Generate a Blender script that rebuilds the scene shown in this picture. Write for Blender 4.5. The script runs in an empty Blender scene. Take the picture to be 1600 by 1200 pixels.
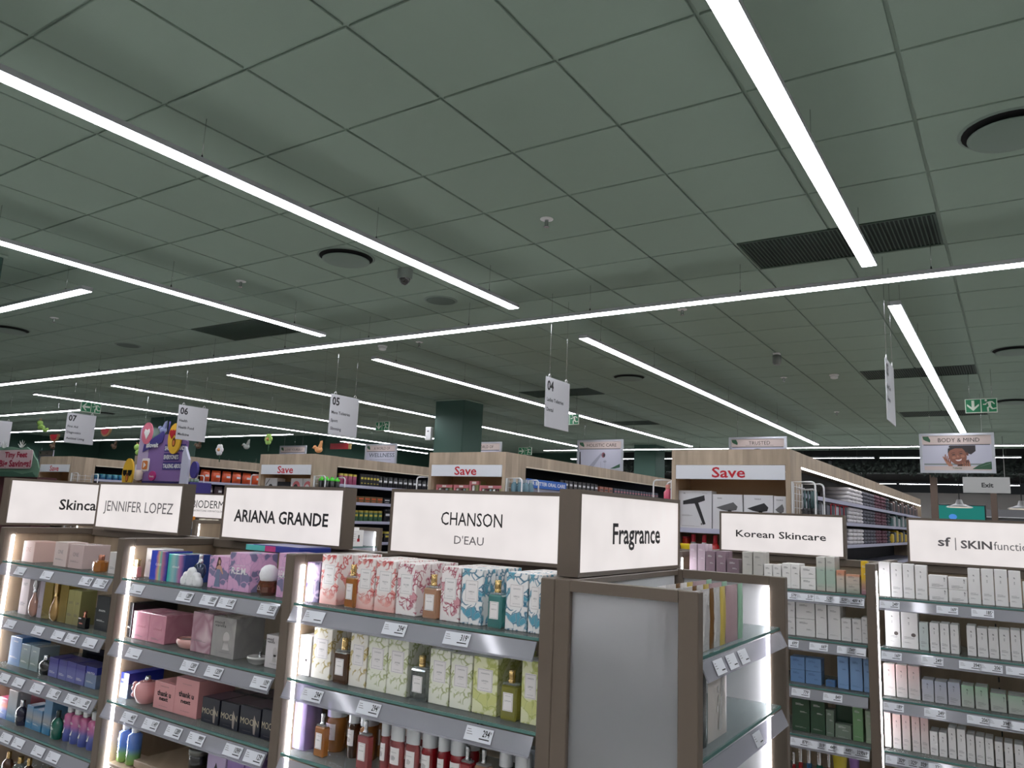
import bpy, math, random
from mathutils import Vector, Matrix

# ------------------------------------------------------------------ scene, camera, world, exposure
S = bpy.context.scene
COL = S.collection
random.seed(7)
S.view_settings.view_transform = 'Standard'
S.view_settings.look = 'None'
S.view_settings.gamma = 1.0
S.view_settings.use_curve_mapping = False
S.view_settings.exposure = 0.0
EYE = 1.65            # camera height above the floor (m)
CEIL = 3.51           # ceiling height
YAW, PITCH, ROLL = math.radians(-33.47), math.radians(9.71), math.radians(2.50)
fwd = Vector((math.sin(YAW)*math.cos(PITCH), math.cos(YAW)*math.cos(PITCH), math.sin(PITCH)))
rgt = Vector((math.cos(YAW), -math.sin(YAW), 0))
upv = rgt.cross(fwd)
r2 = rgt*math.cos(ROLL)+upv*math.sin(ROLL)
u2 = upv*math.cos(ROLL)-rgt*math.sin(ROLL)
cd = bpy.data.cameras.new('camera')
cam = bpy.data.objects.new('camera', cd)
COL.objects.link(cam)
cam.matrix_world = Matrix(((r2.x, u2.x, -fwd.x, 0), (r2.y, u2.y, -fwd.y, 0), (r2.z, u2.z, -fwd.z, EYE), (0, 0, 0, 1)))
cd.sensor_width = 36.0
cd.lens = 1197.0/1600.0*36.0
cd.clip_start = 0.02
cd.clip_end = 200
S.camera = cam
w = bpy.data.worlds.new('world'); S.world = w
w.use_nodes = True
w.node_tree.nodes['Background'].inputs[0].default_value = (0.55, 0.6, 0.65, 1)
w.node_tree.nodes['Background'].inputs[1].default_value = 0.02
LAMP = 28.0           # radiance of the ceiling light lines
STRIP = 38.0          # radiance of the shelf LED strips
BOXLIT = 0.72         # radiance of the lightbox faces

# ------------------------------------------------------------------ colour and materials
def lin(c):
    return tuple((x/12.92 if x <= .04045 else ((x+.055)/1.055)**2.4) for x in c)
def rgb(r, g, b):
    return lin((r/255, g/255, b/255))+(1,)
MATS = {}
def mat(name, col=(128, 128, 128), rough=.5, metal=0., emit=None, es=1., trans=0., alpha=1., coat=0., spec=.5, noise=0., nscale=20, ior=1.45, bump=.08):
    if name in MATS: return MATS[name]
    m = bpy.data.materials.new(name); m.use_nodes = True
    nt = m.node_tree; b = nt.nodes['Principled BSDF']
    c = rgb(*col)
    b.inputs['Base Color'].default_value = c
    b.inputs['Roughness'].default_value = rough
    b.inputs['Metallic'].default_value = metal
    b.inputs['IOR'].default_value = ior
    b.inputs['Transmission Weight'].default_value = trans
    b.inputs['Alpha'].default_value = alpha
    b.inputs['Coat Weight'].default_value = coat
    b.inputs['Coat Roughness'].default_value = .12
    b.inputs['Specular IOR Level'].default_value = spec
    if emit:
        b.inputs['Emission Color'].default_value = rgb(*emit)
        b.inputs['Emission Strength'].default_value = es
    if noise:
        tc = nt.nodes.new('ShaderNodeTexCoord')
        n = nt.nodes.new('ShaderNodeTexNoise'); n.inputs['Scale'].default_value = nscale
        n.inputs['Detail'].default_value = 3
        nt.links.new(tc.outputs['Object'], n.inputs['Vector'])
        mp = nt.nodes.new('ShaderNodeMapRange')
        mp.inputs['To Min'].default_value = 1-noise; mp.inputs['To Max'].default_value = 1+noise
        nt.links.new(n.outputs['Fac'], mp.inputs['Value'])
        mx = nt.nodes.new('ShaderNodeVectorMath'); mx.operation = 'SCALE'
        mx.inputs[0].default_value = c[:3]
        nt.links.new(mp.outputs[0], mx.inputs['Scale'])
        nt.links.new(mx.outputs[0], b.inputs['Base Color'])
        bp = nt.nodes.new('ShaderNodeBump'); bp.inputs['Strength'].default_value = bump
        bp.inputs['Distance'].default_value = .002 if bump < .2 else .01
        nt.links.new(n.outputs['Fac'], bp.inputs['Height'])
        nt.links.new(bp.outputs[0], b.inputs['Normal'])
    MATS[name] = m
    return m

def wood(name, base, scale=9.0, contrast=.16):
    """laminate of upright staves with tonal steps and long vertical grain"""
    if name in MATS: return MATS[name]
    m = bpy.data.materials.new(name); m.use_nodes = True
    nt = m.node_tree; b = nt.nodes['Principled BSDF']; L = nt.links.new
    g = nt.nodes.new('ShaderNodeNewGeometry'); sp = nt.nodes.new('ShaderNodeSeparateXYZ'); L(g.outputs['Position'], sp.inputs[0])
    ad = nt.nodes.new('ShaderNodeMath'); ad.operation = 'ADD'; L(sp.outputs[0], ad.inputs[0]); L(sp.outputs[1], ad.inputs[1])
    ml = nt.nodes.new('ShaderNodeMath'); ml.operation = 'MULTIPLY'; ml.inputs[1].default_value = scale; L(ad.outputs[0], ml.inputs[0])
    fl = nt.nodes.new('ShaderNodeMath'); fl.operation = 'FLOOR'; L(ml.outputs[0], fl.inputs[0])
    wn = nt.nodes.new('ShaderNodeTexWhiteNoise'); wn.noise_dimensions = '1D'; L(fl.outputs[0], wn.inputs['W'])
    cb = nt.nodes.new('ShaderNodeCombineXYZ'); L(ml.outputs[0], cb.inputs[0]); L(wn.outputs['Value'], cb.inputs[1])
    mz = nt.nodes.new('ShaderNodeMath'); mz.operation = 'MULTIPLY'; mz.inputs[1].default_value = 1.3; L(sp.outputs[2], mz.inputs[0]); L(mz.outputs[0], cb.inputs[2])
    n = nt.nodes.new('ShaderNodeTexNoise'); n.inputs['Scale'].default_value = 2.2; n.inputs['Detail'].default_value = 5; L(cb.outputs[0], n.inputs['Vector'])
    a1 = nt.nodes.new('ShaderNodeMapRange'); a1.inputs['To Min'].default_value = 1-contrast; a1.inputs['To Max'].default_value = 1+contrast*.6; L(wn.outputs['Value'], a1.inputs['Value'])
    a2 = nt.nodes.new('ShaderNodeMapRange'); a2.inputs['From Min'].default_value = .25; a2.inputs['From Max'].default_value = .75
    a2.inputs['To Min'].default_value = .78; a2.inputs['To Max'].default_value = 1.15; L(n.outputs['Fac'], a2.inputs['Value'])
    mm = nt.nodes.new('ShaderNodeMath'); mm.operation = 'MULTIPLY'; L(a1.outputs[0], mm.inputs[0]); L(a2.outputs[0], mm.inputs[1])
    sc = nt.nodes.new('ShaderNodeVectorMath'); sc.operation = 'SCALE'; sc.inputs[0].default_value = rgb(*base)[:3]; L(mm.outputs[0], sc.inputs['Scale'])
    L(sc.outputs[0], b.inputs['Base Color']); b.inputs['Roughness'].default_value = .55
    MATS[name] = m
    return m

def print_mat(name, base, ink, scale=30, thresh=.5, ink2=None, soft=.03, grad=None, stretch=(1, 1, 1), rough=.35, coat=.3, sparse=0.):
    """printed carton board: flower like outlines in ink over a base colour, in object space"""
    if name in MATS: return MATS[name]
    m = bpy.data.materials.new(name); m.use_nodes = True
    nt = m.node_tree; b = nt.nodes['Principled BSDF']; L = nt.links.new
    tc = nt.nodes.new('ShaderNodeTexCoord'); mp = nt.nodes.new('ShaderNodeMapping'); mp.inputs['Scale'].default_value = stretch
    L(tc.outputs['Object'], mp.inputs[0])
    n = nt.nodes.new('ShaderNodeTexNoise'); n.inputs['Scale'].default_value = scale*.6; n.inputs['Detail'].default_value = 1; L(mp.outputs[0], n.inputs['Vector'])
    mxv = nt.nodes.new('ShaderNodeMix'); mxv.data_type = 'VECTOR'; mxv.inputs[0].default_value = .06
    L(mp.outputs[0], mxv.inputs[4]); L(n.outputs['Color'], mxv.inputs[5])
    v = nt.nodes.new('ShaderNodeTexVoronoi'); v.feature = 'DISTANCE_TO_EDGE'; v.inputs['Scale'].default_value = scale; L(mxv.outputs[1], v.inputs['Vector'])
    v2 = nt.nodes.new('ShaderNodeTexVoronoi'); v2.inputs['Scale'].default_value = scale; L(mxv.outputs[1], v2.inputs['Vector'])
    e = nt.nodes.new('ShaderNodeMapRange'); e.inputs['From Min'].default_value = .02; e.inputs['From Max'].default_value = .02+soft*4; L(v.outputs[0], e.inputs['Value'])
    mx = nt.nodes.new('ShaderNodeMix'); mx.data_type = 'RGBA'
    mx.inputs[6].default_value = rgb(*ink); mx.inputs[7].default_value = rgb(*base); L(e.outputs[0], mx.inputs[0])
    last = mx.outputs[2]
    if ink2:
        sp = nt.nodes.new('ShaderNodeSeparateColor'); L(v2.outputs['Color'], sp.inputs[0])
        gt = nt.nodes.new('ShaderNodeMath'); gt.operation = 'GREATER_THAN'; gt.inputs[1].default_value = thresh; L(sp.outputs[0], gt.inputs[0])
        m2 = nt.nodes.new('ShaderNodeMix'); m2.data_type = 'RGBA'; m2.inputs[7].default_value = rgb(*ink2)
        mu = nt.nodes.new('ShaderNodeMath'); mu.operation = 'MULTIPLY'; L(gt.outputs[0], mu.inputs[0]); L(e.outputs[0], mu.inputs[1])
        L(mu.outputs[0], m2.inputs[0]); L(last, m2.inputs[6]); last = m2.outputs[2]
    if sparse:    # leaves parts of the board unprinted
        n3 = nt.nodes.new('ShaderNodeTexNoise'); n3.inputs['Scale'].default_value = 22; n3.inputs['Detail'].default_value = 1; L(tc.outputs['Object'], n3.inputs['Vector'])
        r3 = nt.nodes.new('ShaderNodeMapRange'); r3.inputs['From Min'].default_value = sparse; r3.inputs['From Max'].default_value = sparse+.04; L(n3.outputs['Fac'], r3.inputs['Value'])
        m4 = nt.nodes.new('ShaderNodeMix'); m4.data_type = 'RGBA'; m4.inputs[6].default_value = rgb(*base); L(r3.outputs[0], m4.inputs[0]); L(last, m4.inputs[7]); last = m4.outputs[2]
    if grad:      # (colour, z0, z1): colour fades in from the bottom of the pack
        s3 = nt.nodes.new('ShaderNodeSeparateXYZ'); L(tc.outputs['Object'], s3.inputs[0])
        r = nt.nodes.new('ShaderNodeMapRange'); r.inputs['From Min'].default_value = grad[1]; r.inputs['From Max'].default_value = grad[2]; L(s3.outputs[2], r.inputs['Value'])
        m3 = nt.nodes.new('ShaderNodeMix'); m3.data_type = 'RGBA'; m3.inputs[6].default_value = rgb(*grad[0]); L(r.outputs[0], m3.inputs[0]); L(last, m3.inputs[7]); last = m3.outputs[2]
    L(last, b.inputs['Base Color']); b.inputs['Roughness'].default_value = rough; b.inputs['Coat Weight'].default_value = coat; b.inputs['Coat Roughness'].default_value = .15
    MATS[name] = m
    return m

def grad_mat(name, stops, z0, z1, rough=.3, metal=0., coat=.4, trans=0., wob=0., ax=2):
    """colour bands up the object (object space z)"""
    if name in MATS: return MATS[name]
    m = bpy.data.materials.new(name); m.use_nodes = True
    nt = m.node_tree; b = nt.nodes['Principled BSDF']; L = nt.links.new
    tc = nt.nodes.new('ShaderNodeTexCoord'); s3 = nt.nodes.new('ShaderNodeSeparateXYZ'); L(tc.outputs['Object'], s3.inputs[0])
    r = nt.nodes.new('ShaderNodeMapRange'); r.inputs['From Min'].default_value = z0; r.inputs['From Max'].default_value = z1
    src = s3.outputs[ax]
    if wob:
        n = nt.nodes.new('ShaderNodeTexNoise'); n.inputs['Scale'].default_value = 25; L(tc.outputs['Object'], n.inputs['Vector'])
        ma = nt.nodes.new('ShaderNodeMath'); ma.operation = 'MULTIPLY_ADD'; ma.inputs[1].default_value = wob; L(n.outputs['Fac'], ma.inputs[0]); L(src, ma.inputs[2]); src = ma.outputs[0]
    L(src, r.inputs['Value'])
    cr = nt.nodes.new('ShaderNodeValToRGB'); L(r.outputs[0], cr.inputs[0])
    el = cr.color_ramp.elements
    while len(el) > 1: el.remove(el[-1])
    el[0].position = stops[0][0]; el[0].color = rgb(*stops[0][1])
    for p, c in stops[1:]:
        q = el.new(p); q.color = rgb(*c)
    L(cr.outputs[0], b.inputs['Base Color'])
    b.inputs['Roughness'].default_value = rough; b.inputs['Metallic'].default_value = metal
    b.inputs['Coat Weight'].default_value = coat; b.inputs['Transmission Weight'].default_value = trans
    MATS[name] = m
    return m

def see_through(name, tint, amount, rough=.15, refl=.5):
    """clear acrylic or float glass sheet: tinted transparency plus a glossy reflection"""
    if name in MATS: return MATS[name]
    m = bpy.data.materials.new(name); m.use_nodes = True
    nt = m.node_tree; nt.nodes.clear(); L = nt.links.new
    o = nt.nodes.new('ShaderNodeOutputMaterial'); t = nt.nodes.new('ShaderNodeBsdfTransparent'); t.inputs[0].default_value = rgb(*tint)
    p = nt.nodes.new('ShaderNodeBsdfPrincipled'); p.inputs['Base Color'].default_value = rgb(*tint); p.inputs['Roughness'].default_value = rough
    p.inputs['Specular IOR Level'].default_value = refl
    mx = nt.nodes.new('ShaderNodeMixShader'); mx.inputs[0].default_value = amount
    L(t.outputs[0], mx.inputs[1]); L(p.outputs[0], mx.inputs[2]); L(mx.outputs[0], o.inputs[0])
    MATS[name] = m
    return m

def lightbox_mat(name, col, st):
    if name in MATS: return MATS[name]
    m = bpy.data.materials.new(name); m.use_nodes = True
    nt = m.node_tree; b = nt.nodes['Principled BSDF']; L = nt.links.new
    tc = nt.nodes.new('ShaderNodeTexCoord'); n = nt.nodes.new('ShaderNodeTexNoise'); n.inputs['Scale'].default_value = 5; n.inputs['Detail'].default_value = 2
    L(tc.outputs['Object'], n.inputs['Vector'])
    r = nt.nodes.new('ShaderNodeMapRange'); r.inputs['From Min'].default_value = .3; r.inputs['From Max'].default_value = .7
    r.inputs['To Min'].default_value = st*.93; r.inputs['To Max'].default_value = st*1.08; L(n.outputs['Fac'], r.inputs['Value'])
    b.inputs['Base Color'].default_value = rgb(120, 118, 118); b.inputs['Roughness'].default_value = .3
    b.inputs['Emission Color'].default_value = rgb(*col); L(r.outputs[0], b.inputs['Emission Strength'])
    MATS[name] = m
    return m

TAUPE = mat('taupe_powder_coat', (99, 87, 76), .45, .0, noise=.04, nscale=60)
TAUPE_D = mat('taupe_dark', (78, 69, 61), .5)
WOOD = wood('pale_oak_laminate', (166, 148, 128))
WOOD_IN = wood('oak_shelf_back', (150, 130, 108), 7, .12)
LED = mat('led_strip', (255, 255, 255), emit=(250, 250, 255), es=STRIP)
BLACKINK = mat('black_ink', (28, 26, 28), .6)
GREYINK = mat('grey_ink', (110, 106, 108), .6)
WHITEINK = mat('white_ink', (225, 225, 222), .5)
REDINK = mat('red_ink', (176, 22, 38), .6)
GOLDINK = mat('gold_ink', (170, 135, 70), .35, .6)
TICKET = mat('ticket_paper', (214, 216, 222), .6)
GLASS_SH = see_through('shelf_glass', (214, 220, 220), .22, .04, .6)
GLASS_EDGE = mat('glass_edge_green', (78, 118, 112), .2, spec=.6)
ACRYL = see_through('acrylic_rail', (212, 212, 219), .36, .07, 1.)
SILVER = mat('silver_metal', (200, 200, 202), .25, 1.)
CAPSIL = mat('brushed_silver_cap', (206, 208, 210), .35, .5)
GOLD = mat('gold_metal', (206, 176, 120), .25, 1.)
WHITEP = mat('white_plastic', (222, 222, 222), .4)
BLACKP = mat('black_plastic', (24, 24, 26), .35)
PAPER = mat('label_paper', (236, 231, 229), .6)

# ------------------------------------------------------------------ mesh builder
TEXTCACHE = {}
def text_geo(s, bold=0.):
    k = (s, bold)
    if k in TEXTCACHE: return TEXTCACHE[k]
    c = bpy.data.curves.new('t', 'FONT'); c.body = s; c.size = 1.0; c.resolution_u = 2
    c.offset = bold; c.space_line = 1.0
    o = bpy.data.objects.new('t', c)
    me = bpy.data.meshes.new_from_object(o)
    v = [(q.co.x, q.co.y) for q in me.vertices]; f = [tuple(p.vertices) for p in me.polygons]
    bpy.data.objects.remove(o); bpy.data.curves.remove(c); bpy.data.meshes.remove(me)
    if v:
        x0 = min(q[0] for q in v); x1 = max(q[0] for q in v)
        y0 = min(q[1] for q in v); y1 = max(q[1] for q in v)
    else: x0 = x1 = y0 = y1 = 0
    TEXTCACHE[k] = (v, f, x0, x1, y0, y1)
    return TEXTCACHE[k]

class Frame:
    """a plane to print on: origin o, right u, up v, outward n"""
    def __init__(s, o, facing='-y'):
        s.o = Vector(o)
        if facing == '-y': s.u, s.v, s.n = Vector((1, 0, 0)), Vector((0, 0, 1)), Vector((0, -1, 0))
        elif facing == '+x': s.u, s.v, s.n = Vector((0, 1, 0)), Vector((0, 0, 1)), Vector((1, 0, 0))
        elif facing == '-x': s.u, s.v, s.n = Vector((0, -1, 0)), Vector((0, 0, 1)), Vector((-1, 0, 0))
        elif facing == '+y': s.u, s.v, s.n = Vector((-1, 0, 0)), Vector((0, 0, 1)), Vector((0, 1, 0))
        elif facing == '+z': s.u, s.v, s.n = Vector((1, 0, 0)), Vector((0, 1, 0)), Vector((0, 0, 1))
    def p(s, a, b, c=0.): return s.o+s.u*a+s.v*b+s.n*c

class MB:
    def __init__(s): s.v = []; s.f = []; s.m = []; s.mats = []; s.sm = []
    def mi(s, m):
        if m not in s.mats: s.mats.append(m)
        return s.mats.index(m)
    def add(s, vs, fs, m, smooth=False):
        o = len(s.v); s.v += [tuple(q) for q in vs]; k = s.mi(m)
        for f in fs: s.f.append(tuple(i+o for i in f)); s.m.append(k); s.sm.append(smooth)
        return s
    def box(s, x0, x1, y0, y1, z0, z1, m, c=0.):
        if c <= 0:
            vs = [(x0, y0, z0), (x1, y0, z0), (x1, y1, z0), (x0, y1, z0), (x0, y0, z1), (x1, y0, z1), (x1, y1, z1), (x0, y1, z1)]
            return s.add(vs, [(0, 3, 2, 1), (4, 5, 6, 7), (0, 1, 5, 4), (1, 2, 6, 5), (2, 3, 7, 6), (3, 0, 4, 7)], m)
        X = (x0, x1); Y = (y0, y1); Z = (z0, z1); vs = []; ix = {}
        for i in (0, 1):
            for j in (0, 1):
                for k in (0, 1):
                    for a in 'xyz':
                        dx = 0 if a == 'x' else (c if i == 0 else -c)
                        dy = 0 if a == 'y' else (c if j == 0 else -c)
                        dz = 0 if a == 'z' else (c if k == 0 else -c)
                        ix[i, j, k, a] = len(vs); vs.append((X[i]+dx, Y[j]+dy, Z[k]+dz))
        F = []
        for i in (0, 1):
            q = [ix[i, j, k, 'x'] for j, k in ((0, 0), (1, 0), (1, 1), (0, 1))]; F.append(q if i else q[::-1])
            q = [ix[j, i, k, 'y'] for j, k in ((0, 0), (0, 1), (1, 1), (1, 0))]; F.append(q if i else q[::-1])
            q = [ix[j, k, i, 'z'] for j, k in ((0, 0), (1, 0), (1, 1), (0, 1))]; F.append(q if i else q[::-1])
        for j in (0, 1):
            for k in (0, 1):
                q = [ix[0, j, k, 'y'], ix[1, j, k, 'y'], ix[1, j, k, 'z'], ix[0, j, k, 'z']]; F.append(q if j == k else q[::-1])
                q = [ix[j, 0, k, 'z'], ix[j, 1, k, 'z'], ix[j, 1, k, 'x'], ix[j, 0, k, 'x']]; F.append(q if j == k else q[::-1])
                q = [ix[j, k, 0, 'x'], ix[j, k, 1, 'x'], ix[j, k, 1, 'y'], ix[j, k, 0, 'y']]; F.append(q if j == k else q[::-1])
        for i in (0, 1):
            for j in (0, 1):
                for k in (0, 1):
                    q = [ix[i, j, k, 'x'], ix[i, j, k, 'y'], ix[i, j, k, 'z']]; F.append(q if (i+j+k) % 2 else q[::-1])
        return s.add(vs, F, m)
    def lathe(s, prof, m, seg=16, cx=0, cy=0, cz=0, sx=1, sy=1, smooth=True, caps=True):
        vs = []; fs = []
        for r, z in prof:
            for i in range(seg):
                a = 2*math.pi*i/seg; vs.append((cx+r*sx*math.cos(a), cy+r*sy*math.sin(a), cz+z))
        for k in range(len(prof)-1):
            for i in range(seg):
                j = (i+1) % seg; fs.append((k*seg+i, k*seg+j, (k+1)*seg+j, (k+1)*seg+i))
        s.add(vs, fs, m, smooth)
        if caps:
            s.add(vs[:seg], [tuple(range(seg))[::-1]], m); s.add(vs[-seg:], [tuple(range(seg))], m)
        return s
    def tube(s, pts, r, m, seg=6):
        pts = [Vector(p) for p in pts]; vs = []; fs = []; up0 = None
        for i, p in enumerate(pts):
            d = (pts[min(i+1, len(pts)-1)]-pts[max(i-1, 0)]).normalized()
            a = d.cross(Vector((0, 0, 1)) if abs(d.z) < .9 else Vector((1, 0, 0))).normalized()
            if up0 is not None:
                a = (up0-d*up0.dot(d)).normalized()
            up0 = a; b = d.cross(a)
            for k in range(seg):
                t = 2*math.pi*k/seg; vs.append(p+a*(r*math.cos(t))+b*(r*math.sin(t)))
        for i in range(len(pts)-1):
            for k in range(seg):
                j = (k+1) % seg; fs.append((i*seg+k, i*seg+j, (i+1)*seg+j, (i+1)*seg+k))
        fs.append(tuple(range(seg))[::-1]); fs.append(tuple((len(pts)-1)*seg+k for k in range(seg)))
        return s.add(vs, fs, m, True)
    def prism(s, fr, pts, d0, d1, m, smooth=False):
        """outline pts (2D, in frame fr) between depths d0 (back) and d1 (front)"""
        n = len(pts); vs = [fr.p(a, b, d1) for a, b in pts]+[fr.p(a, b, d0) for a, b in pts]
        fs = [tuple(range(n)), tuple(range(2*n-1, n-1, -1))]
        for i in range(n):
            j = (i+1) % n; fs.append((i, n+i, n+j, j))
        return s.add(vs, fs, m, smooth)
    def quad(s, fr, a0, a1, b0, b1, d, m):
        return s.add([fr.p(a0, b0, d), fr.p(a1, b0, d), fr.p(a1, b1, d), fr.p(a0, b1, d)], [(0, 1, 2, 3)], m)
    def text(s, fr, t, a, b, h, m, bold=0., align='c', width=None, d=.0006, sx=1.):
        """letters of cap height h (size fitted), centred on a with baseline b; width fits the line"""
        v, f, x0, x1, y0, y1 = text_geo(t, bold)
        if not v: return s
        ky = h/.73; kx = ky*sx
        if width: kx = width/(x1-x0)
        off = {'c': -(x0+x1)/2*kx, 'l': -x0*kx, 'r': -x1*kx}[align]
        return s.add([fr.p(a+off+q[0]*kx, b+q[1]*ky, d) for q in v], f, m)
    def build(s, name, parent=None):
        me = bpy.data.meshes.new(name); me.from_pydata(s.v, [], s.f)
        for m in s.mats: me.materials.append(m)
        me.polygons.foreach_set('material_index', s.m); me.polygons.foreach_set('use_smooth', s.sm)
        me.update()
        o = bpy.data.objects.new(name, me); COL.objects.link(o)
        if parent: o.parent = parent
        return o

def ell(cx, cy, rx, ry, n=20, a0=0, a1=360):
    full = abs(a1-a0) >= 360
    k = n if full else n+1
    return [(cx+rx*math.cos(math.radians(a0+(a1-a0)*i/n)), cy+ry*math.sin(math.radians(a0+(a1-a0)*i/n))) for i in range(k)]
def rrect(x0, x1, y0, y1, r, n=4):
    P = []
    for cx, cy, a in ((x1-r, y0+r, -90), (x1-r, y1-r, 0), (x0+r, y1-r, 90), (x0+r, y0+r, 180)):
        for i in range(n+1):
            t = math.radians(a+90*i/n); P.append((cx+r*math.cos(t), cy+r*math.sin(t)))
    return P

def thing(name, label, cat, loc=(0, 0, 0), rz=0., group=None):
    o = bpy.data.objects.new(name, None); COL.objects.link(o)
    o.empty_display_size = .05; o.location = loc; o.rotation_euler = (0, 0, rz)
    o['label'] = label; o['category'] = cat
    if group: o['group'] = group
    return o
def tag(o, label, cat, group=None, kind=None):
    o['label'] = label; o['category'] = cat
    if group: o['group'] = group
    if kind: o['kind'] = kind
    return o
def struct(o, parent=None):
    if parent is None: o['kind'] = 'structure'
    return o
def dup(src, loc, label, group=None, scale=None, rz=None):
    r = src.copy(); COL.objects.link(r); r.location = loc; r['label'] = label
    if group: r['group'] = group
    if scale: r.scale = scale
    if rz is not None: r.rotation_euler = (0, 0, rz)
    for ch in src.children:
        c = ch.copy(); COL.objects.link(c); c.parent = r
        for g in ch.children:
            d = g.copy(); COL.objects.link(d); d.parent = c
    return r
ORD = ['first', 'second', 'third', 'fourth', 'fifth', 'sixth', 'seventh', 'eighth', 'ninth', 'tenth', 'eleventh', 'twelfth', 'thirteenth', 'fourteenth', 'fifteenth', 'sixteenth', 'seventeenth', 'eighteenth', 'nineteenth', 'twentieth']
ORD += ['twenty-'+q for q in ORD[:9]]

# ------------------------------------------------------------------ room shell
FLOOR = mat('floor_vinyl', (200, 197, 192), .35, noise=.05, nscale=3)
GREENW = mat('dark_green_wall', (52, 82, 71), .7, noise=.04, nscale=2)
CEILP = mat('ceiling_board', (145, 162, 149), .9, spec=.1, noise=.02, nscale=9)
TEEP = mat('ceiling_tee', (145, 162, 149), .6, spec=.2)
VOID = mat('black_void_paint', (14, 16, 16), .9)
MALLW = mat('mall_wall_paint', (190, 187, 182), .8)

struct(MB().box(-26, 5, -4, 32, -.1, 0, FLOOR).build('floor'))
struct(MB().box(-26.2, -26, -4, 20, 0, 3.6, GREENW).build('wall_left'))
PALEW = mat('pale_wall', (196, 194, 190), .7)
struct(MB().box(5, 5.2, -4, 32, 0, 3.6, PALEW).build('wall_right'))
struct(MB().box(-26.2, 5.2, -4.2, -4, 0, 3.6, PALEW).build('wall_front'))
wb = MB(); wb.box(-26, -15.1, 14.1, 14.3, 0, 3.52, GREENW); wb.box(-15.3, -15.1, 14.3, 19.8, 0, 3.52, GREENW)
wb.box(-15.1, -9.6, 19.6, 19.8, 0, 3.52, GREENW)
wbk = struct(wb.build('wall_back'))
# raised lettering on the green back wall, only its tops show above the shelving
LETM = mat('muted_letter', (98, 112, 104), .6)
lt = MB(); fr = Frame((0, 14.095, 0)); lt.text(fr, 'Toothcare', -21.3, 2.62, .30, LETM, .01, align='c', d=.01); lt.build('wall_lettering', wbk)
lt = MB(); fr = Frame((-11.0, 19.595, 0)); lt.text(Frame((0, 14.095, 0)), 'Assisted Living', -17.9, 2.62, .30, LETM, .01, d=.01); lt.build('wall_lettering', wbk)
# mall beyond the shop front
struct(MB().box(-26, 5.2, 31.8, 32, 0, 3.1, MALLW).build('wall_mall'))
VX0, VX1 = -9.6, 5.0

# ceiling: tegular tiles in a lay-in grid
GX0, GY0, GP = -3.293, 1.879, 0.6
def cam_px(p):
    d = Vector(p)-Vector((0, 0, EYE)); z = d.dot(fwd)
    if z < .3: return None
    return 800+1197*d.dot(r2)/z, 600-1197*d.dot(u2)/z, z
slab = MB().box(-26, 5, -4, 20, CEIL+.006, CEIL+.09, TEEP).build('ceiling'); struct(slab)
struct(MB().box(-26, 5.2, 19.81, 32, 3.503, 3.6, VOID).build('ceiling_mall'))
grille_cells = set()
GRILLES = []
for (i, j) in ((5, 3), (5, -7), (13, 3), (13, -5), (19, 3), (19, -6)):
    for k in (0, 1): grille_cells.add((i if i != 13 else 13, j+k))
    GRILLES.append((i, j))
tm = MB(); a = .2925
tm.box(-a, a, -a, a, -.007, .006, CEILP, .002)
tile0 = tm.build('ceiling_tile', slab)
cells = []
for i in range(-10, 31):
    for j in range(-38, 14):
        if (i, j) in grille_cells: continue
        x = GX0+(j+.5)*GP; y = GY0+(i+.5)*GP
        if y > 19.5 or y < -3.8 or x < -25.7 or x > 4.7: continue
        if y > 13.8 and x < -14.8: continue
        q = cam_px((x, y, CEIL)); area = 0
        if q and -150 < q[0] < 1750 and -150 < q[1] < 1300: area = (CEIL-EYE)/q[2]**3
        cells.append((area, x, y))
cells.sort(key=lambda c: -c[0])
rest = MB()
for k, (ar, x, y) in enumerate(cells):
    if k < 290 and ar > 0:
        o = tile0 if k == 0 else tile0.copy()
        if k: COL.objects.link(o); o.parent = slab
        o.location = (x, y, CEIL)
    else:
        rest.box(x-a, x+a, y-a, y+a, CEIL-.007, CEIL+.005, CEILP)
ro = rest.build('ceiling_tile', slab); ro['kind'] = 'stuff'

# return-air grilles
GRM = mat('grille_green', (52, 72, 60), .6)
GRD = mat('grille_core', (22, 34, 28), .8)
def grille(i, j, label):
    x = GX0+(j+1)*GP; y = GY0+(i+.5)*GP
    t = thing('return_air_grille', label, 'vent', (x, y, CEIL), 0, 'return air grilles in the ceiling')
    f = MB(); 
    f.box(-.585, .585, -.288, -.275, -.008, .005, GRM); f.box(-.585, .585, .275, .288, -.008, .005, GRM)
    f.box(-.585, -.572, -.275, .275, -.008, .005, GRM); f.box(.572, .585, -.275, .275, -.008, .005, GRM)
    f.build('grille_frame', t)
    MB().box(-.572, .572, -.275, .275, 0, .004, GRD).build('grille_core', t)
    s_ = MB()
    for k in range(46):
        u = -.56+k*1.12/45; s_.box(u-.004, u+.004, -.275, .275, -.006, 0, GRM)
    s_ = s_.build('grille_blade', t); s_['kind'] = 'stuff'
GL = ['dark green louvred ceiling grille crossing under the right-hand light line', 'dark green ceiling grille above the left of the long light line',
      'dark ceiling grille beside the aisle 03 sign', 'thin dark ceiling grille left of the aisle 04 sign',
      'sliver of dark grille below the arrow exit sign', 'sliver of dark grille behind the holistic care poster']
for (g, l) in zip(GRILLES, GL): grille(g[0], g[1], l)

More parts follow.
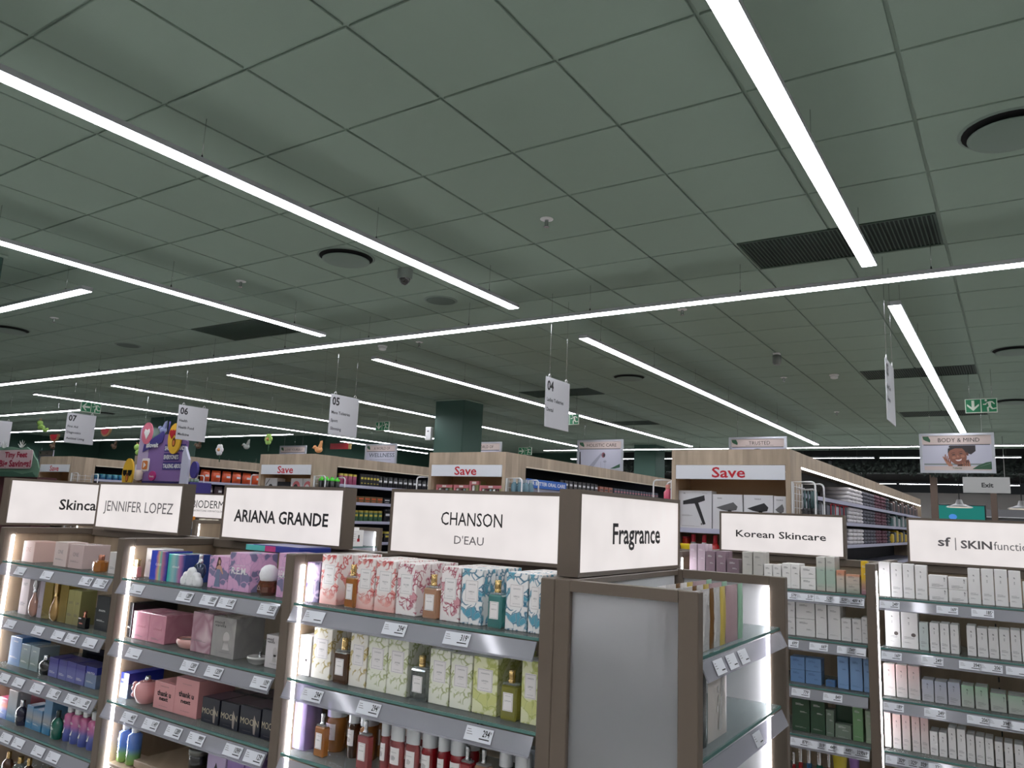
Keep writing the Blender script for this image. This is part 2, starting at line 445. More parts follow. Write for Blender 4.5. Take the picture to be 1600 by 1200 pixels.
# round air diffusers: plate hung under a dark throat
DIFP = mat('diffuser_plate', (118, 134, 124), .7)
def diffuser(x, y, label, r=.175):
    t = thing('round_air_diffuser', label, 'vent', (x, y, CEIL-.007), 0, 'round air diffusers in the ceiling')
    MB().lathe([(r*1.16, -.004), (r*1.22, 0), (r*1.22, .002)], DIFP, 32).build('diffuser_ring', t)
    MB().lathe([(r*1.13, -.006), (r*1.13, -.0045)], mat('diffuser_throat', (8, 10, 10), .9), 32).build('diffuser_throat', t)
    MB().lathe([(.02, -.034), (r*.9, -.034), (r, -.03), (r*1.0, -.026), (.03, -.024)], DIFP, 32).build('diffuser_plate', t)
    MB().lathe([(.03, -.024), (.03, -.005)], BLACKP, 10).build('diffuser_stem', t)
for x, y, l in ((-4.11, 3.89, 'round ceiling diffuser with dark rim left of the dome camera'), (.07, 3.97, 'large round ceiling diffuser at the upper right'),
                (-9.55, 3.97, 'round ceiling diffuser cut by the left edge, under the short light line'), (-4.17, 9.08, 'round ceiling diffuser above the aisle 04 light line'),
                (.07, 9.02, 'round ceiling diffuser at far right above the arrow exit sign'), (.03, 12.5, 'thin far round diffuser right of the arrow exit sign'),
                (-12.33, 9.2, 'small far round diffuser above the aisle 06 sign'), (-16.9, 9.2, 'small far round diffuser right of the aisle 07 exit sign')):
    diffuser(x, y, l)
# flush speakers
for x, y, l in ((-4.19, 5.13, 'flush round ceiling speaker beside the long light line'), (-9.04, 5.09, 'faint flush round ceiling speaker at left of the ceiling')):
    t = thing('ceiling_speaker', l, 'speaker', (x, y, CEIL-.007))
    MB().lathe([(.14, -.006), (.15, 0)], DIFP, 28).build('bezel', t)
    MB().lathe([(.12, -.009), (.13, -.005)], mat('speaker_mesh', (96, 110, 102), .9, noise=.2, nscale=300), 28).build('speaker_grille', t)
# sprinklers
def sprinkler(x, y, label):
    t = thing('fire_sprinkler', label, 'sprinkler', (x, y, CEIL-.007), 0, 'fire sprinklers in the ceiling')
    MB().lathe([(.03, -.006), (.042, -.003), (.042, 0)], WHITEP, 16).build('rosette', t)
    b = MB(); b.lathe([(.009, -.05), (.012, -.006)], SILVER, 8); b.box(-.013, -.010, -.002, .002, -.045, -.006, SILVER); b.box(.010, .013, -.002, .002, -.045, -.006, SILVER)
    b.build('nozzle', t)
    MB().lathe([(.018, -.053), (.018, -.050)], SILVER, 12).build('deflector', t)
for x, y, l in ((-2.39, 3.93, 'white sprinkler at the centre of the ceiling'), (-5.4, 3.94, 'white sprinkler between the two left light lines'), (-8.44, 3.92, 'faint sprinkler at far left'),
                (-2.38, 6.27, 'white sprinkler just under the long light line'), (-5.47, 6.37, 'small sprinkler between the aisle 05 and 04 signs'), (-2.37, 9.77, 'distant sprinkler right of the aisle 04 light line'),
                (-2.34, 13.0, 'tiny sprinkler above the trusted poster'), (-6.64, 11.5, 'tiny sprinkler left of the aisle 04 sign')):
    sprinkler(x, y, l)
# smoke detector, camera dome, sensor
def detector(x, y, label, name='smoke_detector'):
    t = thing(name, label, 'detector', (x, y, CEIL-.007))
    MB().lathe([(.05, -.014), (.056, -.01), (.056, 0)], WHITEP, 20).build('detector_base', t)
    MB().lathe([(.03, -.05), (.043, -.044), (.046, -.018), (.04, -.014)], WHITEP, 20).build('detector_chamber', t)
detector(-6.01, 6.36, 'white smoke detector just below the long light line')
detector(-1.78, 9.79, 'small far smoke detector left of the aisle 03 sign')
t = thing('dome_camera', 'dome security camera hanging beside the upper left light line', 'camera', (-3.9, 4.32, CEIL-.007))
MB().lathe([(.05, -.075), (.058, -.07), (.06, 0)], mat('camera_shell', (120, 130, 124), .5), 24).build('camera_base', t)
MB().lathe([(.004, -.125), (.022, -.118), (.037, -.1), (.043, -.075)], mat('dome_glass', (10, 10, 12), .08, coat=1), 24).build('dome', t)
t = thing('motion_sensor', 'small grey sensor hanging from the ceiling right of centre', 'sensor', (-2.09, 8.33, CEIL-.007))
MB().box(-.035, .035, -.03, .03, -.02, 0, WHITEP, .004).build('bracket', t)
MB().lathe([(.03, -.13), (.045, -.11), (.045, -.03), (.03, -.02)], mat('sensor_grey', (120, 124, 122), .4), 16).build('sensor_head', t)

# ------------------------------------------------------------------ light lines
LBODY = mat('lamp_profile', (176, 178, 182), .5, .2)
LDIFF = mat('lamp_diffuser', (255, 255, 255), emit=(247, 248, 255), es=LAMP)
def light_line(x0, y0, x1, y1, label, name='linear_pendant_lamp'):
    L = math.hypot(x1-x0, y1-y0); ang = math.atan2(y1-y0, x1-x0)
    t = thing(name, label, 'light', ((x0+x1)/2, (y0+y1)/2, 3.25), ang, 'suspended light lines')
    h = L/2
    MB().box(-h, h, -.042, .042, .004, .032, LBODY).build('housing', t)
    MB().box(-h+.004, h-.004, -.040, .040, 0, .0039, LDIFF).build('diffuser', t)
    for s_ in (-1, 1): MB().box(s_*h-.004 if s_ < 0 else h, -h if s_ < 0 else h+.004, -.043, .043, 0, .033, LBODY).build('end_cap', t)
    n = max(2, int(L/1.25)+1); e = min(.35, L*.1)
    for k in range(n):
        u = -h+e+(2*h-2*e)*k/(n-1)
        wv = MB(); wv.tube([(u, 0, .045), (u, 0, CEIL-3.25-.007)], .0016, SILVER, 5); wv.lathe([(.008, .032), (.004, .062)], BLACKP, 8, cx=u)
        wv.build('suspension_wire', t)
light_line(-14.0, 5.3, 3.6, 5.3, 'longest light line, crossing the whole picture')
light_line(-3.23, -3.2, -3.23, 4.87, 'large light line from the upper left edge towards the centre')
light_line(-5.45, -3.2, -5.45, 4.94, 'second light line from the left edge, ending above the aisle 05 sign')
light_line(-.68, -3.2, -.68, 4.95, 'brightest light line, falling from the top at right')
light_line(-3.2, 5.97, -3.2, 15.66, 'light line starting at the centre and passing behind the aisle 04 sign')
light_line(-5.75, 5.97, -5.75, 15.7, 'light line starting above the aisle 05 sign, ending behind the holistic poster')
light_line(-.66, 5.92, -.66, 15.6, 'light line right of the aisle 03 sign, ending behind the body and mind poster')
light_line(-8.3, 6.02, -8.3, 15.7, 'light line running behind the aisle 05 sign')
light_line(-10.9, 5.98, -10.75, 15.7, 'light line passing behind the aisle 06 sign')
light_line(-13.3, 6.04, -12.8, 15.7, 'light line below the small exit sign, reaching the aisle 06 sign')
light_line(-13.8, 13.4, -13.8, 16.7, 'shortest far light line left of the wellness poster')
light_line(-9.4, 3.02, -6.05, 3.02, 'short light line at the left edge above the others')
light_line(-19.5, 7.53, -14.65, 7.53, 'light line ending at the small exit sign by aisle 07')
light_line(-22.5, 9.75, -16.15, 9.75, 'light line passing behind the aisle 07 sign, upper of two')
light_line(-25.5, 11.85, -19.95, 11.85, 'light line passing behind the aisle 07 sign, lower of two')
light_line(-18.5, 11.85, -13.8, 11.85, 'light line right of the aisle 06 sign, above the green wall')
light_line(-9.7, 16.25, 3.0, 16.25, 'long far light line above the end of the aisles')
light_line(-10.3, 18.72, -2.62, 18.72, 'left half of the farthest light line before the shop front')
light_line(-2.5, 18.72, .12, 18.72, 'right half of the farthest light line before the shop front')
for k, (a0, a1) in enumerate(((-14, -3.4), (-3.3, .1), (.5, 3.5))):
    light_line(a0, 29.0, a1, 29.0, 'mall light line seen under the shop front fascia, '+('left', 'middle', 'right')[k]+' run')

light_line(1.9, -3.2, 1.9, 4.95, 'added light line outside the right edge of the picture, near')  # unseen pair of lines added to brighten the goods and ceiling
light_line(1.9, 5.92, 1.9, 15.6, 'added light line outside the right edge of the picture, far')
light_line(-9.5, -3.5, 4.0, -3.5, 'added light line behind the viewer')  # unseen line added to light the upright faces towards the camera
light_line(-14.0, 22.6, 4.0, 22.6, 'added mall light line hidden above the shop front fascia, near')  # unseen pair added behind the fascia to brighten the mall wall
light_line(-14.0, 21.3, 4.0, 21.3, 'added mall light line hidden above the shop front fascia, far')
# columns
COLP = mat('green_column_paint', (64, 93, 83), .6)
def column(x0, x1, y0, y1, label):
    t = thing('structural_column', label, 'column', ((x0+x1)/2, (y0+y1)/2, 0))
    w_, d_ = (x1-x0)/2, (y1-y0)/2
    MB().box(-w_, w_, -d_, d_, 0, CEIL-.008, COLP, .012).build('shaft', t)
    MB().box(-w_-.02, w_+.02, -d_-.02, d_+.02, CEIL-.03, CEIL-.009, TEEP, .004).build('collar', t)
    return t
column(-8.1, -7.5, 9.95, 10.5, 'dark green square column in the centre behind the aisles')
column(-16.35, -15.5, 9.95, 10.6, 'dark green column behind the aisle 06 sign')
column(-7.2, -6.60, 2.05, 2.63, 'grey green column at the left edge')
column(-7.78, -7.22, 17.3, 17.9, 'pale green column beyond the holistic care poster')
t = thing('wall_thermostat', 'white control box fixed beside the dark green centre column', 'box', (-8.16, 9.9, 2.82))
MB().box(-.06, .06, -.03, .03, 0, .22, WHITEP, .006).build('case', t); MB().quad(Frame((0, -.031, 0)), -.02, .02, .14, .16, 0, GREYINK).build('display', t)

# ------------------------------------------------------------------ gondola shelving (perfume row and skincare row)
def ticket_mesh(mb, fr, s, w_=.088, h_=.036):
    mb.prism(fr, [(-w_/2, -h_/2), (w_/2, -h_/2), (w_/2, h_/2), (-w_/2, h_/2)], -.0008, 0, TICKET)
    if s: mb.text(fr, s, w_*.40, -.003, .017, BLACKINK, .02, align='r', sx=.66, d=.0005)
    if s: mb.text(fr, '95', w_*.46, .006, .006, BLACKINK, .02, align='r', sx=.6, d=.0005)
    mb.quad(fr, w_*.05, w_*.42, -.011, -.008, .0005, BLACKINK)
    for k in range(3): mb.quad(fr, -w_*.44, -w_*(.30-.04*k), .009-.006*k, .0105-.006*k, .0005, GREYINK)

def shelf(parent, x0, x1, yf, yb, z, tickets=(), facing='-y'):
    """glass shelf with an acrylic price rail; runs x0..x1 (or y0..y1 when facing +x)"""
    if facing == '-y':
        b = MB(); b.box(x0, x1, yf+.006, yb, z-.008, z, GLASS_SH); b.box(x0, x1, yf, yf+.0055, z-.008, z, GLASS_EDGE)
        sh = b.build('shelf', parent)
        r = MB(); F = Frame((0, 0, 0)); 
        t0 = Vector((0, yf-.003, z-.010)); t1 = Vector((0, yf-.024, z-.054)); n = Vector((0, -.9, .43))*.003
        vs = []
        for x in (x0+.004, x1-.004):
            for q in (t0, t1, t1-n, t0-n): vs.append((x, q.y, q.z))
        r.add(vs, [(0, 1, 5, 4), (1, 2, 6, 5), (2, 3, 7, 6), (3, 0, 4, 7), (0, 3, 2, 1), (4, 5, 6, 7)], ACRYL)
        r.box(x0+.004, x1-.004, yf-.026, yf-.019, z-.058, z-.053, ACRYL)
        r.build('price_rail', sh)
        fr = Frame((0, 0, 0)); 
        for tx, s in tickets:
            if not x0 < tx < x1: continue
            tx = min(max(tx, x0+.05), x1-.05)
            m_ = MB(); fr = Frame((tx, yf-.0175, z-.031)); fr.v = Vector((0, .43, .9)).normalized(); fr.n = Vector((0, -.9, .43)).normalized()
            ticket_mesh(m_, fr, s); m_.build('price_ticket', sh)
    else:   # faces +x: yf is the front x, runs along y from x0 to x1
        b = MB(); b.box(yb, yf-.006, x0, x1, z-.008, z, GLASS_SH); b.box(yf-.0055, yf, x0, x1, z-.008, z, GLASS_EDGE)
        sh = b.build('shelf', parent)
        r = MB(); t0 = Vector((yf+.003, 0, z-.010)); t1 = Vector((yf+.024, 0, z-.054)); n = Vector((.9, 0, .43))*.003
        vs = []
        for y in (x0+.004, x1-.004):
            for q in (t0, t1, t1-n, t0-n): vs.append((q.x, y, q.z))
        r.add(vs, [(4, 5, 1, 0), (5, 6, 2, 1), (6, 7, 3, 2), (7, 4, 0, 3), (1, 2, 3, 0), (7, 6, 5, 4)], ACRYL)
        r.build('price_rail', sh)
        for ty, s in tickets:
            m_ = MB(); fr = Frame((yf+.0175, ty, z-.031), '+x'); fr.v = Vector((-.43, 0, .9)).normalized(); fr.n = Vector((.9, 0, .43)).normalized()
            ticket_mesh(m_, fr, s, .07); m_.build('price_ticket', sh)
    return sh

def divider(parent, x, yf, yb, strip=True, name='divider_panel', sw=(.012, .005)):
    """front post, top bar and laminate infill standing across the bay, LED strip on its right face"""
    d = MB(); d.box(x-.016, x+.016, yf+.05, yb, .05, 1.461, WOOD_IN, 0); dp = d.build(name, parent)
    MB().box(x-.022, x+.022, yf, yf+.05, .02, 1.49, TAUPE, .003).build('post', dp)
    MB().box(x-.022, x+.022, yf+.05, yb, 1.461, 1.49, TAUPE, .002).build('top_bar', dp)
    for sd in ((1, -1) if strip == 2 else (1,) if strip else ()):
        MB().box(x+.022, x+.022+sw[1], yf+.040-sw[0]/2, yf+.040+sw[0]/2, .06, 1.455, LED).build('led_strip', dp)
    return dp

def gondola(name, label, posts, yf, yb, keys, strips=None):
    x0, x1 = posts[0], posts[-1]
    g = thing(name, label, 'shelving', ((x0+x1)/2, (yf+yb)/2, 0))
    off = Matrix.Translation((-(x0+x1)/2, -(yf+yb)/2, 0))
    parts = []
    def own(o): parts.append(o)
    ym = (yf+yb)/2
    own(MB().box(x0, x1, ym-.012, ym+.012, .1, 1.452, WOOD_IN).build('back_panel', g))
    own(MB().box(x0, x1, ym-.03, ym+.03, 1.452, 1.49, TAUPE, .003).build('spine_rail', g))
    own(MB().box(x0, x1, yf+.02, yb-.02, 0, .1, TAUPE_D).build('plinth', g))
    own(MB().box(x0+.01, x1-.01, yf+.01, yb-.01, .1, .14, WOOD_IN).build('base_deck', g))
    for k, x in enumerate(posts):
        own(divider(g, x, yf, ym-.012, strip=(k < len(posts)-1), sw=((.012, .005) if yf < 3 else (.007, .003))))
        own(divider(g, x, ym+.012, yb, strip=False, name='rear_divider_panel'))
    for k in range(len(posts)-1):
        # slotted upright strips on the back panel
        up = MB()
        xm = (posts[k]+posts[k+1])/2
        up.box(xm-.012, xm+.012, ym-.022, ym-.0121, .14, 1.45, WOOD_IN)
        for q in range(26): up.box(xm-.003, xm+.003, ym-.0225, ym-.022, .2+q*.05, .225+q*.05, BLACKP)
        own(up.build('slotted_upright', g))
        if k < len(keys) and keys[k]:
            for lv, z in (('1', 1.335), ('2', 1.10), ('3', .87), ('4', .635), ('5', .40)):
                if keys[k]+lv in SKIP: continue
                own(shelf(g, posts[k]+.032, posts[k+1]-.024, yf+.005, ym-.026, z, TICKETS.get(keys[k]+lv, ())))
    for o in parts: o.matrix_parent_inverse = off
    return g
SKIP = {'B4'}
TICKETS = {
 'A1': [(-3.82, ''), (-3.58, ''), (-3.26, '629'), (-3.15, '729')],
 'A2': [(-3.84, ''), (-3.59, ''), (-3.42, ''), (-3.31, '649'), (-3.17, '')],
 'A3': [(-3.82, ''), (-3.69, ''), (-3.53, ''), (-3.39, '459'), (-3.25, '639'), (-3.16, '689')],
 'A4': [(-3.73, ''), (-3.62, ''), (-3.45, ''), (-3.33, '')],
 'B1': [(-2.89, ''), (-2.58, '1289'), (-2.44, '1089'), (-2.34, '1149'), (-2.11, '1285')],
 'B2': [(-2.86, ''), (-2.51, '1289'), (-2.37, '1209'), (-2.1, '109')],
 'B3': [(-2.84, '469'), (-2.7, '1149'), (-2.56, '1289'), (-2.43, '999'), (-2.23, '1099'), (-2.1, '129')],
 'C1': [(-1.9, ''), (-1.56, '294'), (-1.33, '319')],
 'C2': [(-1.88, '294'), (-1.64, '294'), (-1.24, '294')],
 'K1': [(-1.01, '579'), (-0.93, '519'), (-0.84, '529'), (-0.77, '529'), (-0.72, '489'), (-0.66, '47')],
 'K2': [(-1.01, '699'), (-0.87, '669'), (-0.74, '749'), (-0.66, '')],
 'K3': [(-0.96, '779'), (-0.81, '849')],
 'K4': [(-0.97, '879'), (-0.89, '319'), (-0.84, '449'), (-0.77, '449'), (-0.72, '329'), (-0.66, '369')],
 'S1': [(-0.55, '249'), (-0.3, '169'), (-0.16, '185')],
 'S2': [(-0.55, '169'), (-0.37, '249'), (-0.22, '394'), (-0.14, '206'), (-0.04, '')],
 'S3': [(-0.56, '189'), (-0.37, '249'), (-0.2, '206'), (-0.12, '394'), (-0.05, '')],
 'S4': [(-0.54, '329'), (-0.49, '329'), (-0.45, '329'), (-0.4, '32')],
}
GOODS = {
 'A1': (1.86, 1.335, [('blush_one', -3.978, 0.11, 0.095),('blush_b', -3.687, 0.112, 0.107),('blush_c', -3.559, 0.118, 0.103),('amber_round', -3.337, 0.09, 0.072),('blush_d', -3.233, 0.063, 0.089)]),
 'A2': (1.86, 1.1, [('rose_tall', -3.942, 0.079, 0.175),('rose_bottle', -3.851, 0.094, 0.173),('lilac_tall', -3.769, 0.041, 0.174),('gold_tall', -3.728, 0.074, 0.177),('gold_bottle', -3.643, 0.056, 0.17),('gold_tall2', -3.587, 0.065, 0.197),('lemon_slim', -3.517, 0.059, 0.144),('lemon_slim', -3.458, 0.047, 0.144),('black_bottle', -3.375, 0.086, 0.071),('smoke_box', -3.284, 0.098, 0.141)]),
 'A3': (1.86, 0.87, [('blue_sail', -3.968, 0.11, 0.126),('blue_ice', -3.858, 0.083, 0.105),('blue_ice', -3.77, 0.075, 0.105),('black_flask', -3.678, 0.078, 0.081),('violet_blue', -3.6, 0.076, 0.08),('violet_blue', -3.518, 0.069, 0.08),('violet_blue', -3.449, 0.073, 0.082),('violet_blue', -3.376, 0.071, 0.081),('nautic', -3.3, 0.084, 0.084)]),
 'A4': (1.86, 0.635, [('sunset_box', -3.997, 0.086, 0.087),('silver_blue', -3.911, 0.084, 0.132),('navy_bottle', -3.815, 0.07, 0.105),('sea_box', -3.733, 0.057, 0.094),('sea_box', -3.676, 0.078, 0.087),('sea_box_tall', -3.587, 0.065, 0.139),('green_bottle', -3.505, 0.069, 0.112),('mist_pink', -3.437, 0.052, 0.142),('mist_pink', -3.385, 0.066, 0.143),('mist_pink', -3.319, 0.06, 0.143),('mist_pink', -3.254, 0.063, 0.144)]),
 'A5': (1.86, 0.4, [('dark_oil', -3.871, 0.071, 0.113),('gold_oil', -3.799, 0.093, 0.105),('dark_oil', -3.689, 0.067, 0.121),('dark_oil', -3.529, 0.095, 0.117)]),
 'B1': (1.86, 1.335, [('white_muse', -3.056, 0.135, 0.116),('tiny_gold', -3.061, 0.06, 0.072),('holo_blue', -2.934, 0.113, 0.113),('holo_teal', -2.817, 0.108, 0.107),('cloud', -2.701, 0.139, 0.105),('pop_lady', -2.558, 0.117, 0.117),('pop_box', -2.441, 0.122, 0.136),('puff_bottle', -2.277, 0.095, 0.105),('pop_box2', -2.175, 0.046, 0.15)]),
 'B2': (1.86, 1.1, [('black_long', -3.119, 0.106, 0.135),('pink_foil', -3.004, 0.111, 0.106),('pink_bowl', -2.724, 0.12, 0.059),('pink_silver', -2.62, 0.119, 0.142),('mod_grey', -2.498, 0.131, 0.139),('white_bowl', -2.296, 0.088, 0.043),('mod_white', -2.201, 0.079, 0.108)]),
 'B3': (1.86, 0.87, [('nautic_big', -3.074, 0.091, 0.095),('egg', -2.966, 0.147, 0.103),('thanks_small', -2.81, 0.131, 0.097),('thanks_big', -2.679, 0.14, 0.13),('moon', -2.513, 0.099, 0.085),('moon', -2.406, 0.099, 0.087),('moon', -2.301, 0.108, 0.091),('moon', -2.187, 0.077, 0.097)]),
 'B4': (1.86, 0.635, [('mist_blue', -3.03, 0.06, 0.148),('mist_blue', -2.968, 0.06, 0.148),('lilac_bag', -2.452, 0.103, 0.161),('purple_box', -2.342, 0.089, 0.161),('purple_box', -2.25, 0.085, 0.167)]),
 'C1': (1.86, 1.335, [('pop_dark', -2.029, 0.066, 0.129),('ch_red', -1.96, 0.08, 0.159),('ch_bot_amber', -1.836, 0.046, 0.134),('ch_red', -1.796, 0.078, 0.157),('ch_red', -1.715, 0.085, 0.156),('ch_rose', -1.625, 0.08, 0.153),('ch_bot_rose', -1.51, 0.056, 0.128),('ch_rose', -1.452, 0.073, 0.155),('ch_teal', -1.376, 0.077, 0.155),('ch_bot_teal', -1.274, 0.05, 0.13),('ch_teal', -1.22, 0.074, 0.156),('ch_teal', -1.144, 0.043, 0.155)]),
 'C2': (1.86, 1.1, [('mod_white', -2.062, 0.086, 0.126),('ch_van', -1.97, 0.086, 0.157),('ch_bot_dark', -1.861, 0.06, 0.138),('ch_van', -1.801, 0.074, 0.158),('ch_jas', -1.724, 0.082, 0.158),('ch_jas', -1.642, 0.082, 0.16),('ch_bot_clear', -1.54, 0.061, 0.126),('ch_jas', -1.477, 0.076, 0.152),('ch_jas', -1.399, 0.077, 0.149),('ch_lem', -1.319, 0.085, 0.151),('ch_bot_olive', -1.217, 0.054, 0.13),('ch_lem', -1.157, 0.06, 0.162)]),
 'C3': (1.86, 0.87, [('tube_set', -2.053, 0.082, 0.202),('spray_amber', -1.947, 0.07, 0.152),('edt_amber', -1.92, 0.046, 0.129),('spray_dark', -1.84, 0.042, 0.148),('spray_amber', -1.795, 0.055, 0.148),('edt_rose', -1.735, 0.048, 0.139),('spray_rose', -1.656, 0.031, 0.153),('spray_rose', -1.62, 0.055, 0.146),('spray_rose', -1.56, 0.054, 0.148),('spray_red', -1.501, 0.05, 0.149),('spray_red', -1.44, 0.037, 0.15),('spray_red', -1.398, 0.054, 0.149),('edt_pink', -1.344, 0.042, 0.138),('edt_sand', -1.294, 0.049, 0.14),('spray_clear', -1.228, 0.041, 0.152),('spray_clear', -1.178, 0.052, 0.15),('spray_clear', -1.114, 0.039, 0.153)]),
 'K1': (4.28, 1.335, [('lilac_tall2', -1.574, 0.045, 0.197),('lilac_tall2', -1.526, 0.044, 0.2),('plum_box', -1.478, 0.051, 0.164),('plum_box', -1.42, 0.054, 0.167),('plum_low', -1.359, 0.067, 0.13),('grey_ivory', -1.275, 0.055, 0.173),('grey_ivory', -1.216, 0.054, 0.176),('white_low', -1.159, 0.044, 0.113),('white_low', -1.112, 0.043, 0.116),('white_mid', -1.065, 0.046, 0.126),('white_mid', -1.02, 0.045, 0.126),('stack_white', -0.971, 0.076, 0.116),('mint_tall', -0.892, 0.044, 0.17),('mint_tall', -0.846, 0.046, 0.173),('peach_box', -0.796, 0.039, 0.109),('stack_peach', -0.751, 0.066, 0.093),('sun_box', -0.679, 0.032, 0.162)]),
 'K2': (4.28, 1.1, [('stack_white2', -1.05, 0.048, 0.175),('stack_white2', -0.998, 0.094, 0.176),('white_plain', -0.901, 0.055, 0.166),('white_plain', -0.842, 0.061, 0.165),('white_short', -0.779, 0.048, 0.109),('white_short', -0.728, 0.044, 0.111),('stack_white2', -0.684, 0.032, 0.125)]),
 'K3': (4.28, 0.865, [('stack_blue', -1.031, 0.073, 0.125),('stack_blue', -0.956, 0.077, 0.126),('blue_low', -0.86, 0.045, 0.031),('blue_tall', -0.803, 0.053, 0.152),('blue_tall', -0.744, 0.058, 0.157),('blue_tall', -0.682, 0.034, 0.156)]),
 'K4': (4.28, 0.63, [('green_dark', -1.026, 0.087, 0.154),('green_dark', -0.936, 0.07, 0.159),('green_grey', -0.863, 0.039, 0.125),('green_low', -0.821, 0.076, 0.066),('green_light', -0.739, 0.049, 0.163),('green_pale', -0.681, 0.034, 0.149)]),
 'K5': (4.28, 0.4, [('serum_red', -1.033, 0.019, 0.127),('serum_red', -1.002, 0.025, 0.154),('serum_blue', -0.965, 0.03, 0.158),('serum_green', -0.917, 0.033, 0.158),('serum_amber', -0.866, 0.024, 0.156),('tube_yellow', -0.842, 0.073, 0.154),('tube_purple', -0.766, 0.052, 0.163)]),
 'S1': (4.28, 1.335, [('sf_tall', -0.598, 0.052, 0.164),('sf_tall', -0.543, 0.051, 0.162),('sf_tall', -0.49, 0.05, 0.162),('sf_tall', -0.437, 0.052, 0.16),('sf_stack', -0.38, 0.08, 0.119),('sf_stack', -0.297, 0.078, 0.116),('sf_tall', -0.216, 0.051, 0.161),('sf_tall', -0.162, 0.05, 0.162),('sf_tall', -0.11, 0.052, 0.163),('sf_tall', -0.055, 0.049, 0.161),('sf_low', -0.002, 0.053, 0.117)]),
 'S2': (4.28, 1.1, [('sf_big', -0.577, 0.067, 0.179),('sf_big', -0.507, 0.074, 0.177),('sf_teal', -0.43, 0.04, 0.128),('sf_slim', -0.385, 0.04, 0.13),('sf_slim', -0.342, 0.039, 0.132),('sf_slim', -0.3, 0.036, 0.131),('sf_slim', -0.233, 0.038, 0.135),('sf_slim', -0.192, 0.043, 0.128),('sf_slim', -0.147, 0.04, 0.13),('sf_slim', -0.105, 0.042, 0.132),('sf_slim', -0.061, 0.039, 0.135),('sf_slim', -0.02, 0.04, 0.136)]),
 'S3': (4.28, 0.865, [('sf_pink', -0.594, 0.053, 0.147),('sf_pink', -0.538, 0.049, 0.149),('sf_pink', -0.486, 0.051, 0.15),('sf_lilac', -0.429, 0.051, 0.097),('sf_lilac', -0.376, 0.052, 0.096),('sf_lilac', -0.321, 0.051, 0.101),('sf_green', -0.267, 0.051, 0.095),('sf_green', -0.212, 0.052, 0.098),('sf_wide', -0.154, 0.063, 0.079),('sf_wide', -0.086, 0.067, 0.078)]),
 'S4': (4.28, 0.63, [('sf_pink', -0.597, 0.03, 0.157),('sf_pink', -0.561, 0.036, 0.154),('sf_pink', -0.52, 0.035, 0.158),('sf_pink', -0.479, 0.035, 0.16),('sf_pink', -0.442, 0.034, 0.16),('sf_slim', -0.405, 0.034, 0.104),('sf_slim', -0.368, 0.034, 0.105),('sf_slim', -0.33, 0.033, 0.132),('sf_slim', -0.294, 0.035, 0.133),('sf_slim', -0.256, 0.032, 0.117),('sf_slim', -0.221, 0.035, 0.115),('sf_slim', -0.184, 0.032, 0.114),('sf_slim', -0.147, 0.031, 0.107),('sf_slim', -0.111, 0.033, 0.108),('sf_slim', -0.073, 0.035, 0.108)]),
}

def header(name, label, x0, x1, y, facing, lines, depth=.065, z0=1.492, z1=1.728, both=False):
    """lightbox: metal frame with an opal face carrying lettering; x0..x1 along the face"""
    c = (x0+x1)/2
    loc = (c, y, z0) if facing == '-y' else (y, c, z0)
    t = thing(name, label, 'sign', loc, 0, 'lightboxes on top of the shelving')
    hw = (x1-x0)/2; H = z1-z0
    if facing == '-y':
        b = MB(); b.box(-hw, hw, .0, depth, 0, .012, TAUPE); b.box(-hw, hw, 0, depth, H-.012, H, TAUPE); b.box(-hw, -hw+.01, 0, depth, .012, H-.012, TAUPE); b.box(hw-.01, hw, 0, depth, .012, H-.012, TAUPE)
        b.build('frame', t)
        MB().box(-hw+.01, hw-.01, .004, .010, .012, H-.012, LBX).build('light_panel', t)
        MB().box(-hw+.01, hw-.01, depth-.01, depth-.004, .012, H-.012, LBX).build('rear_light_panel', t)
        fr = Frame((0, .004, 0))
    else:
        b = MB(); b.box(-depth, 0, -hw, hw, 0, .012, TAUPE); b.box(-depth, 0, -hw, hw, H-.012, H, TAUPE); b.box(-depth, 0, -hw, -hw+.01, .012, H-.012, TAUPE); b.box(-depth, 0, hw-.01, hw, .012, H-.012, TAUPE)
        b.build('frame', t)
        MB().box(-.010, -.004, -hw+.01, hw-.01, .012, H-.012, LBX).build('light_panel', t)
        MB().box(-depth+.004, -depth+.010, -hw+.01, hw-.01, .012, H-.012, LBX).build('rear_light_panel', t)
        fr = Frame((-.004, 0, 0), '+x')
    m_ = MB()
    for (s, a, zb, h, wd, ink, bold) in lines: m_.text(fr, s, a, zb, h, ink, bold, width=wd, d=.0012)
    if m_.v: m_.build('lettering', t)
    # small fixing foot
    return t
LBX = lightbox_mat('lightbox_opal', (252, 244, 242), BOXLIT)
GREYTXT = mat('header_grey', (105, 100, 102), .6)
row1 = gondola('perfume_gondola', 'taupe framed perfume shelving with oak backs and lit uprights in front', [-4.07, -3.06, -2.05, -1.05], 1.8, 2.7, ['A', 'B', 'C'])
row2 = gondola('skincare_gondola', 'taupe framed skincare shelving with white cartons behind the frosted glass end', [-2.624, -1.624, -.624, .376, 1.376], 4.2, 5.05, [None, 'K', 'S', 'T'])
row3 = gondola('skincare_gondola', 'mostly hidden shelving run behind the first two perfume lightboxes', [-8.05, -7.05, -6.05, -5.05], 4.2, 5.05, ['Q', 'Q', 'Q'])
header('lightbox_sign', 'lit sign in thin capitals over the first perfume bay, beside the cut-off Skincare sign', -3.945, -3.225, 2.165, '-y', [('JENNIFER LOPEZ', 0.0, .093, .053, .585, GREYTXT, 0)])
header('lightbox_sign', 'lit sign in bold spaced black capitals over the second perfume bay', -2.927, -2.187, 2.165, '-y', [('ARIANA GRANDE', .0, .082, .052, .575, BLACKINK, .022)])
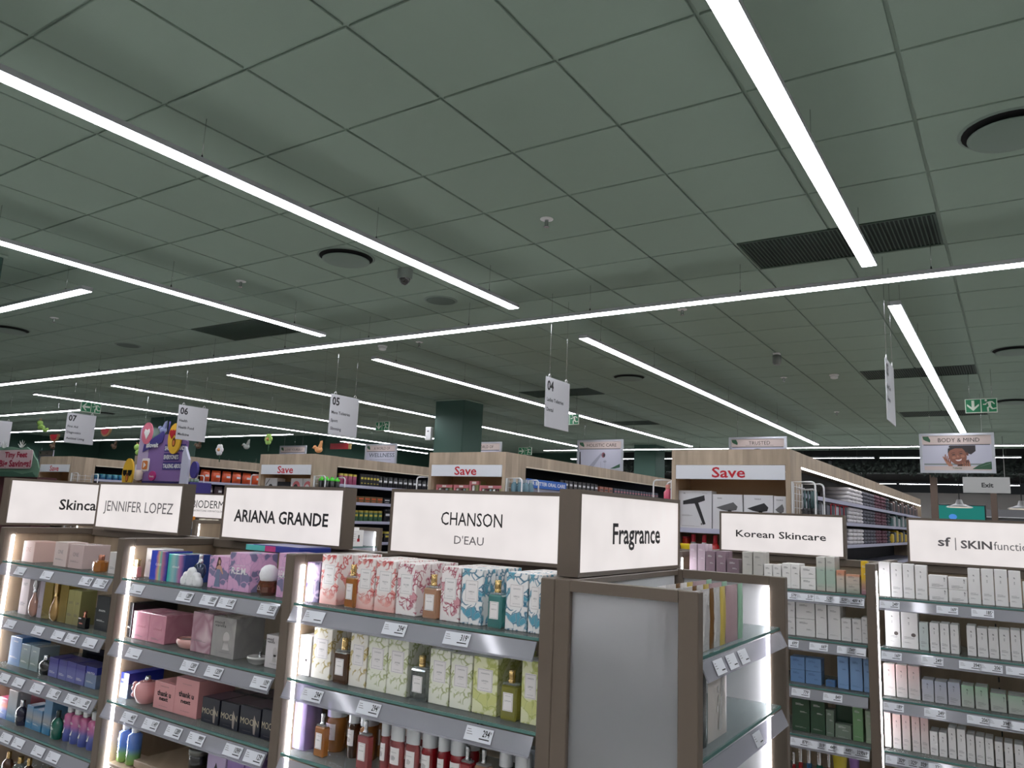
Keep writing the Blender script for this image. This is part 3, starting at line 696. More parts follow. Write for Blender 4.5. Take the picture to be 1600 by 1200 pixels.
header('lightbox_sign', 'large lit sign with two lines of elegant black capitals in the centre', -1.946, -1.22, 2.165, '-y', [('CHANSON', .005, .115, .047, .26, BLACKINK, .004), ("D'EAU", .0, .052, .029, .125, GREYTXT, 0)])
header('lightbox_sign', 'lit Fragrance sign turned sideways above the frosted glass end', 1.875, 2.625, -1.0, '+x', [('Fragrance', .02, .088, .062, .36, BLACKINK, .018)])
header('lightbox_sign', 'lit Skincare sign at far left partly hidden by the thin capitals sign', 1.885, 2.625, -4.26, '+x', [('Skincare', .02, .085, .056, .265, BLACKINK, .016)])
header('lightbox_sign', 'lit Korean Skincare sign in the second row, right of centre', -1.495, -.80, 4.57, '-y', [('Korean Skincare', .0, .092, .040, .50, BLACKINK, .012)])
header('lightbox_sign', 'lit grey lettered sign reading function at the right edge, second row', -.495, .215, 4.57, '-y', [('sf', -.185, .098, .046, .058, GREYTXT, .02), ('|', -.135, .095, .05, .004, GREYTXT, 0), ('SKIN', -.045, .092, .040, .135, GREYTXT, .025), ('functional', .13, .092, .042, .20, GREYTXT, -.002)])
header('lightbox_sign', 'small lit dermatology brand sign between the two celebrity perfume signs', -6.73, -6.0, 4.57, '-y', [('BIODERMA', .0, .10, .075, .56, BLACKINK, 0), ('LABORATOIRE DERMATOLOGIQUE', .0, .065, .018, .56, GREYTXT, 0)])
header('lightbox_sign', 'sliver of blank lightbox showing right of the bold capitals sign', 4.28, 5.0, -5.0, '+x', [('Skincare', 0, .085, .056, .42, BLACKINK, .018)])

# end units
FROST = bpy.data.materials.new('frosted_glass'); FROST.use_nodes = True
_n = FROST.node_tree; _b = _n.nodes['Principled BSDF']; _b.inputs['Base Color'].default_value = rgb(236, 234, 234); _b.inputs['Roughness'].default_value = .30
_b.inputs['Transmission Weight'].default_value = 1.; _b.inputs['IOR'].default_value = 1.2
_t = _n.nodes.new('ShaderNodeBsdfTranslucent'); _t.inputs[0].default_value = rgb(222, 224, 226)
_m = _n.nodes.new('ShaderNodeMixShader'); _m.inputs[0].default_value = .40
_n.links.new(_b.outputs[0], _m.inputs[1]); _n.links.new(_t.outputs[0], _m.inputs[2]); _d = _n.nodes.new('ShaderNodeBsdfDiffuse'); _d.inputs[0].default_value = rgb(214, 208, 208)
_m2 = _n.nodes.new('ShaderNodeMixShader'); _m2.inputs[0].default_value = .14
_n.links.new(_m.outputs[0], _m2.inputs[1]); _n.links.new(_d.outputs[0], _m2.inputs[2]); _n.links.new(_m2.outputs[0], _n.nodes['Material Output'].inputs[0])
WHITEB = mat('white_back_panel', (205, 204, 206), .7, spec=.2)
def end_unit(label, xb, xf, y0, y1, zs, tick):
    g = thing('end_unit', label, 'shelving', ((xb+xf)/2, (y0+y1)/2, 0))
    off = Matrix.Translation((-(xb+xf)/2, -(y0+y1)/2, 0)); P = []
    P.append(MB().box(xb, xb+.018, y0+.04, y1-.04, .1, 1.47, WHITEB).build('back_panel', g))
    P.append(MB().box(xb, xb+.03, y0+.036, y1-.036, 1.4705, 1.489, TAUPE, .002).build('spine_rail', g))
    P.append(MB().box(xb, xf-.02, y0, y1, 0, .1, TAUPE_D).build('plinth', g))
    for k, (ya, yb_) in enumerate(((y0, y0+.035), (y1-.035, y1))):
        f = MB(); f.box(xb, xb+.045, ya, yb_, .1, 1.49, TAUPE, .002); f.box(xf-.05, xf, ya, yb_, .1, 1.49, TAUPE, .002)
        f.box(xb+.045, xf-.05, ya, yb_, 1.462, 1.49, TAUPE, 0); f.box(xb+.045, xf-.05, ya, yb_, .1, .14, TAUPE, 0)
        sp = f.build('side_frame', g); P.append(sp)
        ym_ = (ya+yb_)/2
        MB().box(xb+.045, xf-.05, ym_-.003, ym_+.003, .14, 1.462, FROST if k == 0 else WHITEB).build('frosted_pane' if k == 0 else 'white_pane', sp)
        if k == 1: MB().box(xf-.060, xf-.0505, ya-.004, ya+.004, .15, 1.455, mat('end_led', (255, 255, 255), emit=(250, 250, 255), es=16)).build('led_strip', sp)
    for z, tk in zip(zs, tick): P.append(shelf(g, y0+.045, y1-.045, xf-.015, xb+.02, z, tk, '+x'))
    for o in P: o.matrix_parent_inverse = off
    return g
end_unit('frosted glass sided end unit with foil packets under the Fragrance sign', -1.0275, -.64, 1.8, 2.64, [1.335, 1.10, .87, .635], [[(1.95, ''), (2.05, ''), (2.15, '')], [(2.28, '')], [], []])
end_unit('end unit with white skincare cartons seen between two perfume signs', -5.02, -4.62, 4.22, 5.06, [1.335, 1.10, .87], [[], [], []])

# ------------------------------------------------------------------ goods: one builder per kind, copies share mesh data
def label_card(t, w_, h_, z0, z1, lines, border=True, mbw=.78, ink=GREYINK, y=-.0004, paper=PAPER):
    """white paper panel with a ruled frame and small print, on the front of a pack"""
    hw = w_*mbw/2
    m_ = MB(); fr = Frame((0, y, 0)); m_.prism(fr, [(-hw, z0), (hw, z0), (hw, z1), (-hw, z1)], -.0002, .0004, paper)
    o = m_.build('front_label', t)
    m_ = MB(); 
    if border:
        e = .0012; q = hw-.002
        for a0, a1, b0, b1 in ((-q, q, z0+.002, z0+.002+e*.5), (-q, q, z1-.002-e*.5, z1-.002), (-q, -q+e*.5, z0+.002, z1-.002), (q-e*.5, q, z0+.002, z1-.002)):
            m_.quad(fr, a0, a1, b0, b1, .0009, ink)
    for s, zb, h, wd, b_ in lines: m_.text(fr, s, 0, zb, h, ink, b_, width=wd, d=.0010)
    m_.build('lettering', o)
    return o

def bars(m_, fr, a0, a1, z, n, ink=GREYINK, h=.0012, gap=.0035, seed=1):
    r = random.Random(seed)
    for k in range(n):
        m_.quad(fr, a0, a0+(a1-a0)*(.6+.4*r.random()), z-k*gap, z-k*gap+h, .0006, ink)

def carton(t, w_, h_, d_, mt, top=None, c=.0012, zoff=0.):
    b = MB(); b.box(-w_/2, w_/2, 0, d_, zoff, zoff+h_, mt, c)
    o = b.build('carton', t)
    # tucked lid flap seam
    s_ = MB(); s_.box(-w_/2+.003, w_/2-.003, d_*.12, d_*.9, zoff+h_, zoff+h_+.0006, top or mt); s_.build('lid_flap', o)
    return o

CM = {}
def board(name, col, rough=.35, coat=.35, noise=0.):
    return mat('board_'+name, col, rough, coat=coat, noise=noise)
CH_RED = print_mat('floral_red', (238, 230, 226), (196, 66, 66), 46, .8, (226, 140, 130), .035, grad=((230, 172, 162), .0, .06), sparse=.47)
CH_ROSE = print_mat('floral_rose', (238, 230, 228), (168, 66, 90), 52, .82, (210, 150, 158), .035, sparse=.46)
CH_TEAL = print_mat('floral_teal', (236, 234, 232), (42, 110, 138), 42, .55, (84, 156, 178), .03, sparse=.42)
CH_VAN = print_mat('floral_gold', (238, 233, 222), (176, 154, 80), 40, .85, (208, 192, 124), .035, sparse=.49)
CH_JAS = print_mat('floral_green', (234, 234, 218), (166, 174, 116), 42, .85, (196, 202, 156), .03, sparse=.47)
CH_LEM = print_mat('floral_lemon', (230, 230, 190), (182, 188, 104), 34, .6, (208, 210, 134), .03, sparse=.42)
POP = print_mat('lilac_splash', (214, 166, 200), (200, 156, 192), 30, .70, (122, 118, 150), .01)
POPD = print_mat('violet_splash', (184, 156, 186), (150, 128, 160), 30, .5, (70, 60, 100), .04)
HOLO = grad_mat('holographic_blue', [(0, (36, 60, 170)), (.42, (40, 70, 200)), (.52, (214, 150, 170)), (.60, (220, 200, 140)), (.68, (120, 200, 190)), (.80, (200, 130, 160)), (1, (70, 70, 170))], -.06, .06, .18, .3, wob=.02, ax=0)
HOLO2 = grad_mat('holographic_teal', [(0, (30, 80, 130)), (.2, (70, 200, 196)), (.45, (170, 206, 206)), (.6, (130, 190, 200)), (.8, (200, 130, 180)), (1, (60, 80, 150))], -.06, .06, .18, .3, wob=.02, ax=0)
SUNSET = grad_mat('sunset_print', [(0, (40, 80, 160)), (.4, (90, 110, 190)), (.6, (226, 120, 90)), (1, (222, 80, 130))], 0, .09)
SILB = grad_mat('silver_blue_print', [(0, (70, 130, 170)), (.4, (170, 180, 190)), (1, (196, 190, 190))], 0, .13, .2, .4)
SEA = grad_mat('sea_print', [(0, (24, 110, 150)), (.35, (50, 120, 160)), (.6, (150, 150, 150)), (1, (90, 130, 165))], 0, .10, wob=.02)
SAIL = grad_mat('sail_blue_print', [(0, (150, 168, 186)), (.3, (90, 130, 180)), (1, (66, 110, 166))], 0, .12, wob=.03)
ICE = grad_mat('ice_print', [(0, (140, 166, 178)), (.5, (150, 164, 160)), (1, (170, 184, 190))], 0, .105, .2, .3, wob=.05)
VIO = grad_mat('violet_blue_print', [(0, (112, 116, 172)), (.5, (96, 98, 158)), (.72, (74, 72, 140)), (.73, (60, 58, 132)), (1, (58, 54, 128))], 0, .08)
NAU = grad_mat('navy_silver_print', [(0, (120, 140, 175)), (.6, (112, 126, 150)), (.62, (36, 48, 140)), (1, (28, 40, 130))], 0, .09)
GOLDB = grad_mat('gold_board', [(0, (160, 140, 84)), (.6, (176, 150, 80)), (1, (190, 164, 84))], 0, .18, .25, .6)
LEMS = grad_mat('lemon_gold_board', [(0, (150, 140, 96)), (1, (186, 180, 118))], 0, .14, .3, .3)
MISTP = grad_mat('pink_blue_mist', [(0, (70, 84, 158)), (.35, (96, 100, 168)), (.6, (170, 96, 146)), (1, (190, 92, 136))], .01, .11, .12)
MISTB = grad_mat('blue_green_mist', [(0, (120, 160, 80)), (.25, (110, 160, 110)), (.5, (80, 120, 190)), (1, (96, 130, 205))], .01, .11, .12)
PEACH = grad_mat('peach_print', [(0, (150, 160, 146)), (.3, (196, 188, 176)), (.7, (206, 190, 176)), (.8, (208, 150, 120)), (1, (206, 140, 110))], 0, .11)
SUNB = grad_mat('yellow_violet_print', [(0, (150, 110, 130)), (.3, (190, 150, 120)), (.5, (226, 182, 40)), (1, (232, 190, 30))], 0, .16)
MINTT = grad_mat('mint_print', [(0, (196, 188, 180)), (.25, (170, 190, 174)), (.6, (172, 192, 178)), (.75, (200, 198, 190)), (1, (204, 202, 196))], 0, .17)
SFP = grad_mat('pink_fade_print', [(0, (200, 196, 194)), (.5, (206, 190, 188)), (1, (206, 172, 168))], 0, .15)
SFL = grad_mat('lilac_fade_print', [(0, (186, 184, 188)), (1, (166, 170, 186))], 0, .1)
SFG = grad_mat('green_fade_print', [(0, (186, 188, 182)), (.5, (168, 182, 168)), (1, (140, 176, 146))], 0, .1)
WHT = board('white', (234, 231, 228)); WHT2 = board('soft_white', (228, 225, 224)); IVG = board('grey_ivory', (192, 189, 183))
PINKF = print_mat('pink_foil_print', (210, 150, 164), (198, 134, 150), 16, .8, (220, 172, 182), .1, rough=.2)
GREYF = print_mat('silver_portrait_print', (168, 164, 160), (156, 152, 150), 14, .7, (182, 178, 174), .12, rough=.2)

def liquid(name, col, trans=.55, rough=.08):
    return mat('juice_'+name, col, rough, trans=trans, coat=.6, ior=1.36)
J_AMB = liquid('amber', (196, 128, 60)); J_DARK = liquid('dark_amber', (96, 58, 30)); J_ROSE = liquid('rose', (196, 108, 108)); J_RED = liquid('red', (160, 26, 36), .35)
J_TEAL = liquid('teal', (88, 160, 156)); J_OLV = liquid('olive', (168, 164, 72)); J_CLR = liquid('smoky_clear', (150, 156, 152), .8); J_SAND = liquid('sand', (212, 164, 132))
J_GRN = liquid('green', (30, 110, 92), .3); J_NAVY = liquid('navy', (28, 26, 54), .2); J_BLUE = liquid('blue', (50, 110, 160), .5); J_PNK = liquid('pink', (206, 150, 146), .5)
CLEARG = see_through('bottle_glass', (232, 236, 236), .22, .04, .8)

def square_bottle(t, w_, h_, juice, cap='gold', lab=True, name='VEIL', d_=None):
    d_ = d_ or w_*.62; bh = h_*.70
    b = MB(); b.box(-w_/2, w_/2, 0, d_, 0, bh, juice, .004); o = b.build('glass_body', t)
    b = MB(); b.box(-w_*.42, w_*.42, d_*.1, d_*.9, bh, bh+.006, CLEARG, .002); b.build('shoulder', o)
    if cap == 'gold':
        MB().lathe([(.010, 0), (.010, h_*.07), (.008, h_*.08)], GOLD, 14, cy=d_/2, cz=bh+.006).build('collar', t)
        MB().lathe([(.009, 0), (.0095, .002), (.0095, h_-bh-.006-h_*.08), (.008, h_-bh-.005-h_*.08)], GOLD, 14, cy=d_/2, cz=bh+.006+h_*.08).build('cap', t)
    else:
        MB().lathe([(.007, 0), (.009, .003), (.006, .006), (.006, .012)], SILVER, 12, cy=d_/2, cz=bh+.006).build('collar', t)
        MB().lathe([(.006, 0), (.0065, .002), (.0065, h_-bh-.02), (.005, h_-bh-.018)], CLEARG if cap == 'clear' else SILVER, 12, cy=d_/2, cz=bh+.018).build('cap', t)
    if lab: label_card(t, w_, h_, bh*.28, bh*.80, [(name, bh*.55, .0035, w_*.36, 0), ('CHANSON', bh*.70, .002, w_*.34, 0)], mbw=.62, y=-.0008)

def round_bottle(t, w_, h_, juice, capm, cap_frac=.3, body=None, lab=True, capname='cap', shoulder=.8, capr=None):
    r = w_/2; bh = h_*(1-cap_frac)
    MB().lathe([(r*.85, 0), (r, .004), (r, bh*.9), (r*shoulder, bh)], body or juice, 20, cy=r).build('bottle_body', t)
    cr = capr or r*.97
    MB().lathe([(cr, bh), (cr, h_-.003), (cr*.93, h_)], capm, 20, cy=r).build(capname, t)
    if lab:
        m_ = MB(); n = 7; vs = []
        for z in (bh*.36, bh*.82):
            for k in range(n+1):
                a = math.radians(-90-38+76*k/n); vs.append(((r+.0006)*math.cos(a), r+(r+.0006)*math.sin(a), z))
        m_.add(vs, [(k, k+1, n+2+k, n+1+k) for k in range(n)], PAPER); lb = m_.build('wrap_label', t)
        m_ = MB(); fr = Frame((0, -.0014, 0)); m_.text(fr, 'CHANSON', 0, bh*.68, .0028, GREYINK, 0, width=r*.8); bars(m_, fr, -r*.3, r*.3, bh*.58, 4); m_.build('lettering', lb)

def G(look, cat, fn, depth=.05, rows=1): return dict(look=look, cat=cat, fn=fn, d=depth, rows=rows)

def f_carton(mt, lines=(), bw=0, c=.0012, top=None, txt=GREYINK):
    def fn(t, w_, h_, d_):
        o = carton(t, w_, h_, d_, mt, top, c)
        m_ = MB(); fr = Frame((0, -.0003, 0))
        for s, zf, h, wf, b_ in lines: m_.text(fr, s, 0, h_*zf, h, txt, b_, width=w_*wf)
        if bw: bars(m_, fr, -w_*.36, w_*.30, h_*.3, bw, txt if bw else GREYINK)
        if m_.v: m_.build('lettering', t)
    return fn
def f_chanson(mt, nm):
    def fn(t, w_, h_, d_):
        carton(t, w_, h_, d_, mt, WHT)
        label_card(t, w_, h_, h_*.40, h_*.80, [('CHANSON', h_*.71, .0036, w_*.34, 0), (nm, h_*.575, .0045, w_*.26, 0), ("D'EAU", h_*.545, .0018, w_*.12, 0), ('EAU DE TOILETTE', h_*.455, .0018, w_*.32, 0)], mbw=.62)
    return fn
def f_sf(mt, dot=None, stack=False, wide=False, tealcap=False):
    def one(t, w_, h_, d_, z):
        o = carton(t, w_, h_, d_, mt, WHT2, zoff=z)
        m_ = MB(); fr = Frame((0, -.0003, z))
        fr2 = Frame((0, -.0003, z)); fr2.u, fr2.v = Vector((0, 0, -1)), Vector((1, 0, 0))
        m_.text(fr2, 'sf', -h_*.80, -w_*.08 if not wide else w_*.32, .007, BLACKINK, .02, sx=1.1)
        m_.text(fr2, 'SKIN', -h_*.66, -w_*.07 if not wide else w_*.33, .0045, GREYINK, .01)
        bars(m_, fr, -w_*.34, w_*.34, h_*.3, 3, GREYINK, .001, .004)
        bars(m_, fr, -w_*.34, w_*.1, h_*.16, 2, GREYINK, .0008, .003)
        if dot: m_.prism(fr, ell(w_*.22, h_*.36, .009, .009, 16), 0, .0008, dot)
        m_.build('lettering', o)
    def fn(t, w_, h_, d_):
        if stack: one(t, w_, h_/2-.001, d_, 0); one(t, w_, h_/2-.001, d_, h_/2)
        else: one(t, w_, h_, d_, 0)
    return fn
def f_stack(mt, n=2, txt=GREYINK, gap=.001):
    def fn(t, w_, h_, d_):
        hh = h_/n-gap
        for k in range(n):
            z = k*h_/n; carton(t, w_, hh, d_, mt, zoff=z)
            m_ = MB(); fr = Frame((0, -.0003, z)); bars(m_, fr, -w_*.32, w_*.15, hh*.8, 3, txt); bars(m_, fr, w_*.05, w_*.36, hh*.42, 2, txt); m_.build('lettering', t)
    return fn
def f_plain(mt, txt=GREYINK):
    def fn(t, w_, h_, d_):
        carton(t, w_, h_, d_, mt)
        m_ = MB(); fr = Frame((0, -.0003, 0)); bars(m_, fr, -w_*.3, w_*.2, h_*.86, 3, txt); bars(m_, fr, -w_*.05, w_*.36, h_*.62, 2, txt); bars(m_, fr, -w_*.34, w_*.34, h_*.14, 2, txt, .0006)
        m_.build('lettering', t)
    return fn
def f_cloud(t, w_, h_, d_):
    w2 = w_*.9
    fr = Frame((0, .012, 0)); m_ = MB()
    for cx, cz, r in ((-.30, .14, .19), (.30, .14, .19), (0, .16, .24), (-.22, .30, .17), (.22, .29, .17), (.0, .42, .2)):
        m_.lathe([(r*w2*.5, -.012), (r*w2*.95, -.008), (r*w2*1.0, 0), (r*w2*.95, .008), (r*w2*.5, .012)], WHITEP, 16)
        n = 80; q = m_.v[-(n+32):]
        for i in range(len(m_.v)-(n+32), len(m_.v)):
            x, y, z = m_.v[i]; m_.v[i] = (cx*w2+x, .014+z, max(.0, cz*h_+y))
    m_.build('cloud_stand', t)
    m_ = MB(); m_.lathe([(.010, -.030), (.026, -.024), (.034, -.008), (.034, .008), (.026, .024), (.010, .030)], mat('blue_glass', (44, 62, 104), .08, trans=.5, coat=.8), 20, cx=.012, cy=.034, cz=h_*.52, sy=.5); m_.build('glass_body', t)
    MB().lathe([(.009, 0), (.009, .012), (.006, .014), (.008, .018), (.008, .03), (.006, .032)], SILVER, 14, cx=.016, cy=.034, cz=h_*.52+.030).build('spray_cap', t)
def f_puff(t, w_, h_, d_):
    MB().lathe([(.024, 0), (.036, .012), (.038, .03), (.03, .05), (.014, .056)], mat('amber_facet_glass', (128, 70, 48), .08, trans=.5, coat=.8), 9, cy=.04, smooth=False).build('glass_body', t)
    P = [(.004, -.034), (.016, -.031), (.028, -.02), (.034, 0), (.028, .02), (.016, .031), (.004, .034)]
    MB().lathe(P, mat('white_fluff', (226, 224, 226), .95, noise=.08, nscale=160), 24, cy=.04, cz=h_-.034).build('pompom_cap', t)
    m_ = MB(); fr = Frame((0, .0005, .028)); m_.prism(fr, [(-.009, -.007), (.009, -.007), (0, .010)], 0, .001, SILVER); m_.prism(fr, [(-.005, -.0045), (.005, -.0045), (0, .005)], .001, .0014, J_DARK); m_.build('emblem', t)
def f_bowl(mt):
    def fn(t, w_, h_, d_):
        r = w_*.48
        MB().lathe([(r*.45, 0), (r*.8, .006), (r*.98, .02), (r, h_*.45), (r*.93, h_*.62), (r*.84, h_*.60), (r*.8, .025)], mt, 24, cy=r, sy=.75).build('bowl_body', t)
        MB().lathe([(r*.75, h_*.5), (r*.7, h_*.52)], mat('bowl_inner', (150, 132, 120), .3), 24, cy=r, sy=.7).build('inner_glass', t)
        MB().lathe([(.006, h_*.5), (.006, h_*.8), (.005, h_*.8), (.005, h_), (.003, h_)], SILVER, 10, cx=r*.35, cy=r).build('spray_nozzle', t)
    return fn
def f_egg(t, w_, h_, d_):
    r = .046
    EG = mat('rose_ceramic', (214, 150, 150), .25, coat=.5)
    MB().lathe([(r*.5, 0), (r*.72, .006), (r*.95, .03), (r, .05), (r*.9, .07), (r*.66, .08)], EG, 26, cx=.01, cy=r).build('glass_body', t)
    m_ = MB()
    for k, (dx, dz) in enumerate(((-.030, .068), (-.035, .052), (-.026, .040), (-.033, .028))):
        m_.lathe([(.002, -.010), (.009, -.006), (.011, 0), (.009, .006), (.002, .010)], EG, 12, cx=dx, cy=.022, cz=dz)
    m_.build('moulded_fingers', t)
    MB().lathe([(.016, 0), (.014, .006)], J_ROSE, 14, cx=.01, cy=r, cz=.08).build('collar', t)
    MB().lathe([(.010, 0), (.010, .012), (.008, .014), (.008, h_-.098), (.006, h_-.096)], SILVER, 14, cx=.01, cy=r, cz=.086).build('spray_cap', t)
def f_heart(mt, capm):
    def fn(t, w_, h_, d_):
        MB().lathe([(.010, 0), (.026, .012), (.032, .035), (.026, h_*.38), (.014, h_*.52), (.009, h_*.62)], mt, 20, cy=.03, sy=.55).build('teardrop_body', t)
        MB().lathe([(.010, h_*.62), (.010, h_*.64), (.007, h_*.66), (.011, h_*.8), (.008, h_)], capm, 16, cy=.03).build('tall_stopper', t)
    return fn
def f_flask(juice, capm, rib=True):
    def fn(t, w_, h_, d_):
        r = w_/2
        MB().lathe([(r*.8, 0), (r*.95, .006), (r, h_*.55), (r*.7, h_*.68), (r*.3, h_*.75)], juice, 18, cy=r, sy=.6).build('glass_body', t)
        MB().lathe([(r*.28, h_*.75), (r*.28, h_*.98), (r*.22, h_)], capm, 12, cy=r).build('spray_cap', t)
        m_ = MB(); fr = Frame((0, r*.4-.002, 0)); bars(m_, fr, -r*.4, r*.4, h_*.42, 3, WHITEINK); m_.build('lettering', t)
    return fn
def f_mist(mt):
    def fn(t, w_, h_, d_):
        r = w_*.46; bh = h_*.78
        MB().lathe([(r*.88, 0), (r, .004), (r, bh*.93), (r*.6, bh)], mt, 22, cy=r).build('bottle_body', t)
        MB().lathe([(r*.55, bh), (r*.55, bh+.004)], SILVER, 14, cy=r).build('collar', t)
        MB().lathe([(r*.6, bh+.004), (r*.6, h_-.002), (r*.52, h_)], mat('white_cap', (214, 214, 216), .4), 16, cy=r).build('cap', t)
        m_ = MB(); fr = Frame((0, -.0012, 0)); bars(m_, fr, -r*.4, r*.3, bh*.75, 3, WHITEINK); m_.prism(fr, [(-r*.25, bh*.3), (r*.1, bh*.3), (r*.35, bh*.52)], 0, .0006, WHITEINK); m_.build('lettering', t)
    return fn
def f_serum(juice):
    def fn(t, w_, h_, d_):
        r = w_/2
        MB().lathe([(r*.9, 0), (r, .003), (r, h_*.52), (r*.8, h_*.56)], juice, 16, cy=r).build('bottle_body', t)
        MB().lathe([(r*.75, h_*.56), (r*.78, h_*.6), (r*.78, h_*.97), (r*.6, h_)], SILVER, 16, cy=r).build('cap', t)
    return fn
def f_tube(mt, ink):
    def fn(t, w_, h_, d_):
        n = 14; vs = []; m_ = MB()
        prof = [(.62, .020, .022), (.66, .018, .03), (.86, .010, h_*.7), (1.0, .0025, h_*.97), (1.0, .002, h_)]
        for sw, sd, z in prof:
            for k in range(n):
                a = 2*math.pi*k/n; vs.append((w_/2*sw*math.cos(a), .02+sd*math.sin(a), z))
        fs = [(i*n+k, i*n+(k+1) % n, (i+1)*n+(k+1) % n, (i+1)*n+k) for i in range(len(prof)-1) for k in range(n)]
        m_.add(vs, fs, mt, True); m_.add(vs[-n:], [tuple(range(n))], mt); m_.build('squeeze_tube', t)
        MB().lathe([(.015, 0), (.017, .002), (.017, .022)], WHITEP, 16, cy=.02).build('cap', t)
        m_ = MB(); fr = Frame((0, .008, 0)); fr.v = Vector((0, .07, 1)).normalized(); m_.prism(fr, ell(0, h_*.72, .010, .010, 18), -.001, .004, ink); bars(m_, fr, -w_*.2, w_*.2, h_*.55, 4, ink); m_.build('lettering', t)
    return fn
def f_lady(t, w_, h_, d_):
    carton(t, w_, h_, d_, POP)
    m_ = MB(); fr = Frame((0, -.0003, 0)); HAIR = mat('print_hair', (74, 50, 46), .6); SK = mat('print_skin', (190, 146, 128), .6); DR = mat('print_dress', (112, 122, 148), .6)
    cx = .0
    m_.prism(fr, [(cx-.018, h_*.55), (cx-.006, h_*.97), (cx+.004, h_*.97), (cx+.012, h_*.86), (cx+.010, h_*.7), (cx-.004, h_*.62)], 0, .0005, HAIR)
    m_.prism(fr, ell(cx+.003, h_*.82, .0055, .008, 14), .0005, .0008, SK)
    m_.prism(fr, [(cx-.012, h_*.66), (cx+.002, h_*.74), (cx+.016, h_*.69), (cx+.03, h_*.48), (cx+.026, h_*.45), (cx+.012, h_*.58), (cx+.010, h_*.52), (cx-.008, h_*.52)], .0005, .0008, SK)
    m_.prism(fr, [(cx-.009, h_*.60), (cx+.011, h_*.60), (cx+.012, h_*.3), (cx+.018, h_*.06), (cx-.018, h_*.06), (cx-.012, h_*.3)], .0008, .0011, DR)
    m_.build('printed_figure', t)
def f_tubeset(t, w_, h_, d_):
    b = MB(); b.box(-w_/2, w_/2, 0, .07, 0, h_, see_through('clear_pack', (196, 186, 214), .3, .06, .9), .002); b.build('clear_carton', t)
    MB().lathe([(.02, .006), (.025, .01), (.025, h_*.72), (.02, h_*.76)], POPD, 18, cx=0, cy=.035).build('bottle', t)
    MB().lathe([(.021, h_*.76), (.021, h_-.006)], mat('violet_cap', (120, 104, 168), .3), 18, cy=.035).build('cap', t)
    MB().box(-.020, -.012, .006, .0075, .01, h_*.8, mat('iridescent_strip', (90, 200, 150), .15, .6)).build('foil_strip', t)
def f_round_amber(t, w_, h_, d_):
    r = .03
    MB().lathe([(r*.7, 0), (r, .006), (r*1.05, .024), (r, .042), (r*.6, .05)], J_AMB, 12, cy=r, smooth=False).build('glass_body', t)
    MB().lathe([(r*.4, .05), (r*.42, .052), (r*.42, h_-.002), (r*.36, h_)], mat('rose_gold', (190, 130, 110), .2, 1.), 14, cy=r).build('cap', t)
def f_tinygold(t, w_, h_, d_):
    MB().box(-.02, .02, 0, .02, 0, h_*.6, J_PNK, .003).build('glass_body', t)
    MB().box(-.014, .014, .002, .018, h_*.62, h_, GOLD, .003).build('cap', t)
    MB().lathe([(.006, h_*.6), (.006, h_*.62)], GOLD, 10, cy=.01).build('collar', t)
def f_blackbottle(t, w_, h_, d_):
    MB().box(-.028, .028, 0, .024, 0, h_*.66, mat('black_glass', (16, 14, 16), .08, coat=1), .003).build('glass_body', t)
    MB().lathe([(.008, h_*.66), (.008, h_*.74), (.006, h_*.75), (.007, h_)], mat('rose_gold', (190, 130, 110), .2, 1.), 12, cx=.004, cy=.012).build('spray_cap', t)
    m_ = MB(); fr = Frame((0, -.0004, 0)); m_.prism(fr, [(-.022, h_*.56), (-.002, h_*.56), (-.002, h_*.63), (-.022, h_*.63)], 0, .0006, PAPER); m_.quad(fr, -.014, .012, h_*.28, h_*.36, .0004, mat('rose_ink', (186, 120, 110), .5)); m_.build('front_label', t)
def f_moon(t, w_, h_, d_):
    carton(t, w_, h_, d_, board('midnight', (30, 32, 44)), board('dusky_mauve', (96, 80, 92)))
    m_ = MB(); fr = Frame((0, -.0003, 0)); m_.text(fr, 'MOON', 0, h_*.36, .020, mat('champagne_ink', (186, 176, 150), .4), .0, width=w_*.9)
    m_.prism(fr, [(w_*.22, h_*.08), (w_*.30, h_*.06), (w_*.33, h_*.5), (w_*.22, h_*.74), (w_*.16, h_*.5)], .0002, .0004, mat('silver_print', (150, 140, 132), .4)); m_.quad(fr, -w_*.3, w_*.1, h_*.12, h_*.13, .0006, GREYINK)
    m_.build('lettering', t)
def f_thanks(t, w_, h_, d_):
    carton(t, w_, h_, d_, board('candy_pink', (206, 146, 146)))
    m_ = MB(); fr = Frame((0, -.0003, 0)); m_.text(fr, 'thank u', 0, h_*.50, .019, BLACKINK, .03, width=w_*.66); m_.text(fr, 'next', 0, h_*.335, .015, BLACKINK, .03, width=w_*.42)
    m_.text(fr, 'ariana grande', 0, h_*.84, .004, GREYINK, 0, width=w_*.4); m_.text(fr, 'eau de parfum', 0, h_*.12, .003, GREYINK, 0, width=w_*.4)
    m_.build('lettering', t)
def f_mod(mt):
    def fn(t, w_, h_, d_):
        carton(t, w_, h_, d_, mt)
        m_ = MB(); fr = Frame((0, -.0003, 0)); m_.text(fr, 'mod', -w_*.2, h_*.83, .010, BLACKINK, .0, width=w_*.4); m_.text(fr, 'vanilla', -w_*.15, h_*.75, .010, BLACKINK, .0, width=w_*.48); m_.text(fr, 'ariana grande', w_*.12, h_*.12, .004, GREYINK, 0, width=w_*.5)
        P = mat('pale_portrait_ink', (186, 180, 178), .5)
        m_.prism(fr, ell(w_*.14, h_*.5, w_*.14, h_*.15, 18), 0, .0003, P); m_.prism(fr, [(w_*.0, h_*.2), (w_*.3, h_*.2), (w_*.2, h_*.42), (w_*.06, h_*.42)], 0, .0003, P)
        m_.build('lettering', t)
    return fn
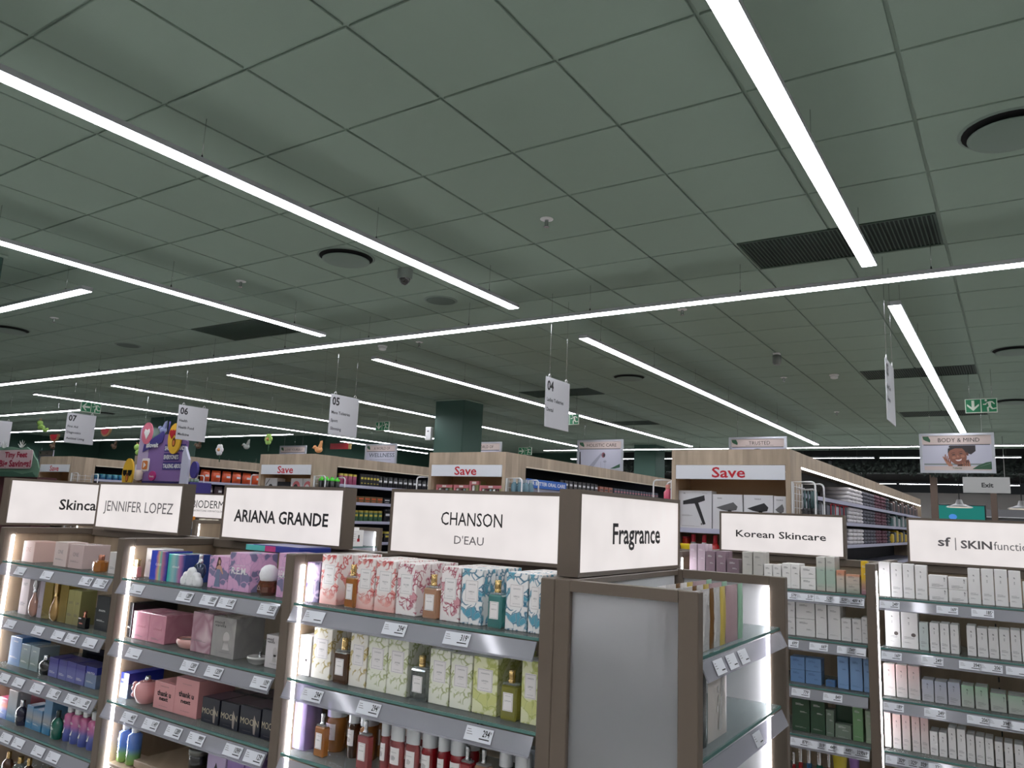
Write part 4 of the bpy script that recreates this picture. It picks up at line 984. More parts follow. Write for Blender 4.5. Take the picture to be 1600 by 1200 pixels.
def f_rem(t, w_, h_, d_):
    carton(t, w_, h_, d_, POP)
    m_ = MB(); fr = Frame((0, -.0003, 0)); m_.text(fr, 'R.E.M.', 0, h_*.45, .024, WHITEINK, .02, width=w_*.72); m_.text(fr, 'ARIANA GRANDE', 0, h_*.66, .004, WHITEINK, 0, width=w_*.5); m_.build('lettering', t)
def f_bag(t, w_, h_, d_):
    carton(t, w_, h_, .06, board('lilac_gift', (172, 156, 188)))
    m_ = MB(); fr = Frame((0, -.0003, 0)); K = BLACKP
    m_.prism(fr, [(-.012, h_*.55), (0, h_*.72), (.012, h_*.55), (.014, h_*.40), (.004, h_*.4), (.002, h_*.52), (-.002, h_*.52), (-.004, h_*.4), (-.014, h_*.4)], 0, .0008, K); m_.build('printed_emblem', t)
def f_pinkfoil(t, w_, h_, d_):
    o = carton(t, w_, h_, d_, PINKF); 
    m_ = MB(); fr = Frame((0, -.0003, 0)); m_.text(fr, 'cloud', w_*.05, h_*.45, .010, mat('deep_rose_ink', (150, 70, 90), .5), 0, width=w_*.5); bars(m_, fr, -w_*.3, w_*.2, h_*.15, 2); m_.build('lettering', t)

K = {
 'blush_one': G('blush ONE perfume carton', 'perfume box', f_carton(board('blush', (212, 178, 168)), [('ONE', .5, .022, .44, -.01)], 0, txt=mat('copper_ink', (176, 120, 96), .4)), .11),
 'blush_b': G('pale blush perfume carton', 'perfume box', f_carton(board('pale_blush', (206, 186, 180)), [('ONE', .52, .018, .4, -.01)], 2), .09),
 'blush_c': G('blush carton in crinkled film', 'perfume box', f_carton(board('blush_film', (198, 176, 172), .15), [('ONE', .5, .018, .4, -.01)], 2), .12),
 'blush_d': G('white carton partly behind post', 'perfume box', f_carton(board('off_white_film', (206, 200, 196), .2), [], 3), .10),
 'amber_round': G('faceted amber bottle, rose-gold cap', 'perfume', f_round_amber, .06),
 'rose_tall': G('tall pale pink carton', 'perfume box', f_carton(board('rose_white', (206, 190, 190)), [('JUST', .74, .012, .5, 0)], 5), .06),
 'rose_bottle': G('teardrop bottle with rose juice', 'perfume', f_heart(mat('rose_glass', (196, 150, 134), .08, trans=.4, coat=.6), SILVER), .06),
 'lilac_tall': G('slim lilac grey carton', 'perfume box', f_carton(board('lilac_grey', (176, 166, 176)), [], 4), .08),
 'gold_tall': G('tall shiny gold carton', 'perfume box', f_carton(GOLDB, [], 0), .09),
 'gold_bottle': G('slim gold teardrop bottle', 'perfume', f_heart(mat('gold_glass', (176, 140, 84), .12, .5, coat=.6), GOLD), .05),
 'gold_tall2': G('tallest gold carton', 'perfume box', f_carton(GOLDB, [], 0), .07),
 'lemon_slim': G('slim lemon gold carton', 'perfume box', f_carton(LEMS, [('LIVE', .6, .010, .5, 0)], 3), .07),
 'black_bottle': G('squat black bottle, rose-gold nozzle', 'perfume', f_blackbottle, .05),
 'smoke_box': G('smoky charcoal carton', 'perfume box', f_carton(board('charcoal_film', (62, 64, 66), .15), [('ENIGMA', .55, .008, .5, 0)], 2, txt=WHITEINK), .12),
 'blue_sail': G('blue carton with a sail', 'perfume box', f_carton(SAIL, [('VOYAGE', .82, .006, .4, 0)], 2, txt=WHITEINK), .13),
 'blue_ice': G('icy silver blue carton', 'perfume box', f_carton(ICE, [('SAIL', .78, .005, .4, 0)], 2, txt=WHITEINK), .09),
 'black_flask': G('black flask bottle, silver cap', 'perfume', f_flask(mat('black_glass', (16, 14, 16), .08, coat=1), SILVER), .05),
 'violet_blue': G('violet and blue carton', 'perfume box', f_carton(VIO, [], 3, txt=WHITEINK), .09),
 'nautic': G('navy topped NAUTICA carton', 'perfume box', f_carton(NAU, [('NAUTICA', .66, .008, .7, .01)], 2, txt=WHITEINK), .09),
 'nautic_big': G('large navy topped NAUTICA carton', 'perfume box', f_carton(NAU, [('NAUTICA', .66, .009, .7, .01)], 2, txt=WHITEINK), .15),
 'sunset_box': G('pink, orange and blue carton', 'perfume box', f_carton(SUNSET, [('BEACH', .8, .006, .5, 0)], 2, txt=WHITEINK), .06),
 'silver_blue': G('tall silver and blue carton', 'perfume box', f_carton(SILB, [], 2), .06),
 'navy_bottle': G('tall dark navy bottle', 'perfume', f_flask(J_NAVY, SILVER), .06),
 'sea_box': G('small sea blue carton', 'perfume box', f_carton(SEA, [], 2, txt=WHITEINK), .07),
 'sea_box_tall': G('taller sea blue carton', 'perfume box', f_carton(SEA, [], 2, txt=WHITEINK), .10),
 'green_bottle': G('emerald green flask bottle', 'perfume', f_flask(J_GRN, mat('dark_cap', (50, 60, 60), .3, .5)), .06),
 'mist_pink': G('pink to blue body mist', 'body mist', f_mist(MISTP), .055, 1),
 'mist_blue': G('blue to green body mist', 'body mist', f_mist(MISTB), .055, 1),
 'dark_oil': G('dark bottle with gold collar', 'perfume', f_flask(J_DARK, GOLD), .06),
 'gold_oil': G('clear bottle with gold cap', 'perfume', f_flask(J_CLR, GOLD), .06),
 'white_muse': G('white PROMISE perfume carton', 'perfume box', f_carton(board('cream_white', (206, 202, 198)), [('PROMISE', .5, .014, .62, -.005)], 0), .09),
 'tiny_gold': G('tiny pink bottle, gold cap', 'perfume', f_tinygold, .03),
 'holo_blue': G('holographic blue carton', 'perfume box', f_carton(HOLO, [('CLOUD', .5, .009, .34, 0)], 0, txt=WHITEINK), .11),
 'holo_teal': G('holographic teal and pink carton', 'perfume box', f_carton(HOLO2, [('cloud', .52, .009, .4, 0)], 0, txt=WHITEINK), .12),
 'cloud': G('blue bottle in a white cloud', 'perfume', f_cloud, .07),
 'pop_lady': G('lilac carton printed with a woman', 'perfume box', f_lady, .11),
 'pop_box': G('lilac splash R.E.M. carton', 'perfume box', f_rem, .12),
 'pop_box2': G('lilac R.E.M. carton behind post', 'perfume box', f_rem, .13),
 'puff_bottle': G('amber bottle with white pompom', 'perfume', f_puff, .08),
 'black_long': G('long black carton', 'perfume box', f_carton(board('black_film', (26, 26, 28), .15), [], 2, txt=WHITEINK), .20),
 'pink_foil': G('pink film wrapped perfume carton', 'perfume box', f_pinkfoil, .13),
 'pink_bowl': G('pink bowl shaped bottle', 'perfume', f_bowl(mat('pink_ceramic', (214, 160, 152), .25, coat=.5)), .07),
 'white_bowl': G('white bowl shaped bottle', 'perfume', f_bowl(mat('white_ceramic', (214, 210, 206), .25, coat=.5)), .07),
 'pink_silver': G('silvery pink perfume carton', 'perfume box', f_carton(print_mat('silvery_pink', (200, 168, 176), (168, 128, 140), 14, .6, (214, 190, 196), .1, rough=.18), [], 2), .13),
 'mod_grey': G('silver grey mod vanilla carton', 'perfume box', f_mod(GREYF), .13),
 'mod_white': G('white mod vanilla carton', 'perfume box', f_mod(board('mod_white', (206, 200, 200))), .10),
 'egg': G('pink sculpted bottle', 'perfume', f_egg, .09),
 'thanks_small': G('small pink thank u next carton', 'perfume box', f_thanks, .14),
 'thanks_big': G('large pink thank u next carton', 'perfume box', f_thanks, .16),
 'moon': G('black MOON perfume carton', 'perfume box', f_moon, .12, 2),
 'lilac_bag': G('lilac gift box with black emblem', 'gift box', f_bag, .07),
 'purple_box': G('purple perfume carton', 'perfume box', f_carton(board('purple', (132, 104, 160)), [], 3, txt=WHITEINK), .08),
 'pop_dark': G('dark violet splash carton', 'perfume box', f_carton(POPD, [], 0), .12),
 'ch_red': G('red floral PEACH carton', 'perfume box', f_chanson(CH_RED, 'PEACH'), .065, 3),
 'ch_rose': G('rose floral ROSE carton', 'perfume box', f_chanson(CH_ROSE, 'ROSE'), .065, 3),
 'ch_teal': G('teal floral NEROLI carton', 'perfume box', f_chanson(CH_TEAL, 'NEROLI'), .065, 3),
 'ch_van': G('gold floral VANILLA carton', 'perfume box', f_chanson(CH_VAN, 'VANILLA'), .065, 3),
 'ch_jas': G('green floral JASMINE carton', 'perfume box', f_chanson(CH_JAS, 'JASMINE'), .065, 3),
 'ch_lem': G('yellow LEMON carton', 'perfume box', f_chanson(CH_LEM, 'LEMON'), .065, 3),
 'ch_bot_amber': G('amber bottle with gold cap', 'perfume', lambda t, w_, h_, d_: square_bottle(t, w_, h_, J_AMB, name='PEACH'), .04),
 'ch_bot_rose': G('peach bottle with gold cap', 'perfume', lambda t, w_, h_, d_: square_bottle(t, w_, h_, J_SAND, name='ROSE'), .04),
 'ch_bot_teal': G('teal bottle with gold cap', 'perfume', lambda t, w_, h_, d_: square_bottle(t, w_, h_, J_TEAL, name='NEROLI'), .04),
 'ch_bot_dark': G('dark amber bottle, gold cap', 'perfume', lambda t, w_, h_, d_: square_bottle(t, w_, h_, J_DARK, name='VANILLA'), .04),
 'ch_bot_clear': G('smoky clear bottle, gold cap', 'perfume', lambda t, w_, h_, d_: square_bottle(t, w_, h_, J_CLR, name='JASMINE'), .04),
 'ch_bot_olive': G('olive green bottle, gold cap', 'perfume', lambda t, w_, h_, d_: square_bottle(t, w_, h_, J_OLV, name='LEMON'), .04),
 'edt_amber': G('amber bottle, clear silver spray cap', 'perfume', lambda t, w_, h_, d_: square_bottle(t, w_, h_, J_AMB, 'silver', name='VEIL'), .035),
 'edt_rose': G('rosy bottle, silver spray cap', 'perfume', lambda t, w_, h_, d_: square_bottle(t, w_, h_, J_ROSE, 'silver', name='ROSE'), .035),
 'edt_pink': G('red bottle, small silver cap', 'perfume', lambda t, w_, h_, d_: square_bottle(t, w_, h_, J_RED, 'silver', name='ROSE'), .035),
 'edt_sand': G('sand bottle, small silver cap', 'perfume', lambda t, w_, h_, d_: square_bottle(t, w_, h_, J_SAND, 'silver', name='VEIL'), .035),
 'spray_amber': G('amber body spray, silver cap', 'body spray', lambda t, w_, h_, d_: round_bottle(t, w_, h_, J_AMB, CAPSIL), .055, 2),
 'spray_dark': G('dark body spray, silver cap', 'body spray', lambda t, w_, h_, d_: round_bottle(t, w_, h_, J_DARK, CAPSIL), .05, 2),
 'spray_rose': G('rosy body spray, silver cap', 'body spray', lambda t, w_, h_, d_: round_bottle(t, w_, h_, J_ROSE, CAPSIL), .055, 2),
 'spray_red': G('deep red body spray, silver cap', 'body spray', lambda t, w_, h_, d_: round_bottle(t, w_, h_, J_RED, CAPSIL), .055, 2),
 'spray_clear': G('pale body spray, silver cap', 'body spray', lambda t, w_, h_, d_: round_bottle(t, w_, h_, J_CLR, CAPSIL), .05, 2),
 'tube_set': G('violet bottle in clear carton', 'gift box', f_tubeset, .08),
 'lilac_tall2': G('tall lilac carton', 'skincare box', f_plain(board('lilac', (190, 170, 182)), WHITEINK), .06, 2),
 'plum_box': G('dusky plum carton', 'skincare box', f_plain(board('plum', (140, 118, 130)), WHITEINK), .06, 2),
 'plum_low': G('low plum carton', 'skincare box', f_plain(board('plum_low', (128, 108, 118)), WHITEINK), .06),
 'grey_ivory': G('grey carton, ivory side', 'skincare box', f_plain(IVG), .06, 2),
 'white_low': G('low white carton', 'skincare box', f_plain(WHT), .06, 2),
 'white_mid': G('white carton, black print', 'skincare box', f_plain(WHT, BLACKINK), .06, 2),
 'stack_white': G('two stacked white cartons', 'skincare box', f_stack(WHT, 2, BLACKINK), .06),
 'mint_tall': G('tall mint panelled carton', 'skincare box', f_plain(MINTT), .06, 2),
 'peach_box': G('peach topped carton', 'skincare box', f_plain(PEACH), .06),
 'stack_peach': G('two stacked peach cartons', 'skincare box', f_stack(PEACH, 2), .06),
 'sun_box': G('yellow and violet carton', 'skincare box', f_plain(SUNB, WHITEINK), .06),
 'stack_white2': G('two stacked plain white cartons', 'skincare box', f_stack(WHT2, 2), .08),
 'white_plain': G('plain white carton', 'skincare box', f_plain(WHT2), .07, 2),
 'white_short': G('short white carton', 'skincare box', f_plain(WHT2), .07),
 'stack_blue': G('two stacked blue cartons', 'skincare box', f_stack(board('blue', (112, 146, 190)), 2, board('ink_blue', (60, 84, 130))), .08),
 'blue_low': G('small low blue carton', 'skincare box', f_plain(board('mid_blue', (84, 122, 168))), .05),
 'blue_tall': G('tall sky blue carton', 'skincare box', f_plain(board('sky_blue', (134, 168, 210)), board('ink_blue', (60, 84, 130))), .06),
 'green_dark': G('dark green carton', 'skincare box', f_plain(board('forest', (58, 84, 66)), WHITEINK), .08),
 'green_grey': G('grey green carton', 'skincare box', f_plain(board('sage_grey', (112, 128, 114)), WHITEINK), .06),
 'green_low': G('low sage carton', 'skincare box', f_plain(board('sage', (122, 136, 122)), WHITEINK), .05),
 'green_light': G('light green carton', 'skincare box', f_plain(board('leaf', (118, 158, 112)), WHITEINK), .06),
 'green_pale': G('pale green carton', 'skincare box', f_plain(board('pale_green', (168, 186, 160)), WHITEINK), .06),
 'serum_red': G('red serum, silver cap', 'serum', f_serum(J_RED), .03), 'serum_blue': G('blue serum, silver cap', 'serum', f_serum(J_BLUE), .03),
 'serum_green': G('green serum, silver cap', 'serum', f_serum(J_GRN), .03), 'serum_amber': G('amber serum, silver cap', 'serum', f_serum(J_AMB), .03),
 'tube_yellow': G('yellow squeeze tube', 'cream tube', f_tube(mat('tube_yellow', (206, 186, 60), .4, coat=.3), GREYINK), .04),
 'tube_purple': G('purple squeeze tube', 'cream tube', f_tube(mat('tube_purple', (150, 110, 176), .4, coat=.3), WHITEINK), .04),
 'sf_tall': G('tall white carton', 'skincare box', f_sf(WHT2), .05), 'sf_low': G('white carton at frame edge', 'skincare box', f_sf(WHT2), .05),
 'sf_stack': G('two stacked wide white cartons', 'skincare box', f_sf(WHT2, stack=True, wide=True), .07),
 'sf_big': G('large white carton, round seal', 'skincare box', f_sf(WHT2, dot=mat('seal_brown', (96, 88, 84), .5)), .08),
 'sf_teal': G('slim white carton, teal edge', 'skincare box', f_sf(board('teal_white', (190, 198, 196))), .05),
 'sf_slim': G('slim white carton', 'skincare box', f_sf(WHT2), .05, 2), 'sf_pink': G('pink tinted carton', 'skincare box', f_sf(SFP), .05),
 'sf_lilac': G('lilac tinted carton', 'skincare box', f_sf(SFL), .05, 2), 'sf_green': G('green tinted carton', 'skincare box', f_sf(SFG), .05, 2),
 'sf_wide': G('wide pale green carton', 'skincare box', f_sf(SFG, wide=True), .06, 2),
}
BAY = {'A': 'left perfume bay', 'B': 'middle perfume bay', 'C': 'right perfume bay', 'K': 'Korean skincare bay', 'S': 'rightmost skincare bay'}
LEV = {'1': 'top shelf', '2': 'second shelf', '3': 'third shelf', '4': 'fourth shelf', '5': 'fifth shelf'}
PROTO = {}
NAMES = {'perfume box': 'perfume_carton', 'perfume': 'perfume_bottle', 'skincare box': 'skincare_carton', 'body mist': 'body_mist', 'body spray': 'body_spray', 'gift box': 'gift_box', 'serum': 'serum_bottle', 'cream tube': 'cream_tube'}
def put(kind, loc, w_, h_, label, group, rz=0.):
    g = K[kind]
    if kind not in PROTO:
        t = thing(NAMES[g['cat']], label, g['cat'], loc, rz, group)
        g['fn'](t, w_, h_, g['d']); PROTO[kind] = (t, w_, h_); return t
    s_, w0, h0 = PROTO[kind]
    if kind in FIXED: sc = (1, 1, 1)
    else: sc = (w_/w0, 1, h_/h0)
    return dup(s_, loc, label, group, sc, rz)
FIXED = {'cloud', 'puff_bottle', 'egg'}
rj = random.Random(3)
LEVZ = {'1': 1.335, '2': 1.10, '3': .87, '4': .635, '5': .40}
LIM = {'A': (-4.052, -3.078), 'B': (-3.042, -2.068), 'C': (-2.032, -1.068), 'K': (-1.606, -.643), 'S': (-.604, .356)}
for key, (yf, zz, items) in GOODS.items():
    zz = LEVZ[key[1]]; lo, hi = LIM[key[0]]
    bay = BAY[key[0]]; lev = LEV[key[1]]
    placed_rear = 0
    for n, (kind, x0, w_, h_) in enumerate(items):
        g = K[kind]; yo = 0.
        if kind in ('spray_amber', 'spray_dark', 'white_muse', 'pop_box') and key[0] in 'BC': yo = .045 if kind != 'pop_box' else 0
        if g['cat'] == 'perfume': yo = -.03 if key[0] in 'AB' else -.012
        if kind == 'tiny_gold': yo = -.01
        xe = min(x0+w_, hi); x0 = max(x0, lo); w_ = max(xe-x0, .02)
        w2 = w_-.002
        lab = '%s, %s from left on %s, %s' % (g['look'], ORD[n], lev, bay)
        rz = rj.uniform(-.012, .012)
        grp = '%s, %s' % ({'perfume box': 'perfume cartons', 'perfume': 'perfume bottles', 'skincare box': 'skincare cartons', 'body mist': 'body mists', 'body spray': 'body sprays', 'gift box': 'gift boxes', 'serum': 'serums', 'cream tube': 'cream tubes'}[g['cat']], bay)
        put(kind, (x0+w_/2, yf+yo, zz+.0006), w2, h_, lab, grp, rz*.5)
        hidden_low = key in ('A4', 'A5')
        for r_ in range(1, g['rows']):
            if hidden_low: break
            yy = yf+yo+r_*(g['d']+.006)
            if yy+g['d'] > (2.2 if yf < 3 else 4.58): break
            lab = '%s, %s behind the %s pack, %s, %s' % (g['look'], 'just' if r_ == 1 else 'far', ORD[n], lev, bay)
            put(kind, (x0+w_/2, yy, zz+.0006), w2, h_, lab, grp, rz*.3)

# goods outside the regular shelf rows
put('pink_foil', (-2.838, 1.86, 1.1006), .108, .106, 'second pink film wrapped carton, beside the pink bowl bottle', 'perfume cartons, middle perfume bay')
hb = thing('perfume_carton', 'flat shiny blue and pink box lying on the lilac splash cartons', 'perfume box', (-2.38, 1.99, 1.4735))
MB().box(-.14, .16, 0, .16, 0, .022, board('royal_blue', (40, 56, 140)), .002).build('carton', hb)
MB().box(-.141, -.03, -.001, .1, .0005, .0215, board('holo_teal_end', (90, 190, 180), .2), .001).build('teal_end_panel', hb); MB().box(-.03, .03, -.001, .1, .0005, .0215, board('holo_pink_end', (190, 70, 130), .2), .001).build('pink_end_panel', hb)
MB().box(-.10, .155, .002, .158, .0222, .0245, board('royal_blue', (40, 56, 140))).build('lid', hb)
bl = thing('perfume_carton', 'long black cartons lying behind the violet and blue cartons', 'perfume box', (-3.40, 1.985, .8708))
MB().box(-.17, .17, 0, .12, 0, .118, board('black_film', (26, 26, 28), .15), .002).build('carton', bl)
mb_ = thing('perfume_carton', 'maroon carton standing behind the navy bottle on fourth shelf', 'perfume box', (-3.78, 1.96, .6358))
MB().box(-.15, .10, 0, .1, 0, .165, board('maroon', (120, 66, 74)), .002).build('carton', mb_)
kd = thing('skincare_carton', 'dark green carton behind the low sage carton', 'skincare box', (-.785, 4.36, .6358))
MB().box(-.045, .045, 0, .07, 0, .15, board('forest', (58, 84, 66)), .002).build('carton', kd)
# wooden riser in the middle bay with a dark jar on it
rs = thing('display_riser', 'oak display riser under the third shelf of middle bay', 'riser', (-2.72, 1.9, .5008))
MB().box(-.17, .19, -.04, .26, .14, .165, WOOD_IN, .002).build('riser_top', rs)
for x in (-.16, .16): MB().box(x, x+.02, -.035, .25, 0, .14, WOOD_IN).build('riser_side', rs)
sh4 = shelf(row1, -3.036, -2.074, 1.83, 2.22, .50, ()); sh4.matrix_parent_inverse = Matrix.Translation((2.56, -2.25, 0))
jr = thing('candle_jar', 'dark jar with ribbed metal lid on the oak riser', 'jar', (-2.615, 1.91, .6664))
MB().lathe([(.034, 0), (.038, .005), (.038, .05), (.034, .055)], mat('dark_jar', (30, 30, 30), .15, coat=.6), 24, cy=.04).build('jar_body', jr)
MB().lathe([(.040, .055), (.041, .057), (.038, .060), (.041, .063), (.041, .072), (.036, .075), (.033, .073)], mat('pewter_lid', (110, 110, 106), .35, .8), 28, cy=.04).build('jar_lid', jr)
# foil packets on the end unit
FOIL = mat('silver_foil', (232, 230, 230), .28, .65, noise=.1, nscale=70, bump=.5)
FOILW = mat('pearl_foil', (206, 200, 196), .35, .3)
def packet(y, z, h_, w_, x, m_front, label, group, motif=None, thick=.012):
    t = thing('foil_packet', label, 'face mask', (x, y, z), 0, group)
    n = 9; m_ = MB(); vs = []; fs = []; r = random.Random(int(y*1000)+int(z*77))
    for side in (0, 1):
        for i in range(n):
            for j in range(n):
                u = i/(n-1); v = j/(n-1); bul = thick*.5*(math.sin(math.pi*u)**.4*math.sin(math.pi*v)**.4)*(1+r.uniform(-.25, .25)) if 0 < i < n-1 and 0 < j < n-1 else .0006
                vs.append((-thick/2+(bul if side else -bul), (u-.5)*w_, v*h_))
    for side in (0, 1):
        for i in range(n-1):
            for j in range(n-1):
                a = side*n*n+i*n+j; q = (a, a+n, a+n+1, a+1); fs.append(q if side else q[::-1])
    m_.add(vs, fs, m_front, True); m_.build('pouch', t)
    s_ = MB(); s_.box(-thick/2-.001, -thick/2+.001, -w_/2, w_/2, h_-.012, h_, m_front); s_.build('crimp_seal', t)
    if motif:
        p_ = MB(); fr = Frame((.0016, 0, 0), '+x'); p_.prism(fr, [(-.012, h_*.12), (.004, h_*.10), (.016, h_*.14), (.014, h_*.4), (.020, h_*.62), (.016, h_*.92), (.008, h_*.6), (-.002, h_*.42)], 0, .0008, motif)
        for a0, b0 in ((-.012, .5), (-.016, .62), (-.02, .38), (.026, .6)): p_.prism(fr, ell(a0, h_*b0, .005, .009, 8), 0, .0008, motif)
        p_.build('silver_motif', t)
    return t
PKY = [(1.88, .062), (1.945, .062), (1.994, .028), (2.035, .044), (2.082, .040), (2.160, .105), (2.238, .042)]
cols = [(FOIL, 'crinkled silver'), (FOIL, 'silver'), (mat('bronze_foil', (120, 84, 40), .4, .3), 'bronze edged'), (FOIL, 'bright silver'), (mat('gold_foil', (214, 190, 96), .35, .3), 'pale gold'), (mat('rose_foil', (190, 160, 166), .35, .3), 'dusty rose'), (mat('mint_foil', (150, 190, 164), .4, .1), 'mint green')]
for k, (m__, nm) in enumerate(cols):
    for r_ in range(3):
        packet(PKY[k][0], 1.3365, .150+.002*r_, PKY[k][1], -.668-r_*.045, m__, '%s foil face mask packet, %s, top shelf of the end unit' % (nm, ('front row', 'middle row', 'back row')[r_]), 'foil packets on the end unit')
packet(1.93, 1.1005, .185, .12, -.68, mat('black_foil', (34, 34, 36), .2, .6, noise=.1, nscale=50), 'crumpled black and silver packet on the end unit, second shelf', 'foil packets on the end unit')
packet(2.09, 1.1005, .20, .15, -.685, FOILW, 'pearl packet with silver plant motif on the end unit', 'foil packets on the end unit', FOIL)
packet(1.94, .8705, .165, .12, -.68, mat('gold_foil', (214, 190, 96), .35, .3), 'gold edged packet on the end unit, third shelf', 'foil packets on the end unit')
packet(2.08, .8705, .165, .12, -.685, mat('mint_foil', (150, 190, 164), .4, .1), 'mint packet behind the frosted glass, third shelf', 'foil packets on the end unit')
# blue topped bottles, white tubs and orange box under the dermatology sign
for k in range(5):
    t = thing('cleanser_bottle', 'white capped blue cleanser bottle, %s from left under the dermatology sign' % ORD[k], 'bottle', (-6.62+k*.105, 4.32, 1.3355), 0, 'blue cleansers')
    MB().lathe([(.038, 0), (.042, .004), (.042, .06), (.034, .07)], mat('blue_water', (40, 110, 160), .1, trans=.3, coat=.5), 16).build('bottle_body', t)
    MB().lathe([(.036, .07), (.037, .072), (.037, .13), (.034, .134)], mat('frost_cap', (196, 200, 206), .4), 16).build('cap', t)
for k in range(3):
    t = thing('white_tub', 'tall white tub, %s behind the blue cleansers' % ORD[k], 'bottle', (-6.30+k*.09, 4.46, 1.3355), 0, 'white tubs')
    MB().lathe([(.03, 0), (.034, .004), (.034, .12)], WHITEP, 14).build('tub_body', t); MB().lathe([(.032, .12), (.032, .155), (.03, .16)], mat('cream_cap', (206, 196, 176), .4), 14).build('cap', t)
t = thing('orange_carton', 'small orange and white carton behind the blue cleansers', 'skincare box', (-6.5, 4.44, 1.3355))
MB().box(-.055, .055, 0, .05, 0, .125, board('cream_card', (190, 170, 140)), .002).build('carton', t)
MB().box(-.055, .045, -.002, .05, .125, .175, board('orange', (214, 136, 40)), .002).build('upper_carton', t)
# white cartons on the far end unit
for k in range(3):
    for r_ in range(2):
        t = thing('skincare_carton', 'white carton with red mark, %s from left, %s row, far end unit' % (ORD[k], ('front', 'back')[r_]), 'skincare box', (-4.655-.055*r_, 4.37+k*.20, 1.3355), 0, 'white cartons on far end unit')
        MB().box(-.05, 0, -.095, .095, 0, .135+.02*r_, WHT, .002).build('carton', t)
        if r_ == 0:
            m_ = MB(); fr = Frame((.0004, 0, 0), '+x'); m_.quad(fr, .02, .05, .04, .065, .0004, REDINK); m_.quad(fr, .03, .045, .065, .095, .0004, BLACKINK)
            for q in range(4): m_.quad(fr, -.07, .0, .1-q*.018, .102-q*.018, .0004, GREYINK)
            m_.build('lettering', t)
for k in range(5):
    t = thing('skincare_carton', 'small dark lettered carton, %s at the back of far end unit' % ORD[k], 'skincare box', (-4.86, 4.36+k*.12, 1.3355), 0, 'small cartons on far end unit')
    MB().box(-.04, 0, -.05, .05, 0, .165, board('violet_small', (96, 80, 140)) if k == 3 else WHT2, .002).build('carton', t)
    m_ = MB(); fr = Frame((.0004, 0, 0), '+x'); m_.quad(fr, -.03, .03, .14, .152, .0004, BLACKINK); m_.build('lettering', t)
for x0, x1, l in ((-3.03, -2.905, 'small oak block under the blue to green body mists'), (-2.51, -2.15, 'oak block under the lilac gift box and purple cartons')):
    t = thing('display_block', l, 'riser', ((x0+x1)/2, 1.86, .5005)); b = MB(); h_ = (x1-x0)/2
    b.box(-h_, h_, -.02, .12, .12, .1335, WOOD_IN, .002); b.box(-h_, -h_+.012, -.015, .115, 0, .12, WOOD_IN); b.box(h_-.012, h_, -.015, .115, 0, .12, WOOD_IN); b.build('block', t)

# ------------------------------------------------------------------ aisle gondolas with oak ends
SAVEP = mat('save_board', (206, 208, 214), .45)
SHELFM = mat('steel_shelf', (150, 150, 164), .4, .3)
DARKB = mat('dark_steel_back', (34, 38, 46), .6)
SHELFP = mat('shelf_edge_strip', (170, 170, 190), .4)
ALC = mat('alcove_oak', (140, 116, 92), .6)
WARM = mat('warm_led', (255, 220, 170), emit=(255, 214, 160), es=2)
LEDP = mat('pelmet_led', (255, 255, 255), emit=(250, 248, 244), es=7)
TRIML = mat('cream_edge', (220, 208, 186), .4)
def aisle_gondola(x0, x1, label, led=False, yend=15.3, save='Save', z1=1.61):
    xc = (x0+x1)/2; hw = (x1-x0)/2; y0 = 6.0
    g = thing('aisle_gondola', label, 'shelving', (xc, y0, 0))
    L = yend-y0; T = 2.235
    # end unit facing the camera
    b = MB(); b.box(-hw, hw, 0, .02, 2.115, T, WOOD); b.box(-hw, -hw+.035, 0, .36, 0, 2.115, WOOD); b.box(hw-.035, hw, 0, .36, 0, 2.115, WOOD)
    b.box(-hw, -hw+.02, .02, .36, 2.115, T, WOOD); b.box(hw-.02, hw, .02, .36, 2.115, T, WOOD)
    b.build('oak_surround', g)
    MB().box(-hw+.035, hw-.035, .34, .36, .1, 2.115, ALC).build('alcove_back', g)
    MB().box(-hw+.02, hw-.02, .02, L-.02, T-.02, T-.002, WOOD).build('top_panel', g)
    sb = MB().box(-hw+.037, hw-.037, -.004, .008, 2.0, 2.112, SAVEP, .002).build('save_board', g)
    m_ = MB(); m_.text(Frame((0, -.0045, 2.0)), save, 0, .016, .083, REDINK, .018, width=.265); m_.build('lettering', sb)
    MB().box(-hw+.04, hw-.04, .03, .045, 2.06, 2.07, WARM).build('alcove_light', g)
    for z in (z1, 1.37, 1.1, .8, .5, .2):
        s_ = MB(); s_.box(-hw+.036, hw-.036, .01, .338, z-.02, z, ALC); s_.build('alcove_shelf', g)
        MB().box(-hw+.036, hw-.036, .004, .010, z-.035, z+.003, SHELFP).build('shelf_edge', g)
    # long sides
    MB().box(-.02, .02, .36, L, .1, T-.02, DARKB).build('spine_panel', g)
    MB().box(-hw+.01, hw-.01, .36, L, 0, .12, DARKB).build('plinth', g)
    MB().box(-hw, hw, L, L+.02, 0, T, WOOD).build('far_end_panel', g)
    for s_ in (-1, 1):
        MB().box(min(s_*hw, s_*(hw-.02)), max(s_*hw, s_*(hw-.02)), .36, L, 2.125, T-.002, WOOD).build('pelmet', g)
        MB().box(min(s_*(hw-.002), s_*(hw-.018)), max(s_*(hw-.002), s_*(hw-.018)), .37, L-.02, 2.113, 2.1248, (LEDP if led else TRIML)).build('pelmet_trim', g)
        for z in (1.92, 1.72, 1.50, 1.25, 1.0):
            sh = MB().box(min(s_*.02, s_*(hw-.012)), max(s_*.02, s_*(hw-.012)), .38, L-.02, z-.02, z, SHELFM).build('steel_shelf', g)
            MB().box(min(s_*(hw-.012), s_*(hw-.006)), max(s_*(hw-.012), s_*(hw-.006)), .38, L-.02, z-.03, z+.004, SHELFP).build('price_strip', sh)
    return g
aisle_gondola(-2.36, -1.42, 'oak ended aisle gondola with hair dryer boxes and towels on its long side', led=True)
